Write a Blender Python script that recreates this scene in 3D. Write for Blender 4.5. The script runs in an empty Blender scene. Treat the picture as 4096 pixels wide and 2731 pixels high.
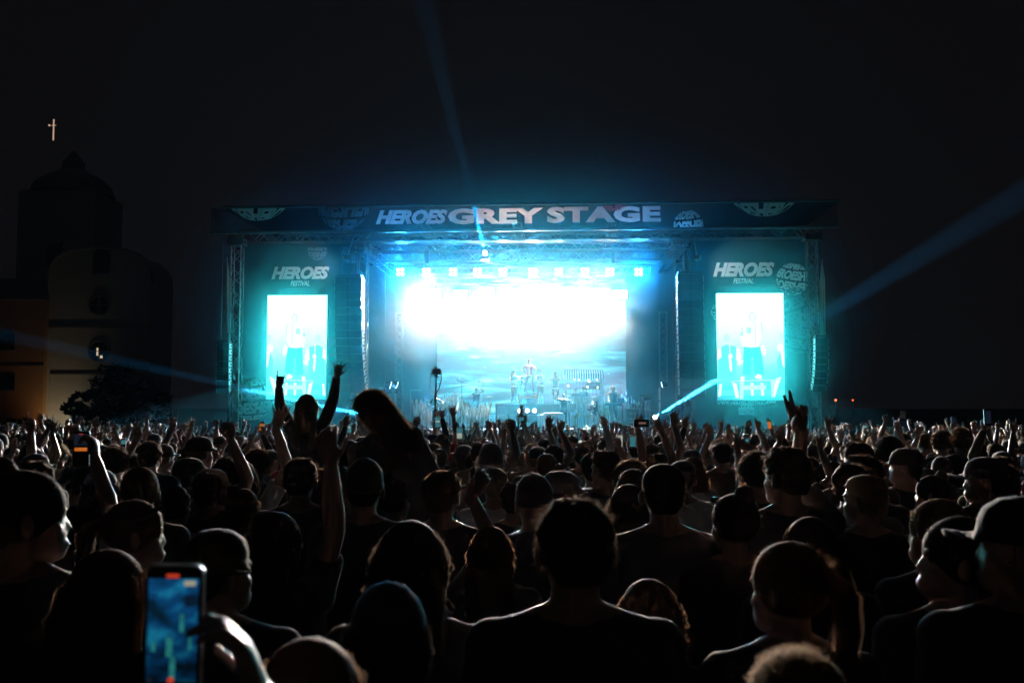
import bpy, bmesh, math, random
import numpy as np
from mathutils import Vector, Matrix, Quaternion

# ------------------------------------------------------------------ scene, camera, world, exposure
sc = bpy.context.scene
COL = sc.collection
rnd = random.Random(7)
F = 3982.0                      # focal length in pixels of the 4096 px wide photograph (35 mm lens)
CAMZ = 2.0
PITCH = math.atan((1616.0 - 1365.5) / F)
cam_d = bpy.data.cameras.new('camera')
cam = bpy.data.objects.new('camera', cam_d)
COL.objects.link(cam)
cam.location = (0, 0, CAMZ)
cam.rotation_euler = (math.radians(90) + PITCH, 0, 0)
cam_d.sensor_width = 36.0
cam_d.lens = 36.0 * F / 4096.0
cam_d.clip_end = 2000
cam_d.clip_start = 0.05
cam_d.dof.use_dof = True
cam_d.dof.focus_distance = 16.0
cam_d.dof.aperture_fstop = 4.5
sc.camera = cam

sc.render.engine = 'CYCLES'
cy = sc.cycles
cy.use_denoising = True
try:
    cy.denoiser = 'OPENIMAGEDENOISE'
except Exception:
    pass
cy.max_bounces = 5
cy.diffuse_bounces = 2
cy.glossy_bounces = 2
cy.transmission_bounces = 3
cy.transparent_max_bounces = 8
cy.volume_bounces = 1
cy.sample_clamp_indirect = 4.0
cy.sample_clamp_direct = 0.0
cy.use_light_tree = True
cy.caustics_reflective = False
cy.caustics_refractive = False
sc.view_settings.view_transform = 'Standard'
sc.view_settings.look = 'None'
sc.view_settings.gamma = 1.0
sc.view_settings.use_curve_mapping = False
sc.view_settings.exposure = 0.0

world = bpy.data.worlds.new('World')
sc.world = world
world.use_nodes = True
wn = world.node_tree.nodes
wl = world.node_tree.links
bg = wn['Background']
sky = wn.new('ShaderNodeTexSky')
sky.sky_type = 'NISHITA'
sky.sun_disc = False
sky.sun_elevation = math.radians(-6)
sky.sun_rotation = math.radians(200)
# night: the last of the twilight sky plus the town's faint skyglow
addn = wn.new('ShaderNodeMix'); addn.data_type = 'RGBA'; addn.blend_type = 'ADD'
addn.inputs[0].default_value = 1.0
wl.new(sky.outputs[0], addn.inputs[6])
addn.inputs[7].default_value = (0.036, 0.032, 0.037, 1)
wl.new(addn.outputs[2], bg.inputs[0])
bg.inputs[1].default_value = 0.09

# ------------------------------------------------------------------ measuring helpers
CP, SPI = math.cos(PITCH), math.sin(PITCH)
def ray(px, py):
    xc = (px - 2048.0) / F
    yc = (1365.5 - py) / F
    return Vector((xc, CP - yc * SPI, SPI + yc * CP))
def at(px, py, Y):
    d = ray(px, py)
    t = Y / d.y
    return Vector((d.x * t, Y, CAMZ + d.z * t))
def gz(Y):
    return -0.0238 * min(max(Y, 0.0), 52.0)
# stage frame: origin on the line of the stage front, turned a little so that its right end stands nearer
SO = Vector((0.6, 50.0, 0.0)); STH = 0.055
SX = Vector((math.cos(STH), -math.sin(STH), 0)); SY = Vector((math.sin(STH), math.cos(STH), 0))
def S2W(lx, ly, lz):
    return SO + SX * lx + SY * ly + Vector((0, 0, lz))
def sp(px, py, ly):
    """stage coordinates (x, z) of what shows at a pixel of the photograph in the plane ly behind the stage front"""
    d = ray(px, py)
    t = (SO.dot(SY) + ly) / d.dot(SY)
    p = Vector((0, 0, CAMZ)) + d * t - SO
    return p.dot(SX), p.z

# ------------------------------------------------------------------ materials
MATS = {}
def mat(name, col, rough=0.7, var=0.15, scale=8.0, metal=0.0, bump=0.0, emit=None, es=0.0, transl=0.0, spec=0.5, alpha=1.0, sheen=0.0, holes=0.0):
    if name in MATS: return MATS[name]
    m = bpy.data.materials.new(name); m.use_nodes = True
    nt = m.node_tree; n = nt.nodes; l = nt.links
    b = n['Principled BSDF']
    tc = n.new('ShaderNodeTexCoord'); nz = n.new('ShaderNodeTexNoise')
    nz.inputs['Scale'].default_value = scale; nz.inputs['Detail'].default_value = 4
    l.new(tc.outputs['Object'], nz.inputs['Vector'])
    mx = n.new('ShaderNodeMix'); mx.data_type = 'RGBA'
    mx.inputs[6].default_value = tuple(c * (1 - var) for c in col) + (1,)
    mx.inputs[7].default_value = tuple(min(1, c * (1 + var)) for c in col) + (1,)
    l.new(nz.outputs['Fac'], mx.inputs[0]); l.new(mx.outputs[2], b.inputs['Base Color'])
    b.inputs['Roughness'].default_value = rough
    b.inputs['Metallic'].default_value = metal
    b.inputs['Specular IOR Level'].default_value = spec
    if sheen: b.inputs['Sheen Weight'].default_value = sheen
    if bump:
        bp = n.new('ShaderNodeBump'); bp.inputs['Strength'].default_value = bump; bp.inputs['Distance'].default_value = 0.02
        l.new(nz.outputs['Fac'], bp.inputs['Height']); l.new(bp.outputs[0], b.inputs['Normal'])
    if emit:
        b.inputs['Emission Color'].default_value = tuple(emit) + (1,)
        b.inputs['Emission Strength'].default_value = es
    if transl:
        t = n.new('ShaderNodeBsdfTranslucent'); l.new(mx.outputs[2], t.inputs['Color'])
        ms = n.new('ShaderNodeMixShader'); ms.inputs[0].default_value = transl
        l.new(b.outputs[0], ms.inputs[1]); l.new(t.outputs[0], ms.inputs[2])
        l.new(ms.outputs[0], n['Material Output'].inputs[0])
    if holes:
        out = n['Material Output']; src = out.inputs[0].links[0].from_socket
        tr = n.new('ShaderNodeBsdfTransparent'); mh = n.new('ShaderNodeMixShader'); mh.inputs[0].default_value = holes
        l.new(src, mh.inputs[1]); l.new(tr.outputs[0], mh.inputs[2]); l.new(mh.outputs[0], out.inputs[0])
    MATS[name] = m
    return m
def emis(name, col, s, scale=6.0, var=0.1):
    if name in MATS: return MATS[name]
    m = bpy.data.materials.new(name); m.use_nodes = True
    nt = m.node_tree; n = nt.nodes; l = nt.links
    n.remove(n['Principled BSDF'])
    e = n.new('ShaderNodeEmission'); e.inputs[1].default_value = s
    tc = n.new('ShaderNodeTexCoord'); nz = n.new('ShaderNodeTexNoise'); nz.inputs['Scale'].default_value = scale
    l.new(tc.outputs['Object'], nz.inputs['Vector'])
    mx = n.new('ShaderNodeMix'); mx.data_type = 'RGBA'
    mx.inputs[6].default_value = tuple(c * (1 - var) for c in col) + (1,)
    mx.inputs[7].default_value = tuple(c * (1 + var) for c in col) + (1,)
    l.new(nz.outputs['Fac'], mx.inputs[0]); l.new(mx.outputs[2], e.inputs[0])
    l.new(e.outputs[0], n['Material Output'].inputs[0])
    MATS[name] = m
    return m

# ------------------------------------------------------------------ mesh builder
def _cyl(n):
    a = np.linspace(0, 2 * np.pi, n, endpoint=False)
    return np.cos(a), np.sin(a)
def frame(d, up=None):
    d = Vector(d).normalized()
    u = Vector(up) if up is not None else (Vector((0, 0, 1)) if abs(d.z) < 0.95 else Vector((0, 1, 0)))
    x = u.cross(d)
    if x.length < 1e-6: x = Vector((1, 0, 0)).cross(d)
    x.normalize(); y = d.cross(x)
    return x, y, d
class MB:
    def __init__(s): s.v = []; s.f = []; s.mi = []; s.cur = 0
    def add(s, vs, fs):
        o = len(s.v); s.v.extend([tuple(p) for p in vs])
        for f in fs: s.f.append(tuple(i + o for i in f)); s.mi.append(s.cur)
        return s
    def box(s, c, d, rz=0.0, rx=0.0, ry=0.0):
        x, y, z = d[0] / 2, d[1] / 2, d[2] / 2
        R = Matrix.Rotation(rz, 3, 'Z') @ Matrix.Rotation(ry, 3, 'Y') @ Matrix.Rotation(rx, 3, 'X')
        c = Vector(c)
        vs = [c + R @ Vector((a * x, b * y, e * z)) for e in (-1, 1) for b in (-1, 1) for a in (-1, 1)]
        return s.add(vs, [(0, 2, 3, 1), (4, 5, 7, 6), (0, 1, 5, 4), (2, 6, 7, 3), (0, 4, 6, 2), (1, 3, 7, 5)])
    def bar(s, a, b, r, r2=None, n=6, cap=True):
        r2 = r if r2 is None else r2
        a = Vector(a); b = Vector(b)
        x, y, d = frame(b - a); co, si = _cyl(n)
        vs = [a + x * (r * c) + y * (r * q) for c, q in zip(co, si)] + [b + x * (r2 * c) + y * (r2 * q) for c, q in zip(co, si)]
        fs = [(i, (i + 1) % n, n + (i + 1) % n, n + i) for i in range(n)]
        if cap: fs += [tuple(range(n - 1, -1, -1)), tuple(range(n, 2 * n))]
        return s.add(vs, fs)
    def tube(s, pts, r, n=6):
        for i in range(len(pts) - 1):
            s.bar(pts[i], pts[i + 1], r if not hasattr(r, '__len__') else r[i], None if not hasattr(r, '__len__') else r[i + 1], n)
        return s
    def loft(s, rings, cap=True):
        """rings: list of lists of points, same count"""
        n = len(rings[0]); vs = [p for r in rings for p in r]; fs = []
        for k in range(len(rings) - 1):
            for i in range(n):
                j = (i + 1) % n
                fs.append((k * n + i, k * n + j, (k + 1) * n + j, (k + 1) * n + i))
        if cap:
            fs.append(tuple(range(n - 1, -1, -1))); fs.append(tuple((len(rings) - 1) * n + i for i in range(n)))
        return s.add(vs, fs)
    def rcone(s, a, b, r0, r1, n=12, flat=1.0, up=None, cap0=True, cap1=True):
        """tapered limb with rounded ends; flat squashes it along the second frame axis"""
        a = Vector(a); b = Vector(b); x, y, d = frame(b - a, up); co, si = _cyl(n); rings = []
        prof = []
        if cap0: prof += [(a - d * (r0 * math.cos(t)), r0 * math.sin(t)) for t in (0.12, 0.6, 1.1)]
        prof += [(a, r0), (b, r1)]
        if cap1: prof += [(b + d * (r1 * math.sin(t)), r1 * math.cos(t)) for t in (0.5, 1.0, 1.45)]
        for c, r in prof:
            rings.append([c + x * (r * u) + y * (r * w * flat) for u, w in zip(co, si)])
        return s.loft(rings)
    def ell(s, c, r, R=None, n=14, m=9):
        c = Vector(c); rings = []
        co, si = _cyl(n)
        for k in range(m):
            t = math.pi * (k + 0.35) / (m - 0.3)
            z = -math.cos(t); q = math.sin(t)
            ring = []
            for u, w in zip(co, si):
                p = Vector((u * q * r[0], w * q * r[1], z * r[2]))
                ring.append(c + (R @ p if R is not None else p))
            rings.append(ring)
        return s.loft(rings)
    def torus(s, c, R, r, ax=(0, 1, 0), n=20, m=6):
        x, y, d = frame(ax); c = Vector(c); vs = []; fs = []
        for i in range(n):
            a = 2 * math.pi * i / n; o = x * math.cos(a) + y * math.sin(a)
            for j in range(m):
                b = 2 * math.pi * j / m
                vs.append(c + o * (R + r * math.cos(b)) + d * (r * math.sin(b)))
        for i in range(n):
            for j in range(m):
                fs.append((i * m + j, ((i + 1) % n) * m + j, ((i + 1) % n) * m + (j + 1) % m, i * m + (j + 1) % m))
        return s.add(vs, fs)
    def mesh(s, name, mats=None, origin=(0, 0, 0), smooth=False):
        me = bpy.data.meshes.new(name)
        o = origin
        me.from_pydata([(p[0] - o[0], p[1] - o[1], p[2] - o[2]) for p in s.v], [], s.f)
        for m in (mats if isinstance(mats, (list, tuple)) else [mats]):
            if m: me.materials.append(m)
        if any(s.mi): me.polygons.foreach_set('material_index', s.mi)
        if smooth: me.polygons.foreach_set('use_smooth', [True] * len(s.f))
        me.update()
        return me

BASE = {}
def tag(o, label=None, cat=None, group=None, kind=None):
    if label: o['label'] = label
    if cat: o['category'] = cat
    if group: o['group'] = group
    if kind: o['kind'] = kind
    return o
def thing(name, label, cat, base=(0, 0, 0), group=None, stage=False, rz=0.0):
    """Empty at a thing's base; stage=True: base is in stage coordinates"""
    o = bpy.data.objects.new(name, None); COL.objects.link(o)
    if stage:
        o.location = S2W(*base); o.rotation_euler = (0, 0, -STH + rz)
    else:
        o.location = base; o.rotation_euler = (0, 0, rz)
    BASE[o.name] = Vector(base)
    o.empty_display_size = 0.2
    return tag(o, label, cat, group)
def part(name, mb, mats, parent=None, smooth=False, label=None):
    """link the builder as ONE mesh object; coordinates are those of the parent's own frame before its base is taken off"""
    org = BASE[parent.name] if parent is not None else Vector((0, 0, 0))
    o = bpy.data.objects.new(name, mb.mesh(name, mats, org, smooth))
    COL.objects.link(o)
    if parent is not None:
        o.parent = parent
        BASE[o.name] = org
    if label: o['label'] = label
    return o
def alone(name, mb, mats, label, cat, base=(0, 0, 0), group=None, stage=False, smooth=False, kind=None):
    me = mb.mesh(name, mats, base, smooth)
    o = bpy.data.objects.new(name, me); COL.objects.link(o)
    if stage:
        o.location = S2W(*base); o.rotation_euler = (0, 0, -STH)
    else:
        o.location = base
    BASE[o.name] = Vector(base)
    return tag(o, label, cat, group, kind)

def truss(mb, a, b, w=0.3, r=0.025, step=None, h=None, tri=False):
    """square box truss from a to b"""
    a = Vector(a); b = Vector(b); h = h or w
    x, y, d = frame(b - a); L = (b - a).length; step = step or w
    cs = [(-1, -1), (1, -1), (1, 1), (-1, 1)]
    P = lambda c, t: a + d * t + x * (c[0] * w / 2) + y * (c[1] * h / 2)
    for c in cs: mb.bar(P(c, 0), P(c, L), r, n=5)
    n = max(1, round(L / step)); st = L / n
    for i in range(n):
        for k in range(4):
            c, e = cs[k], cs[(k + 1) % 4]
            if i % 2: c, e = e, c
            mb.bar(P(c, i * st), P(e, (i + 1) * st), r * 0.55, n=4, cap=False)
    for t in (0, L):
        for k in range(4): mb.bar(P(cs[k], t), P(cs[(k + 1) % 4], t), r * 0.8, n=4)
    return mb

# ------------------------------------------------------------------ flat lettering and emblems
def text_tris(s, bold=0.0, shear=0.0, spacing=1.0):
    """triangles of a string set in the built-in font, fitted to the unit box"""
    cu = bpy.data.curves.new('t', 'FONT'); cu.body = s; cu.offset = bold; cu.shear = shear; cu.space_character = spacing
    cu.resolution_u = 3
    ob = bpy.data.objects.new('t', cu); COL.objects.link(ob)
    dg = bpy.context.evaluated_depsgraph_get(); ev = ob.evaluated_get(dg); me = ev.to_mesh()
    me.calc_loop_triangles()
    v = np.array([p.co[:2] for p in me.vertices]); t = [tuple(q.vertices) for q in me.loop_triangles]
    ev.to_mesh_clear(); bpy.data.objects.remove(ob); bpy.data.curves.remove(cu)
    mn, mxx = v.min(0), v.max(0)
    return (v - mn) / (mxx - mn), t
def put_text(mb, s, x0, z0, x1, z1, y, bold=0.02, shear=0.0, spacing=1.0, mirror=False):
    v, t = text_tris(s, bold, shear, spacing)
    vs = [((x1 + (x0 - x1) * p[0]) if mirror else (x0 + (x1 - x0) * p[0]), y, z0 + (z1 - z0) * p[1]) for p in v]
    mb.add(vs, t)
    return mb
def put_globe(mb, cx, cz, R, y, rows=5, tilt=0.2, zmin=-1e9, zmax=1e9, xmin=-1e9, xmax=1e9, word='HEROES'):
    bm = bmesh.new(); ct, st = math.cos(tilt), math.sin(tilt)
    edges = np.linspace(-80, 80, rows + 1)
    for k in range(rows):
        v, t = text_tris(word + word, 0.06, 0.25, 0.98)
        b2 = bmesh.new()
        vs = [b2.verts.new((p[0], p[1], 0)) for p in v]
        for q in t:
            try: b2.faces.new([vs[i] for i in q])
            except ValueError: pass
        for _ in range(2):
            el = [e for e in b2.edges if e.calc_length() > 0.03]
            bmesh.ops.subdivide_edges(b2, edges=el, cuts=1); bmesh.ops.triangulate(b2, faces=b2.faces[:])
        off = (k % 3) * 23 - 20
        dead = []
        for vv in b2.verts:
            u, w = vv.co.x, vv.co.y
            la = math.radians(edges[k] + 2.5 + (edges[k + 1] - edges[k] - 5) * w)
            lo = -125 + 250 * u + off
            if abs(lo) > 84: dead.append(vv)
            lo = math.radians(lo)
            X = R * math.cos(la) * math.sin(lo); Z = R * math.sin(la) - 0.12 * R * math.cos(la) * math.cos(lo) + 0.06 * R
            vv.co = (cx + ct * X - st * Z, y, cz + st * X + ct * Z)
        bmesh.ops.delete(b2, geom=dead, context='VERTS')
        for co, no in (((0, 0, zmin), (0, 0, -1)), ((0, 0, zmax), (0, 0, 1)), ((xmin, 0, 0), (-1, 0, 0)), ((xmax, 0, 0), (1, 0, 0))):
            if abs(sum(co)) < 1e8:
                bmesh.ops.bisect_plane(b2, geom=b2.verts[:] + b2.edges[:] + b2.faces[:], plane_co=co, plane_no=no, clear_outer=True)
        b2.verts.index_update()
        mb.add([vv.co[:] for vv in b2.verts], [tuple(q.index for q in f.verts) for f in b2.faces])
        b2.free()
    bm.free()
    return mb
# ------------------------------------------------------------------ ground
FLOORZ = 0.75                                        # the stage deck
GZ0 = gz(60)
g = MB()
ys = [-60, -10, 0, 5, 10, 15, 20, 25, 30, 35, 40, 45, 52, 80, 200, 700]
xs = [-600, -60, -30, 0, 30, 60, 600]
g.add([(x, y, gz(y)) for y in ys for x in xs], [(j * 7 + i, j * 7 + i + 1, (j + 1) * 7 + i + 1, (j + 1) * 7 + i) for j in range(len(ys) - 1) for i in range(6)])
alone('ground', g, mat('ground', (0.035, 0.036, 0.03), 0.95, 0.4, 1.5, bump=0.3), None, None, kind='structure')

alu = mat('alu', (0.13, 0.135, 0.14), 0.45, 0.1, 5, metal=0.7)
steel = mat('dark_steel', (0.05, 0.055, 0.06), 0.5, 0.2, 5, metal=0.5)
black = mat('black_paint', (0.012, 0.013, 0.015), 0.5, 0.3, 10)
blackcloth = mat('black_cloth', (0.012, 0.014, 0.017), 0.95, 0.3, 6)
navy = mat('banner_navy', (0.012, 0.035, 0.075), 0.8, 0.15, 1.2, transl=0.2, holes=0.5)
teal = mat('scrim_teal', (0.012, 0.07, 0.085), 0.85, 0.2, 1.0, transl=0.25)
print_pink = mat('print_pink', (0.62, 0.45, 0.42), 0.8, 0.1, 2.0, transl=0.75)
print_grey = mat('print_grey', (0.85, 0.88, 0.86), 0.8, 0.12, 2.0, transl=0.5)
print_dull = mat('print_dull', (0.12, 0.2, 0.25), 0.8, 0.2, 2.0, transl=0.4)
print_red = mat('print_red', (0.4, 0.06, 0.09), 0.8, 0.2, 2.0, transl=0.6)
cabinet = mat('cabinet', (0.03, 0.033, 0.036), 0.5, 0.2, 10)
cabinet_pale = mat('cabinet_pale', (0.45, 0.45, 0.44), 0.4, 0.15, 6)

def lamp_data(kind, name, energy, color, **k):
    L = bpy.data.lights.new(name, kind); L.energy = energy; L.color = color
    for a, b in k.items(): setattr(L, a, b)
    return L
def put_lamp(L, name, loc, tgt, parent=None):
    """lamp in stage coordinates aimed at a stage point"""
    o = bpy.data.objects.new(name, L); COL.objects.link(o)
    p = S2W(*loc); q = S2W(*tgt)
    R = (q - p).to_track_quat('-Z', 'Y')
    mw = Matrix.Translation(p) @ R.to_matrix().to_4x4()
    o.matrix_world = mw
    if parent is not None:
        bpy.context.view_layer.update()
        o.parent = parent; o.matrix_parent_inverse = parent.matrix_world.inverted(); o.matrix_world = mw
    return o
# ------------------------------------------------------------------ roof header banner
HY = -0.6
xl, zt = sp(845, 836, HY); xr, _ = sp(3350, 803, HY)
_, zb = sp(2100, 922, HY); _, zt = sp(2100, 820, HY)
hd = thing('header_banner', 'long navy banner across the stage roof reading HEROES GREY STAGE', 'banner', (0, HY, zb), stage=True)
m = MB(); m.add([(xl, HY + 0.03, zb), (xr, HY + 0.03, zb), (xr, HY + 0.03, zt), (xl, HY + 0.03, zt)], [(0, 1, 2, 3)])
part('cloth', m, navy, hd)
m = MB(); m.box(((xl + xr) / 2, HY - 0.02, zb + 0.03), (xr - xl + 0.06, 0.14, 0.1)); m.box(((xl + xr) / 2, HY - 0.02, zt + 0.02), (xr - xl + 0.04, 0.12, 0.04))
part('edge_rail', m, alu, hd)
yT = HY + 0.022
x0, za = sp(1503, 898, yT); x1, zc = sp(1790, 838, yT)
m = MB(); put_text(m, 'HEROES', x0, za, x1, zc, yT, 0.06, 0.3, 1.0)
part('heroes_word', m, print_pink, hd)
x0, za = sp(1792, 898, yT); x1, _ = sp(2172, 838, yT); _, zc = sp(1980, 833, yT)
m = MB(); put_text(m, 'GREY', x0, za, x1, zc, yT, 0.055, 0, 1.08)
part('grey_word', m, print_pink, hd)
x0, za = sp(2188, 892, yT); x1, _ = sp(2643, 838, yT); _, zc = sp(2400, 826, yT)
m = MB(); put_text(m, 'STAGE', x0, za, x1, zc, yT, 0.055, 0, 1.08)
part('stage_word', m, print_pink, hd)
def globe(parent, px, py, rpx, ly, mt, rows, tilt, clip=None, name='globe_emblem'):
    cx, cz = sp(px, py, ly); R = rpx / (F / 50.0)
    m = MB(); cl = clip or {}
    put_globe(m, cx, cz, R, ly, rows, tilt, **cl)
    return part(name, m, mt, parent)
cl = dict(zmin=zb + 0.1, zmax=zt - 0.02)
globe(hd, 1035, 745, 150, yT, print_grey, 3, 0.0, cl)
globe(hd, 1375, 822, 108, yT, print_dull, 3, 0.0, cl)
globe(hd, 3055, 715, 160, yT, print_grey, 3, 0.0, cl)
globe(hd, 2755, 905, 60, yT, print_grey, 3, 0.1, cl)
globe(hd, 2455, 785, 64, yT - 0.004, print_red, 3, 0.1, cl)

# ------------------------------------------------------------------ trusses of the roof
def one_truss(a, b, label, w=0.45, r=0.03, name='roof_truss', group='aluminium trusses of the stage', step=None, mt=None):
    m = truss(MB(), a, b, w, r, step)
    return alone(name, m, mt or alu, label, 'truss', a, group, stage=True)
zT = sp(2100, 945, 0.3)[1]
one_truss((xl + 0.6, 0.3, zT + 0.05), (xr - 0.6, 0.3, zT + 0.05), 'long front roof truss running just under the navy header banner', 0.55, 0.035)
one_truss((xl + 3.4, 1.6, zT + 0.1), (xr - 3.4, 1.6, zT + 0.1), 'second roof truss close behind the one under the banner', 0.5)
one_truss((xl + 4.2, 3.4, zT), (xr - 4.2, 3.4, zT), 'third roof truss in the haze above the row of blinders', 0.5)
one_truss((xl + 5.4, 6.4, zT - 0.1), (xr - 5.4, 6.4, zT - 0.1), 'rearmost cross truss deep under the stage roof', 0.5)
XLT, _ = sp(1452, 1000, 1.5); XRT, _ = sp(2715, 1000, 1.5)
for sx, side in ((XLT, 'left'), (XRT, 'right')):
    one_truss((sx, 0.7, zT - 0.35), (sx, 10.2, zT - 0.35), 'roof side truss running back above the %s speaker column' % side, 0.5)
for i, px in enumerate((1700, 2070, 2450)):
    x, _ = sp(px, 950, 1.5)
    one_truss((x, 0.7, zT + 0.62), (x, 9.0, zT + 0.62), ['roof truss running back above the drum kit', 'roof truss running back above the middle of the stage', 'roof truss running back above the striped stall'][i], 0.4)
m = MB(); m.box((0.1, 5.1, zt + 0.12), (xr - xl - 0.3, 10.8, 0.1))
alone('stage_roof', m, mat('roof_skin', (0.02, 0.024, 0.028), 0.8, 0.2, 1), 'dark flat roof skin over the whole stage above the trusses', 'roof', (0, 5.1, zt + .1), stage=True)

# ------------------------------------------------------------------ towers
def tower(px, ly, label, w=0.5, top=None, grp='upright towers carrying the stage roof'):
    x, _ = sp(px, 1300, ly)
    t = thing('truss_tower', label, 'tower', (x, ly, GZ0), grp, stage=True)
    m = truss(MB(), (x, ly, GZ0 + 0.3), (x, ly, top or zT - 0.3), w, 0.03, w * 1.1); part('lattice', m, alu, t)
    m = MB(); m.box((x, ly, GZ0 + 0.15), (w + 0.9, w + 0.9, 0.28)); part('foot', m, steel, t)
    if not top:
        m = MB(); m.box((x, ly, zT - 0.2), (w + 0.3, w + 0.3, 0.35)); part('head_block', m, alu, t)
    return t
tower(945, 0.3, 'roof tower at the outer end of the wing with the HEROES banner and blonde fan')
tower(3252, 0.3, 'roof tower beside the outer speakers and the pale cloth')
tower(1450, 1.4, 'roof tower behind the curved line of pale speaker cabinets')
tower(2722, 1.4, 'roof tower behind the tall black speaker column')
tower(1598, 8.2, 'slim tower deep in the haze by the twin blue floods', 0.42, zT - 3.2)
tower(2652, 8.2, 'slim tower in the haze above the black side fill stack', 0.42, zT - 3.2)

# ------------------------------------------------------------------ stage deck
x0s, _ = sp(880, 1700, 0); x1s, _ = sp(3330, 1700, 0)
PXL, _ = sp(1400, 1700, 0); PXR, _ = sp(2790, 1700, 0)
st = thing('stage_platform', 'pale blue lit stage deck with dark front skirt', 'stage', (0, 0, GZ0), stage=True)
m = MB(); m.box(((PXL + PXR) / 2, 5.4, FLOORZ - 0.06), (PXR - PXL, 11.4, 0.12)); part('deck', m, mat('deck', (0.33, 0.35, 0.38), 0.35, 0.25, 2), st)
m = MB(); m.box(((PXL + PXR) / 2, -0.33, FLOORZ - 0.09), (PXR - PXL, 0.06, 0.16)); part('edge_rail', m, alu, st)
m = MB(); m.box(((PXL + PXR) / 2, -0.2, (GZ0 + FLOORZ) / 2 - 0.09), (PXR - PXL, 0.05, FLOORZ - GZ0 - 0.2)); part('skirt', m, blackcloth, st)

# ------------------------------------------------------------------ wings with banner, screen and lettering
def wing(px0, px1, word_px, scr, url, plate, globes, lab, slab, mirror):
    ly = 0.9
    xa, _ = sp(px0, 1300, ly); xb, _ = sp(px1, 1300, ly)
    za = sp(0.5 * (px0 + px1), 1712, ly)[1]; zb2 = zT - 0.1
    w = thing('wing_banner', lab, 'banner', ((xa + xb) / 2, ly, GZ0), 'printed wing banners on both sides of the stage', stage=True)
    m = MB(); n = 24
    # a scrim with soft vertical folds
    vs = []; 
    for k in range(7):
        z = zb2 + (za - zb2) * k / 6
        for i in range(n + 1):
            vs.append((xa + (xb - xa) * i / n, ly + 0.02 * math.sin(i * 1.7 + k * 0.4) * (k / 6) + 0.012 * math.sin(i * 0.6), z))
    m.add(vs, [(k * (n + 1) + i, (k + 1) * (n + 1) + i, (k + 1) * (n + 1) + i + 1, k * (n + 1) + i + 1) for k in range(6) for i in range(n)])
    part('cloth', m, teal, w, smooth=True)
    yp = ly - 0.05
    (wx0, wy0, wx1, wy1) = word_px
    a, b = sp(wx0, wy1, yp); c, d = sp(wx1, wy0, yp)
    m = MB(); put_text(m, 'HEROES', a, b, c, d, yp, 0.06, 0.3, 1.0); part('heroes_word', m, print_grey, w)
    a2, b2 = sp(wx0 + (wx1 - wx0) * 0.33, wy1 + 26, yp); c2, d2 = sp(wx0 + (wx1 - wx0) * 0.66, wy1 + 5, yp)
    m = MB(); put_text(m, 'FESTIVAL', a2, b2, c2, d2, yp, 0.02, 0.25, 0.95); part('festival_word', m, print_grey, w)
    a, b = sp(url[0], url[1] + 7, yp); c, d = sp(url[2], url[1] - 9, yp)
    m = MB(); put_text(m, 'WWW.HEROES-FESTIVAL.COM', a, b, c, d, yp, 0.04, 0, 1.1); part('web_address', m, print_grey, w)
    px, py = plate
    a, b = sp(px - 26, py + 14, yp); c, d = sp(px + 26, py - 6, yp)
    m = MB()
    put_text(m, 'DESPERADOS', a, b, c, d, yp, 0.01)
    for dx in (-0.17, 0, 0.17): m.torus(((a + c) / 2 + dx, yp, d + 0.11), 0.08, 0.016, n=12, m=4)
    for e in ((a - 0.05, b - 0.05, c + 0.05, b - 0.02), (a - 0.05, d + 0.02, c + 0.05, d + 0.05), (a - 0.05, b - 0.05, a - 0.02, d + 0.05), (c + 0.02, b - 0.05, c + 0.05, d + 0.05)):
        m.add([(e[0], yp, e[1]), (e[2], yp, e[1]), (e[2], yp, e[3]), (e[0], yp, e[3])], [(0, 1, 2, 3)])
    part('sponsor_mark', m, print_grey, w)
    for i, (gx, gy, gr, gm, tl) in enumerate(globes):
        globe(w, gx, gy, gr, yp - 0.004 * (i + 1), gm, 4, tl, dict(xmin=xa + 0.05, xmax=xb - 0.05, zmin=za + 0.1, zmax=zb2 - 0.3))
    return w
WL = wing(962, 1402, (1085, 1065, 1318, 1118), None, (1080, 1612, 1300), (1208, 1640),
     [(1270, 1003, 42, print_dull, 0.0), (1400, 1018, 38, print_dull, 0.1), (1368, 1430, 92, print_red, 0.9), (1010, 1600, 88, print_grey, 0.1)],
     'teal wing banner with HEROES lettering behind the blonde fan', None, False)
WR = wing(2765, 3236, (2852, 1048, 3098, 1108), None, (2866, 1612, 3104), (2985, 1640),
     [(3170, 1120, 66, print_grey, -0.15), (3180, 1235, 84, print_dull, 0.3), (3195, 1350, 70, print_dull, -0.2), (2885, 1250, 42, print_grey, -0.3)],
     'teal wing banner with HEROES lettering beside the tall black speaker column', None, True)

# ------------------------------------------------------------------ LED side screens showing the same video picture
scrm = bpy.data.materials.new('screen_picture'); scrm.use_nodes = True; MATS['screen_picture'] = scrm
n = scrm.node_tree.nodes; l = scrm.node_tree.links; n.remove(n['Principled BSDF'])
e = n.new('ShaderNodeEmission'); tc = n.new('ShaderNodeTexCoord'); sx_ = n.new('ShaderNodeSeparateXYZ')
nz = n.new('ShaderNodeTexNoise'); nz.inputs['Scale'].default_value = 1.3; nz.inputs['Detail'].default_value = 5
l.new(tc.outputs['Generated'], sx_.inputs[0]); l.new(tc.outputs['Object'], nz.inputs['Vector'])
ma = n.new('ShaderNodeMath'); ma.operation = 'MULTIPLY_ADD'; ma.inputs[1].default_value = 0.22; l.new(nz.outputs['Fac'], ma.inputs[0]); l.new(sx_.outputs['Z'], ma.inputs[2])
cr = n.new('ShaderNodeValToRGB'); l.new(ma.outputs[0], cr.inputs[0])
els = cr.color_ramp.elements
els[0].position = 0.0; els[0].color = (0.025, 0.13, 0.135, 1); els[1].position = 1.0; els[1].color = (0.25, 0.9, 0.92, 1)
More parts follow.
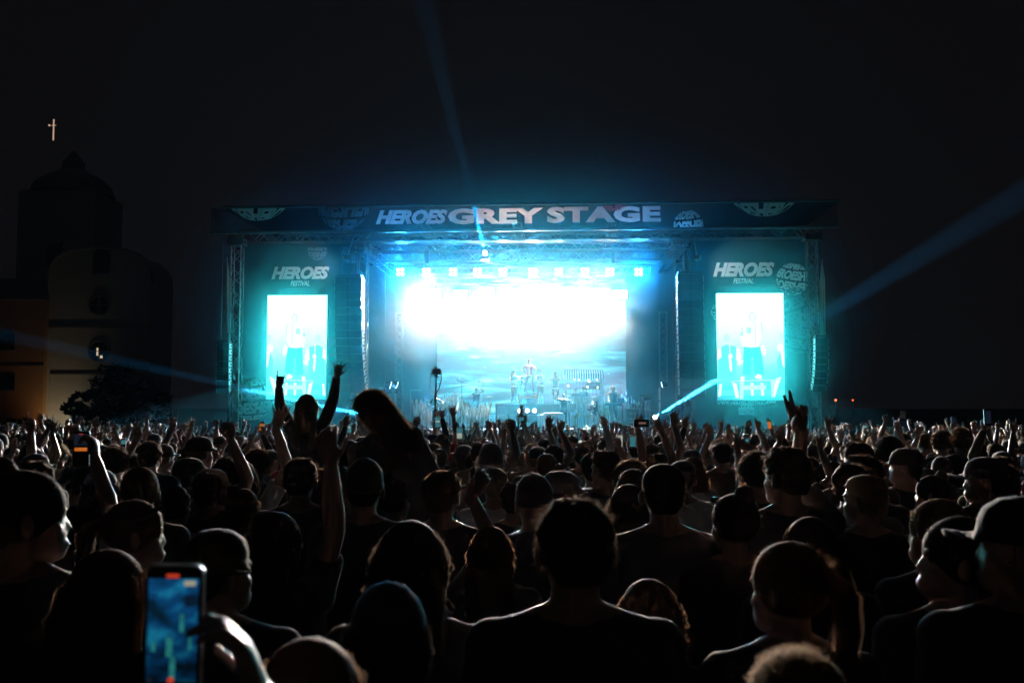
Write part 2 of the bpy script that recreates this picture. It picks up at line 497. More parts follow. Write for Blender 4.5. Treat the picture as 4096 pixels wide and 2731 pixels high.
for p, c in ((0.14, (0.008, 0.09, 0.10, 1)), (0.22, (0.014, 0.115, 0.125, 1)), (0.42, (0.055, 0.16, 0.165, 1)), (0.62, (0.15, 0.26, 0.26, 1)), (0.80, (0.22, 0.55, 0.57, 1))):
    q = els.new(p); q.color = c
l.new(cr.outputs[0], e.inputs[0]); e.inputs[1].default_value = 4.7; l.new(e.outputs[0], n['Material Output'].inputs[0])
v_white = emis('screen_white', (0.95, 0.93, 0.9), 1.1); v_grey = emis('screen_grey', (0.66, 0.78, 0.78), 0.95)
v_teal = emis('screen_teal', (0.045, 0.5, 0.58), 1.0); v_mid = emis('screen_mid', (0.13, 0.62, 0.68), 1.0); v_line = emis('screen_line', (0.35, 0.5, 0.52), 0.9)
def led_screen(px0, py0, px1, py1, label, mirror):
    ly = 0.55
    xa, zb_ = sp(px0, py1, ly); xb, zt_ = sp(px1, py0, ly)
    t = thing('led_screen', label, 'screen', ((xa + xb) / 2, ly, zb_), 'tall video screens hung in the wings', stage=True)
    W, H = xb - xa, zt_ - zb_
    m = MB(); m.box(((xa + xb) / 2, ly + 0.1, (za_ := (zb_ + zt_) / 2)), (W + 0.06, 0.16, H + 0.06)); part('housing', m, black, t)
    m = MB(); m.add([(xa, ly, zb_), (xb, ly, zb_), (xb, ly, zt_), (xa, ly, zt_)], [(0, 1, 2, 3)]); part('picture', m, scrm, t)
    L = lamp_data('AREA', 'screen_light', 2200, (0.16, 0.9, 0.95), shape='RECTANGLE', size=W * 0.96, size_y=H * 0.96)
    put_lamp(L, 'screen_light', ((xa + xb) / 2, ly - 0.3, (zb_ + zt_) / 2), ((xa + xb) / 2, ly - 5, (zb_ + zt_) / 2), t)
    m = MB(); m.bar((xa + 0.1, ly + 0.06, zt_ + 0.36), (xb - 0.1, ly + 0.06, zt_ + 0.36), 0.02)
    for u in (0.15, 0.85): m.bar((xa + W * u, ly + 0.06, zt_), (xa + W * u, ly + 0.06, zt_ + 0.36), 0.012)
    part('hanging_bar', m, steel, t)
    lay = [0]
    def X(u): return xb - W * u if mirror else xa + W * u
    def poly(mt, pts, name='picture_detail'):
        lay[0] += 1
        m = MB(); y = ly - 0.002 * lay[0]
        m.add([(X(u), y, zt_ - H * v) for u, v in pts], [tuple(range(len(pts)))])
        return m
    def blob(pts): return pts
    def group(name, mt, shapes):
        lay[0] += 1
        for i, s_ in enumerate(shapes):
            y = ly - 0.004 * lay[0] - 0.0007 * i; m = MB()
            m.add([(X(u), y, zt_ - H * v) for u, v in s_], [tuple(range(len(s_)))])
            part(name, m, mt, t)
    ov = lambda cx, cy, rx, ry, k=12: [(cx + rx * math.cos(2 * math.pi * i / k), cy + ry * math.sin(2 * math.pi * i / k)) for i in range(k)]
    group('video_floor', v_mid, [[(0, .905), (1, .905), (1, .955), (0, .955)]])
    # band players at the edges: dark vests and shorts, white sleeves, bare legs
    group('video_dark_clothing', v_mid, [[(.70, .50), (.86, .48), (.97, .52), (.98, .70), (.97, .86), (.74, .86), (.72, .70)], [(0, .52), (.06, .55), (.11, .62), (.10, .8), (0, .84)], [(.32, .64), (.56, .62), (.56, .82), (.33, .82)]])
    group('video_white_sleeve', v_white, [[(.66, .53), (.71, .50), (.72, .62), (.66, .66), (.63, .60)], [(.94, .50), (.99, .53), (1.0, .63), (.93, .60)], [(.27, .52), (.31, .47), (.35, .50), (.34, .56), (.29, .59), (.265, .56)]])
    group('video_bare_leg', v_white, [[(.05, .78), (.13, .80), (.20, .97), (.15, .97)], [(.71, .85), (.78, .83), (.73, .98), (.68, .98)], [(.93, .85), (.97, .85), (.99, .97), (.95, .96)], [(.32, .84), (.36, .84), (.35, .96), (.31, .96)], [(.46, .84), (.51, .84), (.50, .96), (.465, .96)]])
    group('video_band_head', v_grey, [ov(.85, .42, .045, .04), ov(.04, .41, .03, .035)])
    group('video_instrument', v_white, [ov(.80, .59, .035, .025, 10), [(.79, .60), (.83, .60), (.815, .72), (.79, .74), (.775, .70)], [(.80, .48), (.82, .48), (.81, .58), (.80, .58)], ov(.06, .51, .055, .04), [(.0, .53), (.06, .55), (.03, .68), (.0, .70)], [(.60, .62), (.70, .65), (.69, .68), (.62, .66)]])
    # singer in a letterman jacket
    group('video_singer_trousers', v_teal, [[(.36, .50), (.60, .50), (.62, .76), (.50, .77), (.49, .62), (.47, .60), (.43, .77), (.30, .77), (.33, .60)]])
    group('video_singer_jacket', v_white, [[(.37, .275), (.42, .265), (.50, .265), (.60, .29), (.655, .36), (.65, .43), (.62, .50), (.50, .51), (.38, .505), (.34, .45), (.31, .40), (.33, .32)]])
    group('video_singer_head', v_grey, [ov(.465, .222, .05, .042)])
    group('video_singer_face', v_white, [ov(.465, .225, .036, .034)])
    group('video_jacket_seam', v_line, [[(.425, .27), (.432, .27), (.428, .47), (.421, .47)], [(.335, .275), (.345, .27), (.322, .42), (.315, .42)]])
    lay[0] += 1; m = MB(); y = ly - 0.004 * lay[0]
    def T(s_, u0, v1, u1, v0, b): put_text(m, s_, X(u0), zt_ - H * v1, X(u1), zt_ - H * v0, y, b)
    T('E', .495, .375, .56, .325, .05); T('E', .61, .40, .65, .362, .05); T('9', .61, .348, .635, .328, .03)
    part('video_jacket_letters', m, mat('v_letters', (.3, .4, .42), emit=(.25, .36, .38), es=1.0), t)
    # bench with shoes on it
    group('video_bench_plank', v_grey, [[(.06, .805), (.80, .82), (.80, .828), (.06, .815)], [(.28, .86), (.62, .865), (.62, .905), (.28, .90)], [(.605, .825), (.67, .825), (.67, .99), (.62, .99)], [(.15, .82), (.21, .82), (.20, .96), (.17, .96)]])
    group('video_shoe', v_white, [[(.345, .765), (.40, .755), (.445, .78), (.43, .80), (.34, .808)], [(.595, .78), (.655, .78), (.66, .822), (.60, .825)]])
    return t
led_screen(1064, 1180, 1309, 1597, 'tall bright video screen behind the blonde fan with raised arms', False)
led_screen(2870, 1172, 3133, 1600, 'tall bright video screen above the www.heroes-festival.com lettering', True)

# ------------------------------------------------------------------ hanging speaker arrays
def line_array(px_top, py_top, n_cab, hcab, wcab, label, ly, curve, px_bot, grp, pale=False, depth=0.9):
    x, z = sp(px_top, py_top, ly); x2, _ = sp(px_bot, py_top, ly)
    t = thing('speaker_array', label, 'speakers', (x, ly, z), grp, stage=True)
    m = MB(); m.box((x, ly, z + 0.08), (wcab * 0.95, depth * 0.8, 0.12)); m.bar((x - wcab * .3, ly, z + .1), (x - wcab * .3, ly, zT - .2), 0.012); m.bar((x + wcab * .3, ly, z + .1), (x + wcab * .3, ly, zT - .2), 0.012)
    part('flying_frame', m, steel, t)
    zz = z; ang = 0.0; yy = ly
    for i in range(n_cab):
        k = i / (n_cab - 1)
        ang = curve * k ** 2.2
        cx = x + (x2 - x) * k ** 2.2
        zc = zz - hcab / 2
        m = MB(); m.cur = 0
        m.box((cx, yy, zc), (wcab, depth, hcab * 0.985), rx=ang)
        q = Matrix.Rotation(ang, 3, 'X')
        # slanted pale cheeks with handles, front grille seams
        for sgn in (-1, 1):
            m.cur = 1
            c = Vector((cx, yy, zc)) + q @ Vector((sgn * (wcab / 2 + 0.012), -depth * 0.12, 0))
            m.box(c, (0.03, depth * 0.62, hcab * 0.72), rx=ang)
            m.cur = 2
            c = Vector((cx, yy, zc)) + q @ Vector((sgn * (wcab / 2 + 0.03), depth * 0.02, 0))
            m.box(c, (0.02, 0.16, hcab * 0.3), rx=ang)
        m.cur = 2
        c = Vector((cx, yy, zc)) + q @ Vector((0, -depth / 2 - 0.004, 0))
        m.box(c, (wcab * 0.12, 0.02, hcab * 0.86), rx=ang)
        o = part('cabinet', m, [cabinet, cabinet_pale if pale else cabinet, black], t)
        zz -= hcab * math.cos(ang); yy += hcab * math.sin(ang) * 0.9
    return t
LAG = 'large hanging line arrays at the stage mouth'
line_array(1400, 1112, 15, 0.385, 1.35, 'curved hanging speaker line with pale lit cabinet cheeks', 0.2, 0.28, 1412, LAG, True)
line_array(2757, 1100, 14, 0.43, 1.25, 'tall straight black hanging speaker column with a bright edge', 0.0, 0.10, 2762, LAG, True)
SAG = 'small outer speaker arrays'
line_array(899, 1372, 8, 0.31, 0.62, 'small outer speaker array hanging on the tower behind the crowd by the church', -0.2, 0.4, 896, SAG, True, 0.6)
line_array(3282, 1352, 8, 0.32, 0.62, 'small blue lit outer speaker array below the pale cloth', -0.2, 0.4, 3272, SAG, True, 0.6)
# base blocks under the big arrays
for px, lab in ((1418, 'square lattice base tower segment under the curved speaker line'), (2745, 'square lattice base tower segment under the black speaker column')):
    x, z = sp(px, 1600, 0.6)
    one_truss((x, 0.6, GZ0), (x, 0.6, z), lab, 0.7, 0.03, 'lattice_base', 'lattice bases under the speaker arrays')
# pale side cloths strung on the outer towers
clothm = mat('pale_cloth', (0.38, 0.34, 0.27), 0.9, 0.15, 3, transl=0.35)
for pts, lab in (([(908, 1030), (905, 1330), (935, 1330), (918, 1120)], 'narrow pale cloth gathered on the outer tower near the church'),
                 ([(3290, 1035), (3272, 1200), (3275, 1342), (3305, 1345), (3300, 1120)], 'pale lit triangular cloth strung on the outer tower by the small blue array')):
    m = MB(); P = [(sp(a, b, 0.5)) for a, b in pts]; k = len(P)
    m.add([(a, 0.5 + 0.1 * (i % 2), b) for i, (a, b) in enumerate(P)] + [(a, 0.53 + 0.1 * (i % 2), b) for i, (a, b) in enumerate(P)], [tuple(range(k)), tuple(range(2 * k - 1, k - 1, -1))] + [(i, (i + 1) % k, k + (i + 1) % k, k + i) for i in range(k)])
    alone('side_cloth', m, clothm, lab, 'cloth', (P[0][0], 0.5, P[0][1]), 'pale cloths on the outer towers', stage=True)

# black side drapes closing the stage box
def drape(xa, ya, xb, yb, lab, z0=FLOORZ, z1=None, name='black_drape', mt=None):
    z1 = z1 or zT; m = MB(); n = 40; vs = []
    for z in (z0, z1):
        for i in range(n + 1):
            u = i / n; d = 0.07 * math.sin(i * 2.2)
            dx, dy = xb - xa, yb - ya; L = math.hypot(dx, dy)
            vs.append((xa + dx * u - dy / L * d, ya + dy * u + dx / L * d, z))
    m.add(vs, [(i, i + 1, n + 2 + i, n + 1 + i) for i in range(n)])
    return alone(name, m, mt or mat('drape', (0.05, 0.055, 0.06), 0.95, 0.3, 3), lab, 'curtain', (xa, ya, z0), 'black drapes closing the stage box', stage=True, smooth=True)
bx0, _ = sp(1470, 1500, 9); bx1, _ = sp(2700, 1500, 9)
drape(bx0 - 0.8, 10.6, bx1 + 0.8, 10.6, 'wide black drape hung behind the video wall')
drape(PXL + 0.35, 1.9, bx0 - 0.8, 10.5, 'black drape closing the stage beside the twin blue floods')
drape(PXR - 0.35, 1.9, bx1 + 0.8, 10.5, 'black drape closing the stage behind the side fill stack')

# ------------------------------------------------------------------ big LED wall
wallm = bpy.data.materials.new('led_wall_picture'); wallm.use_nodes = True
n = wallm.node_tree.nodes; l = wallm.node_tree.links; n.remove(n['Principled BSDF'])
e = n.new('ShaderNodeEmission'); tc = n.new('ShaderNodeTexCoord')
mp = n.new('ShaderNodeMapping'); mp.inputs['Rotation'].default_value = (0, math.radians(-13), 0); mp.inputs['Scale'].default_value = (0.20, 1, 1.7)
l.new(tc.outputs['Object'], mp.inputs[0])
n1 = n.new('ShaderNodeTexNoise'); n1.inputs['Scale'].default_value = 1.0; n1.inputs['Detail'].default_value = 7; n1.inputs['Roughness'].default_value = 0.62; n1.inputs['Distortion'].default_value = 0.6
l.new(mp.outputs[0], n1.inputs['Vector'])
cr = n.new('ShaderNodeValToRGB'); l.new(n1.outputs['Fac'], cr.inputs[0]); els = cr.color_ramp.elements
els[0].position = 0.30; els[0].color = (0.03, 0.09, 0.13, 1); els[1].position = 0.76; els[1].color = (0.9, 1.0, 1.0, 1)
for p, c in ((0.46, (0.05, 0.15, 0.21, 1)), (0.53, (0.06, 0.28, 0.38, 1)), (0.58, (0.12, 0.55, 0.66, 1)), (0.65, (0.42, 0.85, 0.9, 1))):
    q = els.new(p); q.color = c
vo = n.new('ShaderNodeTexVoronoi'); vo.inputs['Scale'].default_value = 1.5
l.new(tc.outputs['Object'], vo.inputs['Vector'])
lt = n.new('ShaderNodeMath'); lt.operation = 'LESS_THAN'; lt.inputs[1].default_value = 0.045; l.new(vo.outputs['Distance'], lt.inputs[0])
mx = n.new('ShaderNodeMix'); mx.data_type = 'RGBA'; l.new(lt.outputs[0], mx.inputs[0]); l.new(cr.outputs[0], mx.inputs[6]); mx.inputs[7].default_value = (1.2, 1.1, 0.9, 1)
# violet towards the foot of the picture
sg = n.new('ShaderNodeSeparateXYZ'); l.new(tc.outputs['Generated'], sg.inputs[0])
mr = n.new('ShaderNodeMapRange'); mr.inputs['From Min'].default_value = 0.42; mr.inputs['From Max'].default_value = 0.1; l.new(sg.outputs['Z'], mr.inputs[0])
m2 = n.new('ShaderNodeMath'); m2.operation = 'MULTIPLY'; l.new(mr.outputs[0], m2.inputs[0])
mr2 = n.new('ShaderNodeMapRange'); mr2.inputs['From Min'].default_value = 0.45; mr2.inputs['From Max'].default_value = 0.95; l.new(sg.outputs['X'], mr2.inputs[0]); l.new(mr2.outputs[0], m2.inputs[1])
mx2 = n.new('ShaderNodeMix'); mx2.data_type = 'RGBA'; l.new(m2.outputs[0], mx2.inputs[0]); l.new(mx.outputs[2], mx2.inputs[6]); mx2.inputs[7].default_value = (0.38, 0.30, 0.55, 1)
l.new(mx2.outputs[2], e.inputs[0]); e.inputs[1].default_value = 0.85
l.new(e.outputs[0], n['Material Output'].inputs[0])
WY = 9.0
xa, _ = sp(1747, 1500, WY); xb, _ = sp(2504, 1500, WY); _, zw = sp(2100, 1110, WY)
lw = thing('led_wall', 'huge video wall with cyan star streaks at the back of the stage', 'screen', ((xa + xb) / 2, WY, FLOORZ), stage=True)
m = MB(); m.add([(xa, WY, FLOORZ + 0.1), (xb, WY, FLOORZ + 0.1), (xb, WY, zw), (xa, WY, zw)], [(0, 1, 2, 3)]); part('picture', m, wallm, lw)
m = MB(); m.box(((xa + xb) / 2, WY + 0.16, (FLOORZ + zw) / 2), (xb - xa + 0.1, 0.25, zw - FLOORZ + 0.1)); part('frame', m, black, lw)

# ------------------------------------------------------------------ lamps
BY = 2.6
zB = sp(2100, 1085, BY)[1]
b0, _ = sp(1590, 1085, BY); b1, _ = sp(2565, 1085, BY)
one_truss((b0 - 0.5, BY + 0.45, zB + 0.1), (b1 + 0.5, BY + 0.45, zB + 0.1), 'hanging truss that carries the row of blinders', 0.34, 0.025, 'lighting_truss')
BL = [(1601, 1, 'blue'), (1705, 0, 'blue'), (1812, 0.35, 'blue'), (1910, 0, 'white'), (2012, .6, 'white'), (2130, 1, 'white'), (2235, 0, 'white'), (2340, 0.15, 'blue'), (2440, 0.2, 'white'), (2555, 1, 'blue')]
lensb = emis('lens_blue', (0.75, 0.9, 1.0), 9.0); lensw = emis('lens_white', (1.0, 0.97, 0.92), 9.0)
EN = 1.0
BLAB = ['first blinder in the row, big blue glow, at the curved speaker end', 'dim four-lamp blinder next to the glowing one at the curved speaker end', 'third blinder in the row, with a small blue halo', 'dim fourth blinder in the row, without a halo', 'fifth blinder in the row, joined to the white haze below', 'brightest white blinder above the middle of the stage', 'dim blinder just after the brightest white one', 'blue tinted blinder above the striped stall', 'second blinder from the black speaker column end', 'last blinder in the row, big blue glow, near the black speaker column']
for i, (px, s, c) in enumerate(BL):
    x, z = sp(px, 1088, BY)
    t = thing('blinder_lamp', BLAB[i], 'stage light', (x, BY, z), 'four-lamp blinders on the hanging truss', stage=True)
    m = MB(); m.box((x, BY + 0.1, z), (0.46, 0.16, 0.46)); m.bar((x - .25, BY + .1, z), (x - .25, BY + .3, z + .35), .015); m.bar((x + .25, BY + .1, z), (x + .25, BY + .3, z + .35), .015); m.bar((x - .25, BY + .3, z + .35), (x + .25, BY + .3, z + .35), .015)
    part('housing', m, black, t)
    for a in (-1, 1):
        for b in (-1, 1):
            m = MB(); m.ell((x + a * 0.115, BY, z + b * 0.115), (0.085, 0.04, 0.085), n=12, m=6)
            part('lens', m, lensb if c == 'blue' else lensw, t, smooth=True)
    if True:
        s = max(s, .12)
        L = lamp_data('SPOT', 'blinder_light', (7500 if c == 'blue' else 6000) * s * EN, (0.05, 0.36, 1.0) if c == 'blue' else (1.0, 0.86, 0.74), shadow_soft_size=0.2, spot_size=math.radians(120), spot_blend=0.8)
        put_lamp(L, 'blinder_light', (x, BY - 0.12, z), (x, BY - 5, z - 0.6), t)
# small bracket floods that light the printed wings
for px_, tx_, lab in ((1386, 1190, 'small flood on a bracket above the curved speaker line'), (2790, 2985, 'small flood on a bracket above the black speaker column')):
    x, z = sp(px_, 1030, -1.4); tx, tz = sp(tx_, 1085, 0.9)
    t = thing('wing_flood', lab, 'stage light', (x, -1.4, z), 'bracket floods for the wing banners', stage=True)
    m = MB(); m.box((x, -1.4, z), (.3, .2, .22), rz=.5 if px_ < 2000 else -.5); part('housing', m, steel, t)
    m = MB(); m.bar((x, -1.3, z), (x, .2, zT), .03); part('bracket', m, alu, t)
    L = lamp_data('SPOT', 'wing_flood_light', 330, (0.85, 0.95, 1.0), spot_size=math.radians(75), spot_blend=.8, shadow_soft_size=.1)
    put_lamp(L, 'wing_flood_light', (x + (-.2 if px_ < 2000 else .2), -1.25, z), (tx, 0.9, tz), t)
# strobe bank: rows of bright white panels under the blinders, lost in the lit smoke
strobe = emis('strobe', (1.0, 0.98, 0.94), 14.0)
SYY = 5.0
k = 0
rows = [(1172, 1735, 2480, 8), (1226, 1770, 2430, 7)]
for ri, (py, pa, pb, cnt) in enumerate(rows):
    for i in range(cnt):
        px = pa + (pb - pa) * i / (cnt - 1)
        x, z = sp(px, py + 8 * math.sin(i * 2.1), SYY)
        t = thing('strobe_panel', 'glaring white strobe panel, number %s from the curved speaker side in the %s row' % (['one', 'two', 'three', 'four', 'five', 'six', 'seven', 'eight'][i], ['upper', 'lower'][ri]), 'stage light', (x, SYY, z), 'glaring white strobe panels above the singer', stage=True)
        m = MB(); m.box((x, SYY + 0.1, z), (0.8, 0.16, 0.5)); m.bar((x, SYY + .1, z + .25), (x, SYY + .2, z + 0.8), .02); part('housing', m, black, t)
        m = MB(); m.box((x, SYY, z), (0.74, 0.03, 0.44)); part('tube_window', m, strobe, t)
        if i % 2 == ri:
            L = lamp_data('SPOT', 'strobe_light', 54000 * EN, (1.0, 0.83, 0.69), shadow_soft_size=0.3, spot_size=math.radians(96), spot_blend=0.6)
            put_lamp(L, 'strobe_light', (x, SYY - 0.45, z), (x, SYY - 5, z - 2.0), t)
one_truss((sp(1700, 1120, SYY)[0], SYY + .3, sp(2100, 1118, SYY)[1]), (sp(2500, 1120, SYY)[0], SYY + .3, sp(2100, 1118, SYY)[1]), 'hanging truss that carries the upper strobe panels', 0.3, 0.022, 'lighting_truss')
# floor floods at both sides
def flood(px, py, ly, tgt, lab, energy, size=60, col=(0.08, 0.45, 1.0)):
    x, z = sp(px, py, ly)
    t = thing('flood_lamp', lab, 'stage light', (x, ly, z), 'blue floor floods', stage=True)
    d = (Vector(tgt) - Vector((x, ly, z))).normalized()
    c = Vector((x, ly, z))
    m = MB(); m.bar(c - d * 0.3, c, 0.14, 0.2, n=14); part('barrel', m, black, t)
    m = MB(); m.bar(c, c + d * 0.03, 0.19, n=14); part('lens', m, emis('lens_cyan', (0.5, 0.8, 1.0), 6.0), t)
    m = MB(); m.bar((x, ly, z - 0.35), (x, ly, z - 0.1), 0.05); m.box((x, ly, z - 0.4), (0.3, 0.3, 0.1)); part('yoke', m, black, t)
    L = lamp_data('SPOT', 'flood_light', energy, col, spot_size=math.radians(size), spot_blend=0.6, shadow_soft_size=0.1)
    put_lamp(L, 'flood_light', c + d * 0.1, tgt, t)
fx, fz = sp(2000, 1600, 4)
flood(1560, 1540, 3.0, (fx - 3, 4.0, fz), 'outer of the twin blue floods on the drum side', 2200 * EN, 34)
flood(1585, 1539, 3.3, (fx - 3, 4.5, fz - .3), 'inner of the twin blue floods on the drum side', 2200 * EN, 34)
flood(2650, 1541, 3.0, (fx + 3, 4.0, fz - .8), 'blue flood on top of the black side fill stack', 2500 * EN, 36)
# moving-head beams
def beam(px, py, ly, tpx, tpy, tY, lab, energy, size, col, blend=0.35, grp='moving head beams at the stage', body=True):
    x, z = sp(px, py, ly)
    P = S2W(x, ly, z); Q = at(tpx, tpy, tY)
    w = Q - SO; tgt = (w.dot(SX), w.dot(SY), w.z)
    t = thing('moving_head', lab, 'stage light', (x, ly, z), grp, stage=True)
    d = (Vector(tgt) - Vector((x, ly, z))).normalized(); c = Vector((x, ly, z))
    m = MB(); m.bar(c - d * 0.35, c, 0.13, 0.12, n=14); part('barrel', m, black, t)
    m = MB(); m.bar(c, c + d * 0.02, 0.10, n=14); part('lens', m, emis('lens_beam', (1.0, 0.95, 0.85), 8.0), t)
    m = MB(); m.box((x, ly + 0.05, z - 0.32), (0.4, 0.3, 0.16)); m.box((x - .18, ly + .02, z - .1), (0.05, 0.12, 0.4)); m.box((x + .18, ly + .02, z - .1), (0.05, 0.12, 0.4)); part('yoke', m, black, t)
    L = lamp_data('SPOT', 'beam_light', energy, col, spot_size=math.radians(size), spot_blend=blend, shadow_soft_size=0.05)
    put_lamp(L, 'beam_light', c + d * 0.05, tgt, t)
BC = (0.22, 0.74, 1.0)
BE = 4200.0
beam(2620, 1668, -0.9, 4096, 775, 17.0, 'floor moving head whose long beam rises past the right video screen', 9500 * BE, 1.0, BC)
beam(1490, 1668, -0.9, 0, 1335, 26.0, 'floor moving head whose long beam sweeps low towards the church', 9000 * BE, 1.0, BC)
beam(1940, 1010, 1.0, 1680, -60, 20.0, 'roof moving head whose beam rises across the header lettering', 1500 * BE, 1.1, BC)
RZ = 1642
beam(2079, RZ, 1.0, 1930, 1520, 45, 'first of three small beam lamps in front of the riser', 26 * BE, 2.6, (1, .9, .75), grp='three small beam lamps below the singer')
beam(2109, RZ, 1.0, 2075, 1530, 46, 'middle of three small beam lamps in front of the riser, the brightest', 95 * BE, 2.8, (1, .9, .75), grp='three small beam lamps below the singer')
beam(2138, RZ, 1.0, 2185, 1560, 45, 'last of three small beam lamps in front of the riser', 22 * BE, 2.6, (1, .9, .75), grp='three small beam lamps below the singer')
# ------------------------------------------------------------------ people
skins = [mat('skin_a', (0.34, 0.215, 0.165), 0.5, 0.08, 20, sheen=0.2), mat('skin_b', (0.24, 0.15, 0.115), 0.5, 0.08, 20, sheen=0.2)]
def hairmat(name, c):
    return mat(name, c, 0.75, 0.35, 60, transl=0.5, spec=0.25)
HB = hairmat('hair_brown', (0.15, 0.11, 0.085)); HD = hairmat('hair_dark', (0.075, 0.06, 0.052)); HL = hairmat('hair_blond', (0.46, 0.35, 0.25)); HR = hairmat('hair_auburn', (0.26, 0.16, 0.10))
cl = lambda n, c, **k: mat('cloth_' + n, c, 0.9, 0.2, 12, sheen=0.3, bump=0.15, **k)
C_BLACK = cl('black', (0.035, 0.033, 0.035)); C_NAVY = cl('navy', (0.03, 0.045, 0.08)); C_WHITE = cl('white', (0.6, 0.6, 0.6)); C_GREY = cl('grey', (0.12, 0.12, 0.13))
C_RED = cl('red', (0.35, 0.03, 0.03)); C_GREEN = cl('olive', (0.05, 0.06, 0.03)); C_BLUE = cl('blue', (0.04, 0.08, 0.2)); C_TAN = cl('tan', (0.3, 0.22, 0.14)); C_DENIM = cl('denim', (0.03, 0.045, 0.09)); C_ORANGE = cl('orange', (0.6, 0.22, 0.03))
V = Vector
SH = 0.185; SHZ = 1.425                          # shoulder joint of a 1.75 m figure

def mirror(p): return V((-p[0], p[1], p[2]))
def ik(S, W, l1, l2, pole):
    S = V(S); W = V(W); d = W - S; L = d.length
    mxl = (l1 + l2) * 0.995
    if L > mxl: W = S + d * (mxl / L); d = W - S; L = mxl
    a = (l1 * l1 - l2 * l2 + L * L) / (2 * L); h = math.sqrt(max(0, l1 * l1 - a * a))
    dn = d / L; p = V(pole); p = p - dn * p.dot(dn)
    if p.length < 1e-5: p = V((0, 1, 0)).cross(dn)
    return S + dn * a + p.normalized() * h, W

CURL = {'open': (0.12, 0.08, 0.1, 0.16, 0.1), 'spread': (0.02, 0.0, 0.0, 0.04, 0.0), 'point': (0.02, .95, 1, 1, .8), 'horns': (0.03, 1, 1, 0.05, .9), 'peace': (0.02, 0.03, 1, 1, .9),
        'fist': (1, 1, 1, 1, .9), 'relaxed': (0.35, 0.4, 0.48, 0.5, 0.3), 'grip': (.68, .72, .72, .74, .55), 'phone': (.42, .45, .48, .5, .15)}
def hand(mb, W, dirn, palm, side, pose, s=1.0):
    """five-fingered hand; dirn: wrist to fingers, palm: direction the palm faces, side +1 right hand / -1 left hand"""
    z = V(dirn).normalized(); n = V(palm); n = (n - z * n.dot(z))
    if n.length < 1e-4: n = z.orthogonal()
    n.normalize()
    x = n.cross(z) * side                         # towards the thumb
    W = V(W); P = lambda a, b, c: W + x * (a * s) + n * (b * s) + z * (c * s)
    R = Matrix((x, n, z)).transposed()
    mb.rcone(P(0, 0, -0.02), P(0.003, 0, 0.03), 0.026 * s, 0.03 * s, n=10, flat=0.62, up=n)
    mb.ell(P(0.0, 0, 0.052), (0.043 * s, 0.017 * s, 0.05 * s), R, n=12, m=8)
    mb.ell(P(0.018, 0.008, 0.035), (0.02 * s, 0.016 * s, 0.03 * s), R, n=8, m=6)
    cu = CURL[pose]; spr = 0.34 if pose in ('spread', 'open') else 0.1
    if pose == 'spread': spr = 0.5
    for k, (fx, L, r) in enumerate(((0.033, 0.076, 0.0108), (0.0112, 0.085, 0.0112), (-0.0112, 0.079, 0.0108), (-0.032, 0.063, 0.0098))):
        c = cu[k]; a = spr * fx / 0.031
        d0 = V((math.sin(a), 0, math.cos(a))); p = V((fx, 0, 0.088 - abs(fx) * 0.2)); ang = 0.0
        for j, fr in enumerate((0.45, 0.32, 0.23)):
            ang += c * (1.45, 1.5, 0.9)[j] * (0.75 if j == 0 else 1)
            dd = V((d0.x * math.cos(ang), math.sin(ang), d0.z * math.cos(ang)))
            q = p + dd * (L * fr * 1.04)
            mb.rcone(P(*p), P(*q), r * s * (1 - 0.1 * j), r * s * (0.92 - 0.1 * j), n=8)
            p = q
    c = cu[4]; p = V((0.026, 0.004, 0.022)); d = V((0.80, 0.25, 0.62)).lerp(V((0.15, 0.85, 0.6)), c).normalized()
    q = p + d * 0.036; mb.rcone(P(*p), P(*q), 0.0125 * s, 0.0105 * s, n=8)
    d2 = d.lerp(V((-0.35, 0.75, 0.6)), c * 0.8).lerp(V((0.35, 0.1, 0.95)), 0.45 * (1 - c)).normalized()
    q2 = q + d2 * 0.030; mb.rcone(P(*q), P(*q2), 0.0105 * s, 0.0092 * s, n=8)
    q3 = q2 + d2 * 0.02; mb.rcone(P(*q2), P(*q3), 0.0092 * s, 0.0078 * s, n=8)

def ellring(z, hx, hy, yo=0.0, n=20, xo=0.0, p=2.4):
    out = []
    for i in range(n):
        a = 2 * math.pi * i / n; c, s_ = math.cos(a), math.sin(a)
        out.append((xo + hx * math.copysign(abs(c) ** (2 / p), c), yo + hy * math.copysign(abs(s_) ** (2 / p), s_), z))
    return out
TORSO = [(0.80, .155, .10), (0.88, .172, .115), (0.95, .168, .118), (1.03, .148, .105), (1.10, .142, .10), (1.18, .152, .108), (1.27, .168, .118), (1.35, .178, .115), (1.41, .172, .10), (1.455, .145, .082), (1.485, .095, .068), (1.51, .06, .058)]
HC = V((0, 0.012, 1.645))                         # centre of the cranium
def headframe(yaw=0.0, pitch=0.0, roll=0.0):
    piv = V((0, 0, 1.53))
    R = Matrix.Rotation(yaw, 4, 'Z') @ Matrix.Rotation(pitch, 4, 'X') @ Matrix.Rotation(roll, 4, 'Y')
    return Matrix.Translation(piv) @ R @ Matrix.Translation(-piv)
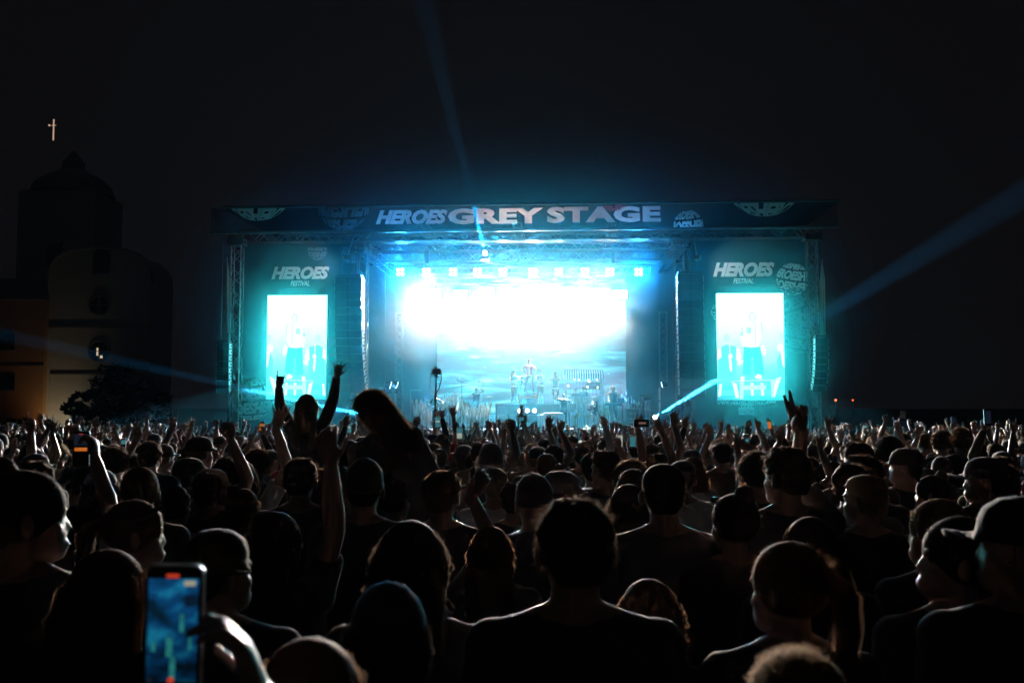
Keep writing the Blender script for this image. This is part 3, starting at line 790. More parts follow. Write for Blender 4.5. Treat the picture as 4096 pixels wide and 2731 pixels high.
def add_head(mb, M):
    T = lambda x, y, z: M @ V((x, y, z)); R3 = M.to_3x3()
    E = lambda c, r, n=14, m=9, R=None: mb.ell(T(*c), r, R3 @ R if R is not None else R3, n, m)
    E((0, 0.0, 1.655), (0.076, 0.096, 0.09), 18, 12)
    E((0, 0.045, 1.60), (0.060, 0.055, 0.075)); E((0, 0.06, 1.558), (0.042, 0.042, 0.034))
    E((0, 0.03, 1.575), (0.055, 0.06, 0.045))
    mb.rcone(T(0, 0.086, 1.645), T(0, 0.099, 1.610), 0.008, 0.0115, n=8)           # nose
    E((0, 0.096, 1.572), (0.025, 0.012, 0.007), 8, 6); E((0, 0.094, 1.560), (0.022, 0.012, 0.007), 8, 6)   # lips
    for s_ in (-1, 1):
        E((s_ * 0.084, -0.006, 1.628), (0.009, 0.020, 0.034), 10, 8, Matrix.Rotation(s_ * 0.55, 3, 'Z'))    # ears
        E((s_ * 0.031, 0.078, 1.645), (0.013, 0.010, 0.008), 8, 6)
        E((s_ * 0.03, 0.084, 1.663), (0.024, 0.010, 0.006), 8, 6)
        E((s_ * 0.045, 0.06, 1.61), (0.02, 0.025, 0.022), 8, 6)
def add_neck(mb, M, r=0.056):
    mb.rcone((0, -0.012, 1.45), M @ V((0, -0.004, 1.58)), r * 1.12, r * 0.96, n=14)

def figure_parts(arms, head=(0, 0, 0), legs='stand', build=1.0, female=False):
    """arms: [(elbow, wrist, handdir, palm, pose)] for right (+x) and left (-x); returns builders"""
    M = headframe(*head)
    b = MB()
    k = build
    b.loft([ellring(z, hx * k * (0.9 if female and z > 1.2 else 1), hy * (k if z < 1.45 else 1)) for z, hx, hy in TORSO])
    add_neck(b, M, 0.056 * (0.86 if female else 1)); add_head(b, M)
    sw = SH * (0.9 if female else 1) * (0.5 + 0.5 * k)
    for sd in (1, -1):                            # trapezius line and shoulders
        b.rcone((sd * 0.04, -0.014, 1.488), (sd * sw * 0.92, 0, SHZ + 0.004), 0.050, 0.050, n=12, flat=1.0)
    hips = [(0.085, 0.93), (-0.085, 0.93)]
    L = {}
    for i, sd in enumerate((1, -1)):
        if legs == 'stand': kn = V((sd * 0.10, 0.02, 0.50)); an = V((sd * 0.12, -0.01, 0.09)); ft = V((sd * 0.14, 0.13, 0.035))
        elif legs == 'wide': kn = V((sd * 0.16, 0.03, 0.50)); an = V((sd * 0.23, -0.01, 0.09)); ft = V((sd * 0.27, 0.12, 0.035))
        elif legs == 'walk': kn = V((sd * 0.09, 0.02 + sd * 0.12, 0.51)); an = V((sd * 0.10, sd * 0.22 - 0.02, 0.10)); ft = an + V((0, 0.14, -0.055))
        else: kn = V((sd * 0.13, 0.36, 0.90)); an = V((sd * 0.12, 0.30, 0.46)); ft = an + V((0, 0.12, -0.06))      # on shoulders
        hp = V((sd * 0.088, 0, 0.90)); L[sd] = (hp, kn, an, ft)
        b.rcone(hp, kn, 0.088 * k, 0.056, n=12); b.rcone(kn, kn.lerp(an, 0.35), 0.056, 0.057, n=12); b.rcone(kn.lerp(an, 0.35), an, 0.057, 0.036, n=12)
        b.rcone(an + V((0, -0.02, -0.045)), ft, 0.04, 0.034, n=10, flat=0.8)
    A = {}
    for sd, arm in zip((1, -1), arms):
        S = V((sd * sw, 0, SHZ)); 
        if arm is None:
            el = V((sd * (sw + 0.045), -0.02, 1.13)); W = V((sd * (sw + 0.05), 0.06, 0.88)); hd = V((0, .15, -1)); pn = V((-sd, 0, 0)); ps = 'relaxed'
        else:
            el, W, hd, pn, ps = arm; el = V(el); W = V(W)
        u = (el - S); lift = max(0, min(1, (u.normalized().z + 0.6) / 1.6)) if u.length > 0 else 0
        S2 = S + V((-sd * 0.02 * lift, 0, 0.035 * lift))
        b.ell(S2, (0.058, 0.055, 0.058)); b.rcone(S2, el, 0.052 * (0.85 if female else 1), 0.038, n=12); m1 = el.lerp(W, 0.3)
        b.rcone(el, m1, 0.039, 0.040, n=12); b.rcone(m1, W, 0.040, 0.026, n=12)
        hand(b, W, V(hd), V(pn), sd, ps, 0.94 if female else 1.0)
        A[sd] = (S2, el, W)
    return b, A, L, M

def fuse(mb, name, mts, voxel, dec, smooth=1, sm_it=3, post=None):
    """all pieces of a builder grown together into one continuous surface"""
    me = mb.mesh('tmp'); ob = bpy.data.objects.new('tmp', me); COL.objects.link(ob)
    r = ob.modifiers.new('r', 'REMESH'); r.mode = 'VOXEL'; r.voxel_size = voxel
    s_ = ob.modifiers.new('s', 'SMOOTH'); s_.factor = 0.5; s_.iterations = sm_it
    if dec < 1: d = ob.modifiers.new('d', 'DECIMATE'); d.ratio = dec
    dg = bpy.context.evaluated_depsgraph_get(); out = bpy.data.meshes.new_from_object(ob.evaluated_get(dg))
    out.name = name; bpy.data.objects.remove(ob); bpy.data.meshes.remove(me)
    out.materials.clear()
    for m in (mts if isinstance(mts, (list, tuple)) else [mts]): out.materials.append(m)
    out.polygons.foreach_set('use_smooth', [True] * len(out.polygons))
    if post: post(out)
    out.update()
    return out

def garment_top(A, sleeve, k=1.0, female=False, hood=False, loose=0.014, hem=0.86):
    b = MB()
    b.loft([ellring(z, (hx * k * (0.9 if female and z > 1.2 else 1)) + loose + (0.012 if 1.0 < z < 1.3 else 0), hy * k + loose, n=22) for z, hx, hy in TORSO if z >= hem][:-2] + [ellring(1.488, 0.088, 0.082, -0.004)])
    for sd, (S, el, W) in A.items():
        b.rcone((sd * 0.055, -0.012, 1.468), S, 0.058, 0.060, n=14)
        b.ell(S, (0.068, 0.066, 0.068))
        if sleeve == 'short':
            b.rcone(S, S.lerp(el, 0.62), 0.063, 0.062, n=14, cap1=False)
        elif sleeve == 'long':
            b.rcone(S, el, 0.063, 0.052, n=14); b.rcone(el, el.lerp(W, 0.9), 0.052, 0.038, n=14)
        elif sleeve == 'none':
            b.rcone(S, S.lerp(el, 0.1), 0.06, 0.058, n=14, cap1=False)
    if hood:
        b.ell((0, -0.10, 1.46), (0.11, 0.06, 0.075)); b.torus((0, -0.02, 1.485), 0.085, 0.03, (0, 0.3, 1))
    return b
def garment_bottom(L, kind, k=1.0):
    b = MB()
    b.loft([ellring(z, hx * k + 0.012, hy * k + 0.012, n=20) for z, hx, hy in TORSO[:4]])
    for sd, (hp, kn, an, ft) in L.items():
        if kind == 'trousers':
            b.rcone(hp, kn, 0.100 * k, 0.072, n=12); b.rcone(kn, an + V((0, 0, 0.01)), 0.072, 0.056, n=12, cap1=False)
        elif kind == 'shorts':
            b.rcone(hp, hp.lerp(kn, 0.9), 0.102 * k, 0.085, n=12, cap1=False)
        elif kind == 'skirt':
            b.rcone(hp, hp.lerp(kn, 0.5), 0.105, 0.12, n=12, cap1=False)
    return b
def garment_shoes(L):
    b = MB()
    for sd, (hp, kn, an, ft) in L.items():
        d = (ft - an); d.z = 0; d = d.normalized() if d.length > 0.01 else V((0, 1, 0))
        h = V((an.x, an.y, an.z - 0.045)) - d * 0.03
        b.rcone(h, h + d * 0.16 + V((0, 0, -0.005)), 0.047, 0.043, n=12, flat=0.9); b.rcone(h + V((0, 0, 0.02)), h + V((0, 0, .06)) + d * 0.03, 0.045, 0.042, n=12)
        b.box((h + d * 0.07 + V((0, 0, -0.036))), (0.085, 0.26, 0.022), rz=math.atan2(-d.x, d.y))
    return b

# ------------------------------------------------------------------ hair and headgear, in head space (unturned head); placed with the head matrix
def scalp_pts(n, rng, zlow=1.60, front=0.055):
    out = []
    while len(out) < n:
        u = rng.uniform(-1, 1); a = rng.uniform(0, 2 * math.pi); r = math.sqrt(1 - u * u)
        d = V((r * math.cos(a), r * math.sin(a), u))
        p = V((d.x * 0.080, d.y * 0.100, 1.655 + d.z * 0.094))
        if p.z < zlow + (0.055 if p.y > front * 0.4 else 0) : continue
        if p.y > front and p.z < 1.70: continue
        out.append((p, V((d.x / 0.08, d.y / 0.1, d.z / 0.094)).normalized()))
    return out
def strand(vs, fs, pts, w, side):
    o = len(vs); k = len(pts)
    for i, p in enumerate(pts):
        t = i / (k - 1); ww = w * (1 - 0.75 * t)
        vs.append(p - side * ww); vs.append(p + side * ww)
    for i in range(k - 1): fs.append((o + 2 * i, o + 2 * i + 1, o + 2 * i + 3, o + 2 * i + 2))
def hair_mesh(kind, seed, mt, n=1100):
    """hair as a fused base shape plus fine strands"""
    rng = random.Random(seed); b = MB(); vs = []; fs = []
    cap = lambda g=1.0, lo=0.0: b.ell((0, -0.006, 1.662 + lo), (0.082 * g, 0.099 * g, 0.092 * g), n=18, m=12)
    def cut(me): pass
    if kind in ('short', 'buzz'):
        g = 1.0 if kind == 'buzz' else 1.05
        b.loft([ellring(z, hx * g, hy * g, yo, n=20, p=2.0) for z, hx, hy, yo in ((1.572, .044, .028, -.060), (1.60, .064, .052, -.044), (1.635, .0745, .07, -.03), (1.67, .080, .085, -.012), (1.70, .081, .095, -.003), (1.728, .070, .085, -.002), (1.748, .047, .058, -.004), (1.757, .018, .024, -.006))])
        if kind == 'short':
            for p, d in scalp_pts(46, rng, 1.66): q = p + d * rng.uniform(-.004, .007); rr = rng.uniform(.012, .022); b.ell(q, (rr, rr, rr * .8), n=7, m=5)
            lean_ = rng.uniform(-.02, .02)
            for i in range(8): b.ell((lean_ + rng.uniform(-.04, .04), rng.uniform(-.04, .08), 1.738 + rng.uniform(0, .014)), (0.022, 0.028, 0.016), n=8, m=6)
        base = fuse(b, 'hair', mt, 0.009, 0.6, sm_it=2)
        L0 = 0.009 if kind == 'buzz' else 0.022
        for p, d in scalp_pts(n if kind == 'short' else n // 2, rng):
            t = (V((rng.uniform(-.5, .5), 0.45, rng.uniform(0, .5))) + d * .7).normalized()
            L1 = L0 * rng.uniform(0.4, 1.4) * (1.2 if p.z > 1.70 else 0.6)
            q = p + d * 0.002
            strand(vs, fs, [q, q + t * L1 * .55, q + t * L1 + V((rng.uniform(-.4, .4) * L1, rng.uniform(-.4, .4) * L1, -L1 * 0.3))], 0.0019, t.cross(V((rng.uniform(-1, 1), rng.uniform(-1, 1), rng.uniform(-1, 1)))).normalized())
    elif kind in ('curly', 'bigcurly'):
        g = 1.14 if kind == 'curly' else 1.03
        cap(g, 0.008)
        big = kind == 'bigcurly'
        for p, d in scalp_pts(150 if big else 110, rng, 1.60 if not big else 1.56):
            c = p + d * (0.016 if not big else 0.008); r = rng.uniform(0.010, 0.019)
            b.ell(c, (r, r, r), n=6, m=5)
        if big:
            for i in range(90):
                a = rng.uniform(-3.0, -0.1); z = rng.uniform(1.30, 1.64); R_ = 0.095 + 0.075 * (1.64 - z) / 0.3
                b.ell((math.cos(a) * R_, math.sin(a) * R_ * 0.75 - 0.01, z), (0.028, 0.028, 0.034), n=6, m=5)
            b.loft([ellring(z, hx, hy, -0.04, n=16, p=2.0) for z, hx, hy in ((1.36, .10, .05), (1.5, .11, .07), (1.64, .10, .08))])
        base = fuse(b, 'hair', mt, 0.008, 0.5, sm_it=1)
        PD = scalp_pts(n, rng, 1.59)
        if big:
            for i in range(n):
                a = rng.uniform(-2.9, -0.25); z = rng.uniform(1.33, 1.64); R_ = 0.095 + 0.06 * (1.64 - z) / 0.28
                PD.append((V((math.cos(a) * R_, math.sin(a) * R_ * 0.75 - 0.03, z)), V((math.cos(a), math.sin(a), -.3)).normalized()))
        for p, d in PD:
            q = p + d * (0.02 if not big else 0.016); t = (d + V((rng.uniform(-1, 1), rng.uniform(-1, 1), rng.uniform(-1, 1))) * 0.7).normalized(); s2 = t.orthogonal().normalized(); r = rng.uniform(.005, .010); u3 = t.cross(s2); L1 = rng.uniform(.01, .028)
            pts = [q + t * (L1 * j / 7) + s2 * (r * math.cos(j * 1.1)) + u3 * (r * math.sin(j * 1.1)) for j in range(8)]
            strand(vs, fs, pts, 0.0014, d.cross(t).normalized() if d.cross(t).length > 1e-3 else s2)
    else:
        # long / bun / pony / bob: smooth cap combed back from a parting
        cap(1.06, 0.004)
        if kind in ('long', 'bob'):
            zl = 1.30 if kind == 'long' else 1.48
            b.loft([ellring(z, hx, hy, yo, n=18, p=2.1) for z, hx, hy, yo in ((zl, .075, .018, -.085), (zl + .06, .088, .030, -.078), (1.50, .086, .040, -.068), (1.58, .087, .055, -.048), (1.66, .086, .085, -.02))])
            for s_ in (-1, 1): b.rcone((s_ * .074, .02, 1.63), (s_ * .082, -.01, max(zl, 1.40)), .022, .016, n=8)
        if kind == 'bun':
            b.ell((0, -0.06, 1.765), (0.038, 0.038, 0.034), n=12, m=8)
        if kind == 'pony':
            b.ell((0, -0.105, 1.69), (0.022, 0.022, 0.022), n=8, m=6)
            pts = [V((0, -.11, 1.69)), V((.0, -.15, 1.66)), V((.0, -.16, 1.57)), V((.004, -.145, 1.46)), V((.008, -.135, 1.36))]
            for i in range(4): b.rcone(pts[i], pts[i + 1], (.020, .030, .030, .022)[i], (.030, .030, .022, .008)[i], n=8)
        # combed clumps give the surface its ridges
        for p, d in scalp_pts(64, rng, 1.62):
            sd_ = 1 if p.x > 0 else -1; rr = rng.uniform(.006, .011)
            if kind in ('long', 'bob'):
                zl_ = (1.30 if kind == 'long' else 1.48) + rng.uniform(-.02, .06); x1 = sd_ * rng.uniform(.05, .092); y1 = rng.uniform(-.10, -.05)
                b.tube([p + d * .002, V((sd_ * max(abs(p.x), .07) * 1.12, min(p.y, .02) - .02, 1.60)), V((x1 * 1.05, y1, (1.6 + zl_) / 2)), V((x1, y1, zl_))] if rng.random() < .6 else [p + d * .002, p + d * .004 + V((0, -.03, -.02))], rr, 6)
            else:
                tg = V((0, -.10, 1.69)) if kind == 'pony' else V((0, -.05, 1.75)); m_ = p.lerp(tg, .5); m_ = V((0, 0, 1.66)) + (m_ - V((0, 0, 1.66))).normalized() * .096
                b.tube([p + d * .001, m_, tg], rr * .8, 6)
        base = fuse(b, 'hair', mt, 0.007, 0.5, sm_it=2)
        for p, d in scalp_pts(n, rng, 1.60):
            side = 1 if p.x > 0 else -1
            if kind in ('long', 'bob'):
                zl = (1.28 if kind == 'long' else 1.47) + rng.uniform(-0.03, 0.05)
                x1 = side * rng.uniform(.045, .10); y1 = rng.uniform(-.12, -.03)
                pts = [p + d * .006, p + d * .012 + V((side * .012, -.012, -.03)), V((side * max(abs(p.x), .075) * 1.1, min(p.y, .02) - .02, 1.60)), V((x1 * 1.08, y1, (1.58 + zl) / 2)), V((x1 + rng.uniform(-.02, .02), y1 + rng.uniform(-.02, .02), zl))]
                if p.z < 1.62: pts = pts[2:]
                if rng.random() < .2: pts = [q_ + V((rng.gauss(0, .008), rng.gauss(0, .008), 0)) for q_ in pts]
                strand(vs, fs, pts, 0.0022, V((0.6, 0.8, 0)).normalized() if rng.random() < .5 else V((0.8, -0.6, 0)).normalized())
            else:
                if p.z < 1.635: continue
                tgt = V((0, -0.10, 1.69)) if kind == 'pony' else V((0, -0.055, 1.755))
                a = p + d * 0.005; m_ = a.lerp(tgt, 0.5); m_ = m_ + (m_ - V((0, 0, 1.655))).normalized() * 0.007
                if rng.random() < 0.15: strand(vs, fs, [a, a + d * rng.uniform(.004, .012) + V((rng.uniform(-.02, .02), rng.uniform(-.03, .01), rng.uniform(-.01, .01))), a + d * rng.uniform(.002, .012) + V((rng.uniform(-.03, .03), rng.uniform(-.04, .01), rng.uniform(-.02, .0)))], 0.0009, d.orthogonal().normalized())
                else: strand(vs, fs, [a, m_, tgt], 0.002, d.cross(tgt - a).normalized())
        if kind == 'pony':
            for i in range(260):
                a = rng.uniform(0, 6.28); r = rng.uniform(.01, .034); zz = rng.uniform(1.28, 1.38)
                ph_ = rng.uniform(0, 6.28); strand(vs, fs, [V((0, -.11, 1.69))] + [V((r * math.cos(a) * (1 + .5 * u_) + .008 * math.sin(ph_ + 9 * u_), -.16 + .02 * u_ + r * math.sin(a) + .008 * math.cos(ph_ + 9 * u_), 1.65 + (zz - 1.65) * u_)) for u_ in (0, .2, .4, .6, .8, 1)], 0.0018, V((math.sin(a), -math.cos(a), 0)))
    # join base and strands
    bv = [v.co.copy() for v in base.vertices]; bf = [tuple(p.vertices) for p in base.polygons]; o = len(bv)
    bpy.data.meshes.remove(base)
    me = bpy.data.meshes.new('hair'); me.from_pydata([tuple(p) for p in bv + vs], [], bf + [tuple(i + o for i in f) for f in fs]); me.materials.append(mt)
    me.polygons.foreach_set('use_smooth', [True] * len(me.polygons)); me.update()
    return me
def cap_mesh(kind, mt):
    b = MB()
    if kind == 'cap':
        b.loft([ellring(z, hx, hy, yo, n=20, p=2.0) for z, hx, hy, yo in ((1.655, .088, .106, -.004), (1.70, .088, .106, -.004), (1.735, .074, .09, -.004), (1.757, .045, .055, -.004), (1.764, .01, .012, -.004))])
        # curved brim
        rings = []
        for t in (0, 1):
            ring = []
            for i in range(9):
                a = math.pi * (0.12 + 0.76 * i / 8); r = 1.0
                ring.append((math.cos(a) * 0.082, 0.03 + math.sin(a) * 0.075, 1.672 - 0.012 * abs(math.cos(a)) ** 2))
            for i in range(8, -1, -1):
                a = math.pi * (0.12 + 0.76 * i / 8)
                ring.append((math.cos(a) * 0.084, 0.055 + math.sin(a) * 0.128, 1.664 - 0.022 * abs(math.cos(a)) ** 2))
            rings.append([(x, y, z + 0.011 * t) for x, y, z in ring])
        b.loft(rings)
        return fuse(b, 'cap', mt, 0.0055, 0.4, sm_it=1)
    if kind == 'beanie':
        b.loft([ellring(z, hx, hy, -.006, n=20, p=2.0) for z, hx, hy in ((1.635, .088, .104), (1.66, .092, .108), (1.672, .088, .104), (1.71, .086, .101), (1.745, .072, .085), (1.775, .045, .055), (1.788, .012, .015))])
    if kind == 'bucket':
        b.loft([ellring(z, hx, hy, -.004, n=24, p=2.0) for z, hx, hy in ((1.60, .135, .150), (1.606, .137, .152), (1.675, .094, .110), (1.74, .084, .098), (1.765, .074, .088), (1.772, .04, .05))])
    return fuse(b, 'hat', mt, 0.008, 0.4, sm_it=1)
def glasses_mesh(mt):
    b = MB()
    for s_ in (-1, 1):
        b.ell((s_ * .034, .075, 1.73), (.026, .006, .020), Matrix.Rotation(-.9, 3, 'X'), n=12, m=6)
        b.tube([(s_ * .060, .068, 1.728), (s_ * .083, .02, 1.70), (s_ * .083, -.04, 1.675)], 0.0025, 5)
    b.bar((-.012, .078, 1.733), (.012, .078, 1.733), .003)
    me = b.mesh('sunglasses', mt, smooth=True); return me

HAIRS = {}
def get_hair(kind, mt, seed=0, n=1100):
    k = (kind, mt.name, seed, n)
    if k not in HAIRS: HAIRS[k] = cap_mesh(kind, mt) if kind in ('cap', 'beanie', 'bucket') else (glasses_mesh(mt) if kind == 'shades' else hair_mesh(kind, len(HAIRS) + 11 + seed, mt, n))
    return HAIRS[k]
def child(me, name, root, M=None, label=None):
    o = bpy.data.objects.new(name, me); COL.objects.link(o); o.parent = root
    if M is not None: o.matrix_local = M
    if label: o['label'] = label
    return o
HATNAME = {'cap': 'cap', 'beanie': 'beanie', 'bucket': 'bucket_hat', 'shades': 'sunglasses'}
def person(loc, rz, scale, arms=(None, None), head=(0, 0, 0), legs='stand', build=1.0, female=False, skin=0,
           top=('short', None), bottom=('trousers', None), shoes=None, hair=('short', None), hats=(), voxel=0.008, dec=0.25, hood=False,
           label=None, group=None, hatrot=0.0, extra=None, name='person', hem=0.86):
    b, A, L, M = figure_parts(arms, head, legs, build, female)
    body = fuse(b, 'person', skins[skin], voxel, dec)
    o = bpy.data.objects.new(name, body); COL.objects.link(o)
    o.location = loc; o.rotation_euler = (0, 0, rz); o.scale = (scale,) * 3
    tag(o, label, 'person', group)
    if top: child(fuse(garment_top(A, top[0], build, female, hood, hem=hem), 'top', top[1], max(voxel, 0.011), 0.35), 't_shirt' if top[0] == 'short' else ('hooded_top' if hood else ('vest' if top[0] == 'none' else 'jacket')), o)
    if bottom: child(fuse(garment_bottom(L, bottom[0], build), 'bottom', bottom[1], 0.014, 0.35), bottom[0], o)
    if shoes: child(fuse(garment_shoes(L), 'shoes', shoes, 0.010, 0.35), 'shoes', o)
    if hair and hair[0]: child(get_hair(*hair), 'hair', o, M)
    for h in hats:
        child(get_hair(h[0], h[1]), HATNAME[h[0]], o, M @ Matrix.Rotation(hatrot if h[0] == 'cap' else 0, 4, 'Z'))
    o['_m'] = 1; del o['_m']
    return o, A, L, M
# ------------------------------------------------------------------ stage props
riserm = mat('riser_cloth', (0.04, 0.045, 0.05), 0.9, 0.3, 4)
wood = mat('pale_wood', (0.42, 0.36, 0.28), 0.7, 0.2, 9, bump=0.2)
whitewood = mat('white_wood', (0.62, 0.64, 0.62), 0.6, 0.12, 9, bump=0.2)
orangew = mat('orange_wood', (0.62, 0.2, 0.05), 0.6, 0.15, 9)
chrome = mat('chrome', (0.6, 0.62, 0.64), 0.2, 0.1, 9, metal=1.0)
brass = mat('brass', (0.75, 0.5, 0.2), 0.25, 0.15, 9, metal=1.0)
drumteal = mat('drum_shell', (0.05, 0.35, 0.36), 0.3, 0.15, 9)
skinhead = mat('drum_head', (0.6, 0.7, 0.66), 0.6, 0.05, 9)
plastic = mat('plastic_black', (0.015, 0.016, 0.018), 0.35, 0.2, 12)
gold = mat('cymbal', (0.6, 0.5, 0.25), 0.3, 0.1, 9, metal=0.9)

def sx(px, ly): return sp(px, 1600, ly)[0]
def sz(py, ly, px=2100): return sp(px, py, ly)[1]
# riser in the middle, low and high
RY0, RY1 = 2.2, 4.4
ra, rb = sx(2015, RY0), sx(2205, RY0)
rz_ = sz(1614, RY0)
rs = thing('riser', 'two metre high dark riser the brass band stands on', 'riser', ((ra + rb) / 2, 3.3, FLOORZ), stage=True)
m = MB(); m.box(((ra + rb) / 2, 3.5, (FLOORZ + rz_) / 2), (rb - ra + 0.9, 2.2, rz_ - FLOORZ - 0.04)); part('skirt', m, riserm, rs)
m = MB(); m.box(((ra + rb) / 2, 3.5, rz_ - 0.01), (rb - ra + 1.0, 2.3, 0.05)); part('top', m, mat('riser_top', (0.5, 0.5, 0.5), 0.6, .1, 5), rs)
m = MB(); m.box((sx(2085, 2.0), 1.55, sz(1660, 1.5)), (2.3, 0.05, 0.05)); part('front_rail', m, alu, rs)
# bench on the riser
bY = 2.75; bz0 = rz_ + 0.015
bxa, bxb = sx(2074, bY), sx(2158, bY); bzt = bz0 + 0.50
t = thing('bench', 'orange painted bench on the riser with the singer standing on it', 'bench', ((bxa + bxb) / 2, bY, bz0), stage=True)
m = MB(); m.box(((bxa + bxb) / 2, bY, bzt), (bxb - bxa, 0.34, 0.04)); part('seat', m, orangew, t)
m = MB(); m.box(((bxa + bxb) / 2, bY - 0.12, bzt - 0.16), (bxb - bxa - 0.14, 0.03, 0.16)); part('crosspiece', m, orangew, t)
for x_ in (bxa + 0.06, bxb - 0.14, bxb - 0.02):
    for y_ in (-0.12, 0.12):
        if x_ == bxb - 0.02: continue
        m = MB(); m.box((x_, bY + y_, (bz0 + bzt) / 2 - 0.01), (0.07, 0.05, bzt - bz0 - 0.02)); part('leg', m, orangew, t)

def rail_box(px0, py0, px1, py1, ly, name, label, cat, mt, depth=0.5):
    pass
# white plank booth with a mixer on it
cY = 0.9; ca, cb = sx(2152, cY), sx(2260, cY); cz1 = sz(1661, cY)
t = thing('plank_booth', 'white plank box desk with a heart cut out, at the stage front', 'desk', ((ca + cb) / 2, cY, FLOORZ), stage=True)
m = MB(); nb = 11
for i in range(nb):
    w = (cb - ca) / nb
    m.box((ca + w * (i + .5), cY - 0.3, (FLOORZ + cz1) / 2), (w * 0.9, 0.03, cz1 - FLOORZ))
part('front_planks', m, whitewood, t)
m = MB()
for s_ in (ca, cb):
    for i in range(4): m.box((s_, cY - 0.2 + 0.15 * i, (FLOORZ + cz1) / 2), (0.03, 0.13, cz1 - FLOORZ))
part('side_planks', m, whitewood, t)
m = MB(); m.box(((ca + cb) / 2, cY, cz1 + 0.02), (cb - ca + 0.06, 0.66, 0.04)); part('top', m, whitewood, t)
m = MB(); hc = (ca + cb) / 2; hz = FLOORZ + 0.55 * (cz1 - FLOORZ)
hp = [(hc + 0.07 * (16 * math.sin(a) ** 3) / 16, cY - 0.318, hz + 0.07 * (13 * math.cos(a) - 5 * math.cos(2 * a) - 2 * math.cos(3 * a) - math.cos(4 * a)) / 16) for a in [2 * math.pi * i / 24 for i in range(24)]]
m.add(hp, [tuple(range(24))]); part('heart_cutout', m, blackcloth, t)
t = thing('mixer', 'small black mixer with a pale rim lying on the white plank desk', 'mixer', (hc, cY, cz1 + .04), stage=True)
m = MB(); m.box((hc + .1, cY, cz1 + 0.085), (0.95, 0.4, 0.08), rx=0.12); part('case', m, plastic, t)
m = MB()
for i in range(10): m.bar((hc - .3 + .09 * i, cY - .02, cz1 + .12), (hc - .3 + .09 * i, cY - .02, cz1 + .15), .015)
part('knobs', m, alu, t)
# market stall
mY = 4.6; ma_, mb_ = sx(2259, mY), sx(2408, mY); mzt = sz(1478, mY); mzv = sz(1515, mY); mzc = sz(1587, mY)
t = thing('market_stall', 'pale wooden market stall with a teal and white striped awning', 'stall', ((ma_ + mb_) / 2, mY, FLOORZ), stage=True)
for x_ in (ma_ + .06, mb_ - .06):
    m = MB(); m.box((x_, mY - .55, (FLOORZ + mzv) / 2), (0.12, 0.1, mzv - FLOORZ)); part('post', m, wood, t)
    m = MB(); m.box((x_, mY + .55, (FLOORZ + mzt) / 2), (0.12, 0.1, mzt - FLOORZ - .05)); part('post', m, wood, t)
m = MB(); k = 15; w = (mb_ - ma_ - .12) / k
for i in range(k): m.box((ma_ + .06 + w * (i + .5), mY - .5, (FLOORZ + mzc) / 2), (w * .92, .03, mzc - FLOORZ))
part('front_planks', m, wood, t)
m = MB(); m.box(((ma_ + mb_) / 2, mY - .4, mzc + .02), (mb_ - ma_, .5, .04)); part('counter', m, wood, t)
aw0 = mat('awning_white', (0.75, 0.78, 0.76), .8, .05, 4, transl=.3); aw1 = mat('awning_teal', (0.03, 0.28, 0.33), .8, .05, 4, transl=.3)
m = MB(); k = 34; wa, wb = ma_ - .08, mb_ + .08; w = (wb - wa) / k
for i in range(k):
    m.cur = i % 2; x0_, x1_ = wa + w * i, wa + w * (i + 1)
    m.add([(x0_, mY + .6, mzt), (x1_, mY + .6, mzt), (x1_, mY - .72, mzv + .27), (x0_, mY - .72, mzv + .27), (x0_, mY - .76, mzv - .05), (x1_, mY - .76, mzv - .05)], [(0, 3, 2, 1), (3, 4, 5, 2)])
part('awning', m, [aw0, aw1], t)
m = MB()
for i in range(9): m.bar((ma_ + .3 + i * (mb_ - ma_ - .6) / 8, mY + .5, mzv - .1), (ma_ + .3 + i * (mb_ - ma_ - .6) / 8, mY + .5, mzc), .012)
for z_ in (mzv - .2, (mzv + mzc) / 2): m.bar((ma_ + .1, mY + .5, z_), (mb_ - .1, mY + .5, z_), .012)
part('back_grid', m, steel, t)
bulb = emis('bulb', (1, .85, .65), 5)
for i, (bx_, bz_) in enumerate(((2298, 1517), (2316, 1519), (2352, 1521), (2388, 1518), (2273, 1543), (2350, 1547), (2390, 1549), (2357, 1526))):
    x_, z_ = sp(bx_, bz_, mY + .3); o_ = MB(); o_.ell((x_, mY + .3, z_), (.045, .045, .05), n=10, m=6); part('bulb', o_, bulb, t, smooth=True)
leafy = mat('garland', (0.03, 0.06, 0.035), .8, .3, 9); flower = mat('flower', (0.55, .3, .05), .8, .3, 9)
m = MB()
for i in range(160):
    x_ = rnd.uniform(sx(2345, mY), sx(2400, mY)); z_ = rnd.uniform(sz(1556, mY), sz(1530, mY)); m.box((x_, mY + .45, z_), (.07, .02, .05), ry=rnd.uniform(0, 3), rz=rnd.uniform(-1, 1))
part('garland', m, leafy, t)
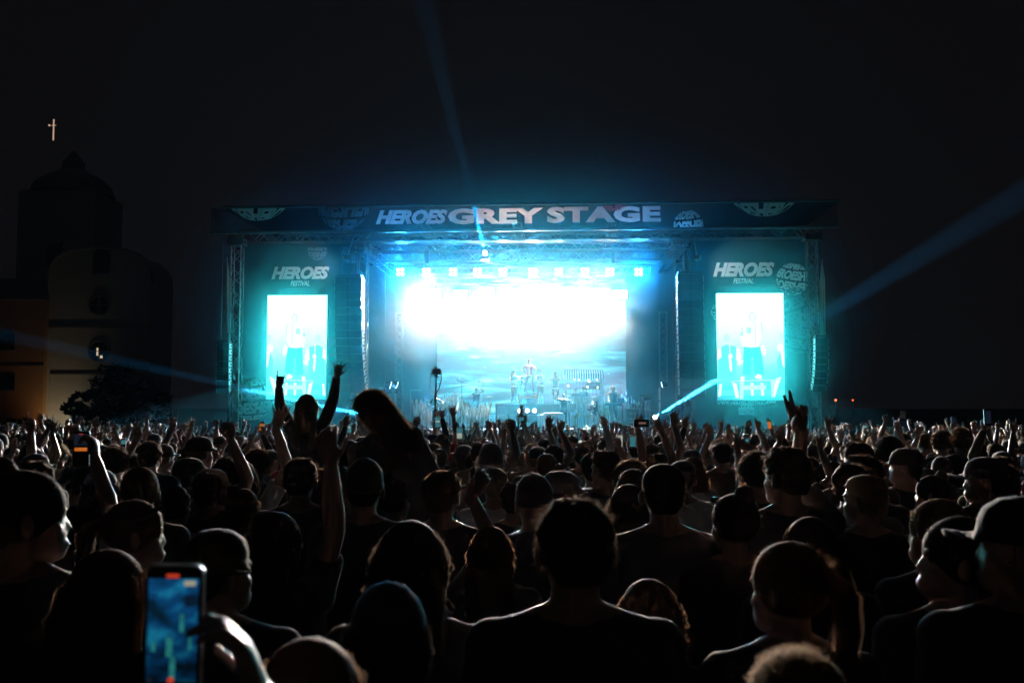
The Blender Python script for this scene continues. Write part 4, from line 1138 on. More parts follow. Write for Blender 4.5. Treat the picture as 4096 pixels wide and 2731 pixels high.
# reeds along the stage
def reeds(px0, px1, ly, h, n, name, label, cols, z0=FLOORZ):
    a, b = sx(px0, ly), sx(px1, ly)
    m = MB()
    for i in range(n):
        x_ = rnd.uniform(a, b); y_ = ly + rnd.uniform(-.25, .25); hh = h * rnd.uniform(.45, 1.0) * (1 + .15 * math.sin(x_ * 3)); lean = rnd.gauss(0, .10)
        m.cur = rnd.randrange(len(cols)); p0 = V((x_, y_, z0)); p1 = p0 + V((lean * hh * .4, rnd.gauss(0, .03), hh * .6)); p2 = p0 + V((lean * hh * 1.3, rnd.gauss(0, .06), hh))
        w = rnd.uniform(.008, .018)
        m.add([p0 + V((-w, 0, 0)), p0 + V((w, 0, 0)), p1 + V((w, 0, 0)), p1 + V((-w, 0, 0)), p2], [(0, 1, 2, 3), (3, 2, 4)])
        if rnd.random() < .45:
            m.loft([[p2 + V((.02 * math.cos(q), .02 * math.sin(q), -.16)) for q in (0, 2.1, 4.2)], [p2 + V((.03 * math.cos(q), .03 * math.sin(q), -.05)) for q in (0, 2.1, 4.2)], [p2 + V((.004 * math.cos(q), .004 * math.sin(q), .08)) for q in (0, 2.1, 4.2)]])
    return alone(name, m, cols, label, 'reeds', (a, ly, z0), stage=True, kind='stuff')
rd = [mat('reed_straw', (.5, .4, .22), .8, .2, 5, transl=.3), mat('reed_pink', (.5, .28, .3), .8, .2, 5, transl=.3), mat('reed_green', (.16, .2, .09), .8, .2, 5, transl=.3), mat('reed_white', (.6, .6, .55), .8, .2, 5, transl=.3)]
reeds(1662, 1725, 1.6, 1.35, 260, 'reeds', 'pinkish dry reeds beside the guitarist', [rd[1], rd[1], rd[3], rd[0]])
reeds(1722, 1830, 2.4, 1.75, 420, 'reeds', 'tall pink and straw reeds in front of the drum kit', [rd[1], rd[0], rd[3], rd[2]])
reeds(1820, 1952, 1.8, 1.35, 520, 'reeds', 'straw coloured reeds below the drum kit', [rd[0], rd[3], rd[0], rd[2]])
reeds(2275, 2450, 3.2, 1.45, 760, 'reeds', 'straw coloured reeds with flowers in front of the market stall', [rd[0], rd[0], rd[3], rd[2]])
reeds(2410, 2470, 4.4, 2.0, 160, 'reeds', 'tall reeds behind the long-haired keyboard player', [rd[0], rd[1], rd[2]])
reeds(2452, 2556, 3.6, 1.75, 260, 'reeds', 'pink tinged reeds behind the flight case', [rd[1], rd[0], rd[3]])
for i, (px_, py_) in enumerate(((2309, 1657), (2303, 1667), (2352, 1666), (2420, 1662))):
    x_, z_ = sp(px_, py_, 2.9); m = MB(); m.cur = 0; m.ell((x_, 2.9, z_), (.05, .02, .05), n=10, m=6); m.cur = 1
    for q in range(12): m.box((x_ + .08 * math.cos(q * .52), 2.9, z_ + .08 * math.sin(q * .52)), (.07, .01, .03), ry=-q * .52)
    m.cur = 2; m.bar((x_, 2.92, z_), (x_, 2.95, FLOORZ), .01)
    alone('sunflower', m, [mat('seedhead', (.08, .04, .02)), flower, rd[2]], ['upper of two sunflowers close together in the stall reeds', 'lower of two sunflowers close together in the stall reeds', 'lone sunflower in the middle of the stall reeds', 'sunflower by the keyboard legs'][i], 'flower', (x_, 2.9, z_), 'sunflowers in the reeds', stage=True)
# drum kit on its riser
dY = 5.2; dz = FLOORZ + 0.45
da, db = sx(1812, dY), sx(1960, dY)
t = thing('riser', 'low dark riser under the drum kit', 'riser', ((da + db) / 2, dY + .5, FLOORZ), stage=True)
m = MB(); m.box(((da + db) / 2, dY + .5, FLOORZ + .21), (db - da, 2.4, .42)); part('skirt', m, riserm, t)
m = MB(); m.box(((da + db) / 2, dY + .5, FLOORZ + .435), (db - da + .04, 2.44, .03)); part('top', m, black, t)
dx, dzz = sp(1884, 1618, dY)
t = thing('drum_kit', 'drum kit with teal shells and gold cymbals behind the reeds', 'drums', (dx, dY, dz), stage=True)
m = MB(); m.bar((dx, dY - .2, dz + .33), (dx, dY + .25, dz + .33), .30, n=24); o_ = part('bass_drum', m, drumteal, t)
m = MB(); m.bar((dx, dY - .215, dz + .33), (dx, dY - .205, dz + .33), .275, n=24); part('bass_drum_head', m, skinhead, o_)
for ax, az, r_, h_ in ((-.22, .78, .16, .2), (.2, .8, .15, .2), (-.62, .55, .19, .34), (.62, .5, .21, .36), (.05, .62, .18, .14)):
    yy = dY + (.1 if abs(ax) < .5 else .25); m = MB(); m.bar((dx + ax, yy - .05, dz + az - h_ / 2), (dx + ax, yy + .02, dz + az + h_ / 2), r_, n=18); o_ = part('tom_drum', m, drumteal, t)
    m = MB(); m.torus((dx + ax, yy + .02, dz + az + h_ / 2), r_, .012, (0, .07, h_), n=18, m=4); part('hoop', m, chrome, o_)
for ax, az, r_ in ((-.95, 1.15, .26), (-.5, 1.35, .24), (.4, 1.38, .25), (.95, 1.2, .27), (-1.15, .85, .18)):
    yy = dY + .35; m = MB(); m.cur = 0; m.loft([[(dx + ax + r_ * c * u, yy + r_ * s_ * u, dz + az + w_ + c * u * .03) for c, s_ in zip(*_cyl(18))] for u, w_ in ((1, -.01), (1, 0), (.3, .02), (.05, .04))])
    o_ = part('cymbal', m, gold, t); m = MB(); m.bar((dx + ax, yy, dz + .1), (dx + ax, yy, dz + az), .012); 
    for q in range(3): m.bar((dx + ax, yy, dz + .3), (dx + ax + .22 * math.cos(q * 2.1), yy + .22 * math.sin(q * 2.1), dz + .01), .01)
    part('stand', m, chrome, o_)
def micstand(px, pytop, ly, label, boom=0.4, z0=None, tilt=0.25):
    x_, z_ = sp(px, pytop, ly); z0 = z0 if z0 is not None else FLOORZ
    t = thing('microphone_stand', label, 'mic stand', (x_, ly, z0), 'microphone stands', stage=True)
    m = MB(); m.bar((x_, ly, z0 + .03), (x_, ly, z_ - (tilt if boom else 0)), .013); 
    if boom: m.bar((x_ + boom * .6, ly, z_ - tilt - .1), (x_ - boom, ly, z_), .01)
    part('pole', m, steel, t)
    m = MB()
    for q in range(3): m.bar((x_, ly, z0 + .12), (x_ + .3 * math.cos(q * 2.1 + .4), ly + .3 * math.sin(q * 2.1 + .4), z0 + .015), .011)
    part('tripod_base', m, steel, t)
    e = (x_ - boom, ly, z_) if boom else (x_, ly, z_)
    m = MB(); m.rcone(e, (e[0] - .02, ly + .03, e[2] + .06), .028, .016, n=10); m.rcone((e[0], ly, e[2]), (e[0] + .08, ly, e[2] - .06), .014, .011, n=8); part('microphone', m, plastic, t)
micstand(1704, 1616, 1.0, 'microphone stand with slanted boom beside the guitarist', -.35)
micstand(1847, 1520, 5.9, 'tall overhead microphone stand at one side of the drum kit', .25, dz, .05)
micstand(1932, 1524, 5.9, 'tall overhead microphone stand behind the drum kit, nearer the brass band', .25, dz, .05)
micstand(2451, 1560, 1.3, 'straight microphone stand in front of the keyboard player', 0, FLOORZ + .33)
micstand(2522, 1562, 2.6, 'microphone stand with a short boom near the flight case', .2)
# keyboard riser, keyboard, laptop stand
kY = 1.6; ka, kb = sx(2402, kY - .9), sx(2560, kY - .9)
t = thing('riser', 'low black riser under the keyboard player', 'riser', ((ka + kb) / 2, kY, FLOORZ), stage=True)
m = MB(); m.box(((ka + kb) / 2, kY + .1, FLOORZ + .15), (kb - ka, 2.0, .29)); part('skirt', m, riserm, t)
m = MB(); m.box(((ka + kb) / 2, kY + .1, FLOORZ + .31), (kb - ka + .04, 2.04, .03)); part('top', m, mat('riser_blue', (.18, .2, .24), .5, .2, 4), t)
kz = FLOORZ + .325; k0, k1 = sx(2416, kY), sx(2490, kY); kt = kz + .88
t = thing('keyboard_stand', 'black table stand under the long keyboard', 'stand', ((k0 + k1) / 2, kY, kz), stage=True)
for x_ in (k0, k1):
    m = MB(); m.box((x_, kY, kz + .42), (.05, .05, .84)); m.box((x_, kY, kz + .02), (.05, .45, .04)); part('leg', m, plastic, t)
m = MB(); m.box(((k0 + k1) / 2, kY, kt - .02), (k1 - k0 + .1, .35, .04)); part('tabletop', m, plastic, t)
t = thing('keyboard', 'long black stage keyboard with white lettering on its back', 'keyboard', ((k0 + k1) / 2, kY, kt), stage=True)
m = MB(); m.box(((k0 + k1) / 2, kY, kt + .05), (k1 - k0 - .05, .3, .09)); part('case', m, plastic, t)
m = MB(); m.box(((k0 + k1) / 2 + .02, kY + .05, kt + .1), (k1 - k0 - .2, .13, .015)); part('white_keys', m, whitewood, t)
m = MB(); m.box(((k0 + k1) / 2 + .25, kY - .152, kt + .05), (.3, .004, .035)); part('back_lettering', m, alu, t)
lx = sx(2484, kY)
t = thing('laptop', 'dark laptop standing above the end of the keyboard', 'laptop', (lx, kY, kt + .1), stage=True)
m = MB(); m.box((lx, kY - .05, kt + .24), (.38, .015, .24), rx=-.2); part('lid', m, plastic, t)
m = MB(); m.box((lx, kY + .1, kt + .125), (.38, .25, .02)); part('base', m, plastic, t)
# flight case
fY = 2.4; f0, f1 = sx(2505, fY), sx(2556, fY); fz1 = sz(1636, fY)
t = thing('flight_case', 'open fronted flight case with two radio receivers beside the keyboard', 'case', ((f0 + f1) / 2, fY, FLOORZ), stage=True)
m = MB(); m.box(((f0 + f1) / 2, fY, (FLOORZ + .1 + fz1) / 2), (f1 - f0, .6, fz1 - FLOORZ - .1)); part('body', m, plastic, t)
m = MB()
for x_ in (f0, f1):
    m.box((x_, fY - .3, (FLOORZ + fz1) / 2 + .05), (.04, .03, fz1 - FLOORZ - .08))
for z_ in (FLOORZ + .12, fz1): m.box(((f0 + f1) / 2, fY - .3, z_), (f1 - f0 + .04, .03, .04))
part('edging', m, alu, t)
for z_ in (.32, .52):
    m = MB(); 
    for x_ in (.28, .72): m.box((f0 + (f1 - f0) * x_, fY - .31, FLOORZ + z_ * (fz1 - FLOORZ) * 1.5), (.2, .02, .12))
    part('receiver_panel', m, alu, t)
for x_ in (f0 + .08, f1 - .08):
    for y_ in (-.2, .2):
        m = MB(); m.bar((x_ - .02, fY + y_, FLOORZ + .05), (x_ + .02, fY + y_, FLOORZ + .05), .048, n=10); part('caster', m, plastic, t)
# side fill stack
sY = 3.0; s0, s1 = sx(2640, sY), sx(2682, sY); sz1 = sz(1550, sY)
t = thing('side_fill_stack', 'black speaker stack with a pale front edge under the blue flood', 'speakers', ((s0 + s1) / 2, sY, FLOORZ), stage=True)
for i in range(3):
    h_ = (sz1 - FLOORZ) / 3
    m = MB(); m.box(((s0 + s1) / 2, sY, FLOORZ + h_ * (i + .5)), (s1 - s0, .8, h_ - .02)); o_ = part('cabinet', m, cabinet, t)
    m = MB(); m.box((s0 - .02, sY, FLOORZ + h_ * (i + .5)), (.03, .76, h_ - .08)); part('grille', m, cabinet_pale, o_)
# monitors / boxes on the drum side
t = thing('equipment_tower', 'grey equipment rack standing beside the twin blue floods', 'rack', (sx(1527, 3), 3, FLOORZ), stage=True)
x_ = sx(1527, 3); z_ = sz(1548, 3); m = MB(); m.box((x_, 3, (FLOORZ + z_) / 2), (.28, .5, z_ - FLOORZ)); part('frame', m, mat('rack_grey', (.2, .2, .2)), t)
for i in range(5): m = MB(); m.box((x_, 2.74, FLOORZ + .3 + i * .3), (.24, .02, .2)); part('rack_unit', m, plastic, t)
x_ = sx(1642, 4); z_ = sz(1560, 4)
t = thing('steel_frame', 'thin steel goal frame at the edge of the reeds on the drum side', 'frame', (x_, 4, FLOORZ), stage=True)
m = MB(); m.bar((x_, 4, FLOORZ), (x_, 4, z_), .035); m.bar((x_, 4, z_), (x_ + .55, 4, z_), .045); part('post', m, alu, t)
# cables and guy wires
for a, b_, lab in (((1460, 1210), (1400, 1700), 'thin guy wire slanting down beside the curved speaker line'), ((1540, 960), (1542, 1520), 'thin cable hanging above the twin blue floods'), ((2693, 960), (2690, 1520), 'thin cable hanging beside the black speaker column')):
    p, q = sp(a[0], a[1], 2.0), sp(b_[0], b_[1], 2.0); m = MB(); m.bar((p[0], 2.0, p[1]), (q[0], 2.0, q[1]), .012, n=5)
    alone('cable', m, alu, lab, 'cable', (p[0], 2.0, p[1]), 'thin cables in the stage box', stage=True)
# motors hanging between header and blinders
for px_, lab in ((1708, 'dark chain motor above the dim second blinder'), (2072, 'dark chain motor above the brightest blinder'), (2450, 'dark chain motor above the blinder beside the black speaker column end')):
    x_, z_ = sp(px_, 1020, BY); t = thing('chain_motor', lab, 'motor', (x_, BY, z_), 'chain motors under the roof', stage=True)
    m = MB(); m.box((x_, BY, z_), (.24, .24, .42)); m.box((x_ + .02, BY, z_ - .32), (.2, .2, .28)); part('housing', m, black, t)
    m = MB(); m.bar((x_, BY, z_ + .2), (x_, BY, zT), .015); m.bar((x_, BY, z_ - .3), (x_, BY, zB + .2), .012); part('chain', m, steel, t)

# ------------------------------------------------------------------ performers
def perf(px, pyfoot, ly, h, yaw, **k):
    """h in metres; yaw 0 faces the crowd"""
    x, z = sp(px, pyfoot, ly)
    z = k.pop('z', z)
    p = S2W(x, ly, z)
    kw = dict(voxel=0.011, dec=0.3); kw.update(k)
    return person(p, math.pi - STH + yaw, h / 1.75, **kw), V((x, ly, z))
def arm(sd, wrist, pole, hd=(0, 0, 1), palm=(0, 1, 0), pose='grip', S=None):
    S = S or (sd * SH, 0, SHZ); el, W = ik(S, wrist, .285, .255, pole); return (el, W, hd, palm, pose)
C_VEST = cl('vest_green', (0.03, 0.07, 0.05)); C_LEATHER = cl('leather', (0.13, 0.07, 0.035)); C_SHIRT = cl('shirt_white', (0.72, 0.72, 0.70)); C_JRED = cl('jacket_red', (0.55, 0.03, 0.04))
C_MUST = cl('sleeve_mustard', (0.7, 0.36, 0.06)); SHOEW = cl('shoe_white', (0.7, 0.7, 0.7)); SOCK = cl('sock_white', (0.65, 0.65, 0.62))
def vest_over(o, A, k=1.0, mt=None, name='vest'):
    b = MB(); b.loft([ellring(z, hx * k + .020, hy * k + .022, n=22) for z, hx, hy in TORSO if z >= .9][:-3] + [ellring(1.45, .125, .098, 0)])
    return child(b.mesh(name, mt, smooth=True), name, o)
def brass_player(px, foot, ly, h, arms, lab, hair, hats=(), yaw=0.0, **kk):
    (o, A, L, M), b = perf(px, foot, ly, h, yaw, arms=arms, top=('short', C_SHIRT), bottom=('shorts', C_LEATHER), shoes=SHOEW, hair=hair, hats=hats, label=lab, group='brass band players in vests and leather shorts', **kk)
    vest_over(o, A, 1.0, C_VEST)
    m = MB()
    for sd, (hp, kn, an, ft) in L.items(): m.rcone(kn.lerp(an, .35), an, .062, .045, n=10)
    child(m.mesh('socks', SOCK, smooth=True), 'socks', o)
    return o, b
inst_front = lambda b: b
G = rz_ + .015
tuba_arms = (arm(1, (.17, .26, 1.12), (1, -.3, -.5), (-.5, .6, .3), (-1, 0, 0)), arm(-1, (-.15, .28, 1.22), (-1, -.3, -.5), (.5, .6, .3), (1, 0, 0)))
o, b = brass_player(2057, 1612, 3.0, 1.74, tuba_arms, 'tuba player in a white sleeved vest and leather shorts on the riser', ('short', HB), (('beanie', C_BLACK),), z=G)
def in_front(o_person):
    """matrix from figure space to world"""
    bpy.context.view_layer.update(); return o_person.matrix_world.copy()
def held(name, label, cat, o_person, builders, group=None):
    """a thing of its own in a performer's hands; builders: [(partname, MB in figure space, material)]"""
    Mx = in_front(o_person)
    e = bpy.data.objects.new(name, None); COL.objects.link(e); e.matrix_world = Mx; e.empty_display_size = .1
    tag(e, label, cat, group); BASE[e.name] = V((0, 0, 0))
    for pn, mb, mt in builders: part(pn, mb, mt, e, smooth=True)
    return e
m1 = MB(); 
for q in range(3): m1.torus((0, .27 + .02 * q, 1.10 - .04 * q), .15 - .03 * q, .022, (0, 1, .1), n=18, m=6)
m1.tube([(.14, .27, 1.1), (.15, .27, 1.35), (.10, .26, 1.5)], [.03, .04, .06], 10)
m2 = MB(); m2.loft([[(.08 + r * c, .26 + r * .7 * s_, z) for c, s_ in zip(*_cyl(18))] for r, z in ((.06, 1.45), (.09, 1.52), (.14, 1.58), (.19, 1.61))], cap=False)
held('tuba', 'shiny tuba held by the player in the hat', 'tuba', o, [('tubing', m1, brass), ('bell', m2, brass)])
hornA = (arm(1, (.10, .28, 1.25), (1, -.2, -.6), (-.6, .5, .4), (-1, 0, 0)), arm(-1, (-.06, .30, 1.15), (-1, -.2, -.6), (.6, .5, .4), (1, 0, 0)))
o, b = brass_player(2095, 1612, 3.9, 1.76, hornA, 'brass player mostly hidden behind the singer and bench', ('short', HD), z=G)
m1 = MB(); m1.tube([(0, .12, 1.55), (.0, .28, 1.25), (.03, .30, .95), (.05, .38, .92), (.05, .42, 1.05)], [.008, .012, .02, .03, .055], 10)
held('saxophone', 'slim brass instrument held by the player behind the singer', 'instrument', o, [('tube', m1, brass)])
saxA = (arm(1, (.05, .26, 1.22), (1, -.2, -.6), (-.6, .5, .1), (-1, 0, 0)), arm(-1, (.02, .28, 1.02), (-1, -.2, -.6), (.6, .5, .1), (1, 0, 0)))
o, b = brass_player(2161, 1612, 3.1, 1.80, saxA, 'saxophone player in a dark vest just beside the bench on the riser', ('short', HB), z=G)
m1 = MB(); m1.tube([(0, .13, 1.56), (.02, .22, 1.50), (.03, .27, 1.25), (.04, .29, .95), (.06, .36, .86), (.08, .44, .93), (.09, .47, 1.10)], [.008, .012, .02, .03, .04, .05, .08], 12)
for q in range(6): m1.ell((.03, .30, 1.3 - .06 * q), (.02, .012, .02), n=8, m=5)
held('saxophone', 'gold saxophone held by the player beside the bench', 'saxophone', o, [('tube', m1, brass)])
trA = (arm(1, (.06, .22, 1.46), (1, -.2, -.5), (-.5, .5, .5), (-1, 0, 0)), arm(-1, (-.03, .26, 1.46), (-1, -.2, -.5), (.5, .5, .5), (1, 0, 0)))
o, b = brass_player(2223, 1622, 3.6, 1.78, trA, 'trumpet player apart from the others near the market stall', ('short', HD))
m1 = MB(); m1.tube([(0, .12, 1.565), (0, .36, 1.54), (0, .48, 1.53)], [.008, .012, .02], 10); m1.loft([[(r * c, y, 1.53 + r * s_) for c, s_ in zip(*_cyl(16))] for r, y in ((.02, .48), (.035, .55), (.065, .60))], cap=False); m1.torus((0, .28, 1.52), .045, .012, (1, 0, 0), n=14, m=5)
held('trumpet', 'brass trumpet pointed at the crowd by the lone player', 'trumpet', o, [('tube', m1, brass)])
t = thing('riser', 'dark riser under the lone trumpet player', 'riser', (sx(2223, 3.6), 3.8, FLOORZ), stage=True)
m = MB(); zz_ = sp(2223, 1622, 3.6)[1]; m.box((sx(2226, 3.6), 3.8, (FLOORZ + zz_) / 2), (1.0, 1.2, zz_ - FLOORZ - .01)); part('skirt', m, riserm, t)
# singer in a red and mustard jacket on the bench
(o, A, L, M), b = perf(2117, 1567, bY, 1.80, 0.05, arms=(arm(1, (.27, .02, .98), (1, -.4, 0), (0, 0.1, -1), (-1, 0, 0), 'relaxed'), arm(-1, (-.27, .02, .98), (-1, -.4, 0), (0, 0.1, -1), (1, 0, 0), 'grip')), legs='wide', z=bzt + .02,
    top=('long', C_MUST), bottom=('trousers', C_BLACK), shoes=SHOEW, hair=('short', HD), label='singer in a red and mustard jacket standing on the orange bench')
vest_over(o, A, 1.02, C_JRED, 'jacket_body')
m = MB(); m.loft([ellring(z, .045 + (.01 if z < 1 else 0), hy + .026, n=16) for z, hx, hy in TORSO if z >= .9][:-2]); child(m.mesh('shirt', C_SHIRT, smooth=True), 'white_shirt', o)
m = MB(); put_text(m, 'E', -.14, 1.25, -.07, 1.34, .155, .05); child(m.mesh('letter', C_BLACK), 'letter_badge', o)
# crew and musicians
(o, A, L, M), b = perf(2256, 1712, 1.2, 1.78, 0.25, z=FLOORZ, arms=(arm(1, (.42, .12, 1.72), (1, -.3, -.2), (.1, 0, 1), (0, 1, 0), 'fist'), arm(-1, (-.30, .30, 1.35), (-1, -.3, -.6), (-.2, .3, 1), (1, 0, 0), 'grip')), top=('short', C_BLACK), bottom=('trousers', C_BLACK), shoes=C_BLACK, hair=('buzz', HD), build=1.1,
    label='man in black with one arm raised beside the white plank desk')
(o, A, L, M), b = perf(2380, 1712, 0.7, 1.66, -1.1, z=FLOORZ, arms=(arm(1, (.14, .30, 1.12), (1, -.3, -.6), (-.4, .6, 0), (-1, 0, 0)), arm(-1, (-.14, .32, 1.10), (-1, -.3, -.6), (.4, .6, 0), (1, 0, 0))), female=True, legs='walk', top=('none', C_BLACK), bottom=('skirt', C_GREY), shoes=SHOEW, hair=('pony', HL), label='blonde woman with an accordion walking at the stage front')
m1 = MB()
for q in range(9): m1.box((-.10 + .025 * q, .26, 1.14), (.016, .16 + .02 * (q % 2), .30))
m2 = MB(); m2.box((-.15, .26, 1.14), (.07, .19, .34)); m3 = MB(); m3.box((.15, .26, 1.14), (.07, .19, .34))
held('accordion', 'dark accordion carried by the blonde woman', 'accordion', o, [('bellows', m1, C_RED), ('bass_box', m2, plastic), ('keyboard_box', m3, plastic)])
(o, A, L, M), b = perf(2452, 1690, 2.25, 1.86, 0.0, z=kz, arms=(arm(1, (.22, .38, 1.0), (1, -.5, -.3), (0, 1, -.2), (0, 0, -1), 'relaxed'), arm(-1, (-.24, .38, 1.0), (-1, -.5, -.3), (0, 1, -.2), (0, 0, -1), 'relaxed')), build=1.15, top=('short', C_BLACK), bottom=('trousers', C_BLACK), shoes=SHOEW, hair=('long', HR), label='long haired bearded keyboard player in a black t-shirt')
m = MB(); m.ell((0, .085, 1.555), (.055, .04, .05), n=12, m=8); m.ell((0, .09, 1.50), (.04, .03, .05), n=12, m=8); child(fuse(m, 'beard', HR, .009, .5), 'beard', o)
(o, A, L, M), b = perf(2592, 1700, 1.4, 1.80, -1.35, z=FLOORZ, arms=(arm(1, (.06, .24, 1.60), (1, .1, -.7), (-.2, .3, .8), (-1, 0, 0)), arm(-1, (-.03, .30, 1.55), (-1, .1, -.7), (.2, .3, .8), (1, 0, 0))), top=('long', C_GREY), bottom=('trousers', C_BLACK), shoes=C_BLACK, hair=None, hood=True, label='bald photographer in a hooded jacket aiming a camera on stage')
m1 = MB(); m1.box((.0, .20, 1.645), (.14, .06, .10)); m2 = MB(); m2.bar((0, .22, 1.645), (0, .42, 1.645), .038, .045, n=14)
held('camera', 'long lensed camera held to the bald photographer\'s face', 'camera', o, [('body', m1, plastic), ('lens', m2, plastic)])
# DJs behind the stall counter
(o, A, L, M), b = perf(2336, 1640, mY, 1.84, -0.5, z=FLOORZ + .35, arms=(arm(1, (.2, .35, 1.0), (1, -.5, -.3), (0, 1, -.2), (0, 0, -1), 'relaxed'), None), top=('long', C_BLACK), bottom=('trousers', C_BLACK), shoes=C_BLACK, hair=('curly', HD), label='curly haired musician in black leaning over the stall counter')
(o, A, L, M), b = perf(2304, 1640, mY + .1, 1.76, 0.2, z=FLOORZ + .35, arms=(None, arm(-1, (-.2, .35, 1.0), (-1, -.5, -.3), (0, 1, -.2), (0, 0, -1), 'relaxed')), top=('long', C_NAVY), bottom=('trousers', C_BLACK), shoes=C_BLACK, hair=('short', HD), label='second musician in the stall, under the bulbs, standing upright')
# drummer, guitarist, crouching helper
(o, A, L, M), b = perf(1905, 1640, dY + .75, 1.80, 0.1, z=dz - .12, arms=(arm(1, (.25, .25, 1.3), (1, -.3, -.4), (-.3, .6, .4), (-1, 0, 0)), arm(-1, (-.22, .1, 1.75), (-1, -.3, -.2), (.1, .1, 1), (1, 0, 0))), top=('none', C_BLACK), bottom=('trousers', C_BLACK), shoes=C_BLACK, hair=('short', HR), label='drummer raising one stick behind the teal drums')
m1 = MB(); m1.bar((-.22, .1, 1.72), (-.2, .05, 2.15), .009); held('drumstick', 'drumstick raised high by the drummer', 'drumstick', o, [('stick', m1, wood)])
(o, A, L, M), b = perf(1742, 1700, 1.4, 1.80, -0.2, z=FLOORZ, arms=(arm(1, (.12, .20, 1.02), (1, -.3, -.4), (-.6, .5, -.2), (-1, 0, 0)), arm(-1, (-.42, .28, 1.22), (-1, -.3, -.4), (-.2, .6, .4), (1, 0, 0))), top=('short', C_BLACK), bottom=('trousers', C_DENIM), shoes=C_BLACK, hair=('short', HR), label='guitarist in a black t-shirt between the reeds')
m1 = MB(); m1.ell((.14, .19, 1.02), (.17, .03, .13), n=16, m=8); m1.ell((.02, .19, 1.06), (.11, .028, .10), n=16, m=8); m2 = MB(); m2.bar((.0, .2, 1.07), (-.55, .28, 1.27), .022, .018, n=6); m2.box((-.60, .285, 1.29), (.14, .02, .06), ry=.35)
held('guitar', 'electric guitar slung across the guitarist', 'guitar', o, [('body', m1, whitewood), ('neck', m2, wood)])
(o, A, L, M), b = perf(1704, 1716, 3.6, 1.75, 0.1, z=FLOORZ - .1, arms=(None, arm(-1, (-.1, .2, 1.55), (-1, -.3, -.4), (.4, .2, .6), (1, 0, 0))), top=('short', C_GREY), bottom=('trousers', C_BLACK), shoes=C_BLACK, hair=('short', HD), hats=(('cap', C_BLUE),), label='bass player in a cap at the edge of the pink reeds')
# ------------------------------------------------------------------ church, house, trees beyond the field
plaster = mat('plaster', (0.45, 0.44, 0.41), 0.9, 0.08, 1.5, bump=0.2); trim = mat('trim_stone', (0.2, 0.19, 0.18), 0.9, 0.15, 3)
plaster_o = mat('plaster_ochre', (0.45, 0.25, 0.11), 0.9, 0.12, 1.5, bump=0.2); darkglass = mat('dark_glass', (0.01, 0.011, 0.013), 0.15, 0.2, 3); rooft = mat('roof_tile', (0.22, 0.19, 0.18), 0.9, 0.3, 4, bump=.3)
CY = 78.0
def Pc(px, py, Y=CY): p = at(px, py, Y); return p.x, p.z
fx0, _ = Pc(187, 1300); fx1, _ = Pc(602, 1300); _, ztop = Pc(400, 996)
t = thing('church', 'pale church with a round topped gable and round windows beyond the crowd', 'church', ((fx0 + fx1) / 2, CY, GZ0))
prof = [(fx0, GZ0), (fx1, GZ0)]; cxm = (fx0 + fx1) / 2; hw = (fx1 - fx0) / 2; zs = Pc(400, 1130)[1]
for i in range(25):
    a = math.pi * i / 24; c = math.cos(a); prof.append((cxm + hw * math.copysign(abs(c) ** .75, c), zs + (ztop - zs) * math.sin(a) ** .75))
k = len(prof); m = MB(); m.add([(x, CY, z) for x, z in prof] + [(x, CY + 5, z) for x, z in prof], [tuple(range(k)), tuple(range(2 * k - 1, k - 1, -1))] + [(i, k + i, k + (i + 1) % k, (i + 1) % k) for i in range(k)])
part('wall', m, plaster, t)
m = MB(); rim_o = [(cxm + (x - cxm) * 1.02, zs + (z - zs) * 1.03 if z > zs else z) for x, z in prof[2:]]
for a, b in zip(rim_o[:-1], rim_o[1:]): m.bar((a[0], CY - .05, a[1]), (b[0], CY - .05, b[1]), .12, n=6)
part('gable_coping', m, trim, t)
m = MB(); m.box((cxm, CY - .05, Pc(400, 1308)[1]), (2 * hw + .1, .12, .16)); m.box((cxm - .2, CY - .05, Pc(400, 1496)[1]), (2 * hw - .3, .10, .12)); part('cornice', m, trim, t)
m = MB(); m.box((fx0 + .25, CY - .06, (GZ0 + Pc(190, 1310)[1]) / 2), (.3, .1, Pc(190, 1310)[1] - GZ0)); part('corner_pilaster', m, plaster, t)
def rwin(px, py, rpx, lit):
    x, z = Pc(px, py); r = rpx * CY / F
    m = MB(); m.torus((x, CY - .02, z), r, .09, (0, 1, 0), n=28, m=6); f = part('round_window', m, trim, t)
    m = MB(); m.bar((x, CY - .03, z), (x, CY - .01, z), r * .96, n=28); part('pane', m, darkglass, f)
    if lit:
        m = MB(); m.box((x - .12 * r, CY - .045, z - .05), (.16, .02, .75 * r)); m.box((x + .25 * r, CY - .045, z - .55 * r), (.2, .02, .22)); part('lit_interior', m, emis('lit_window', (1, .75, .5), .55), f)
    m = MB(); m.box((x, CY - .05, z), (.05, .03, 1.9 * r)); m.box((x, CY - .05, z), (1.9 * r, .03, .05)); part('glazing_bars', m, trim, f)
rwin(398, 1220, 40, False); rwin(396, 1404, 42, True)
x, z = Pc(405, 1060); m = MB(); m.box((x, CY - .02, z), (1.3, .06, 1.4)); m.bar((x, CY - .05, z + .7), (x, CY + .01, z + .7), .65, n=24); part('arched_window', m, darkglass, t)
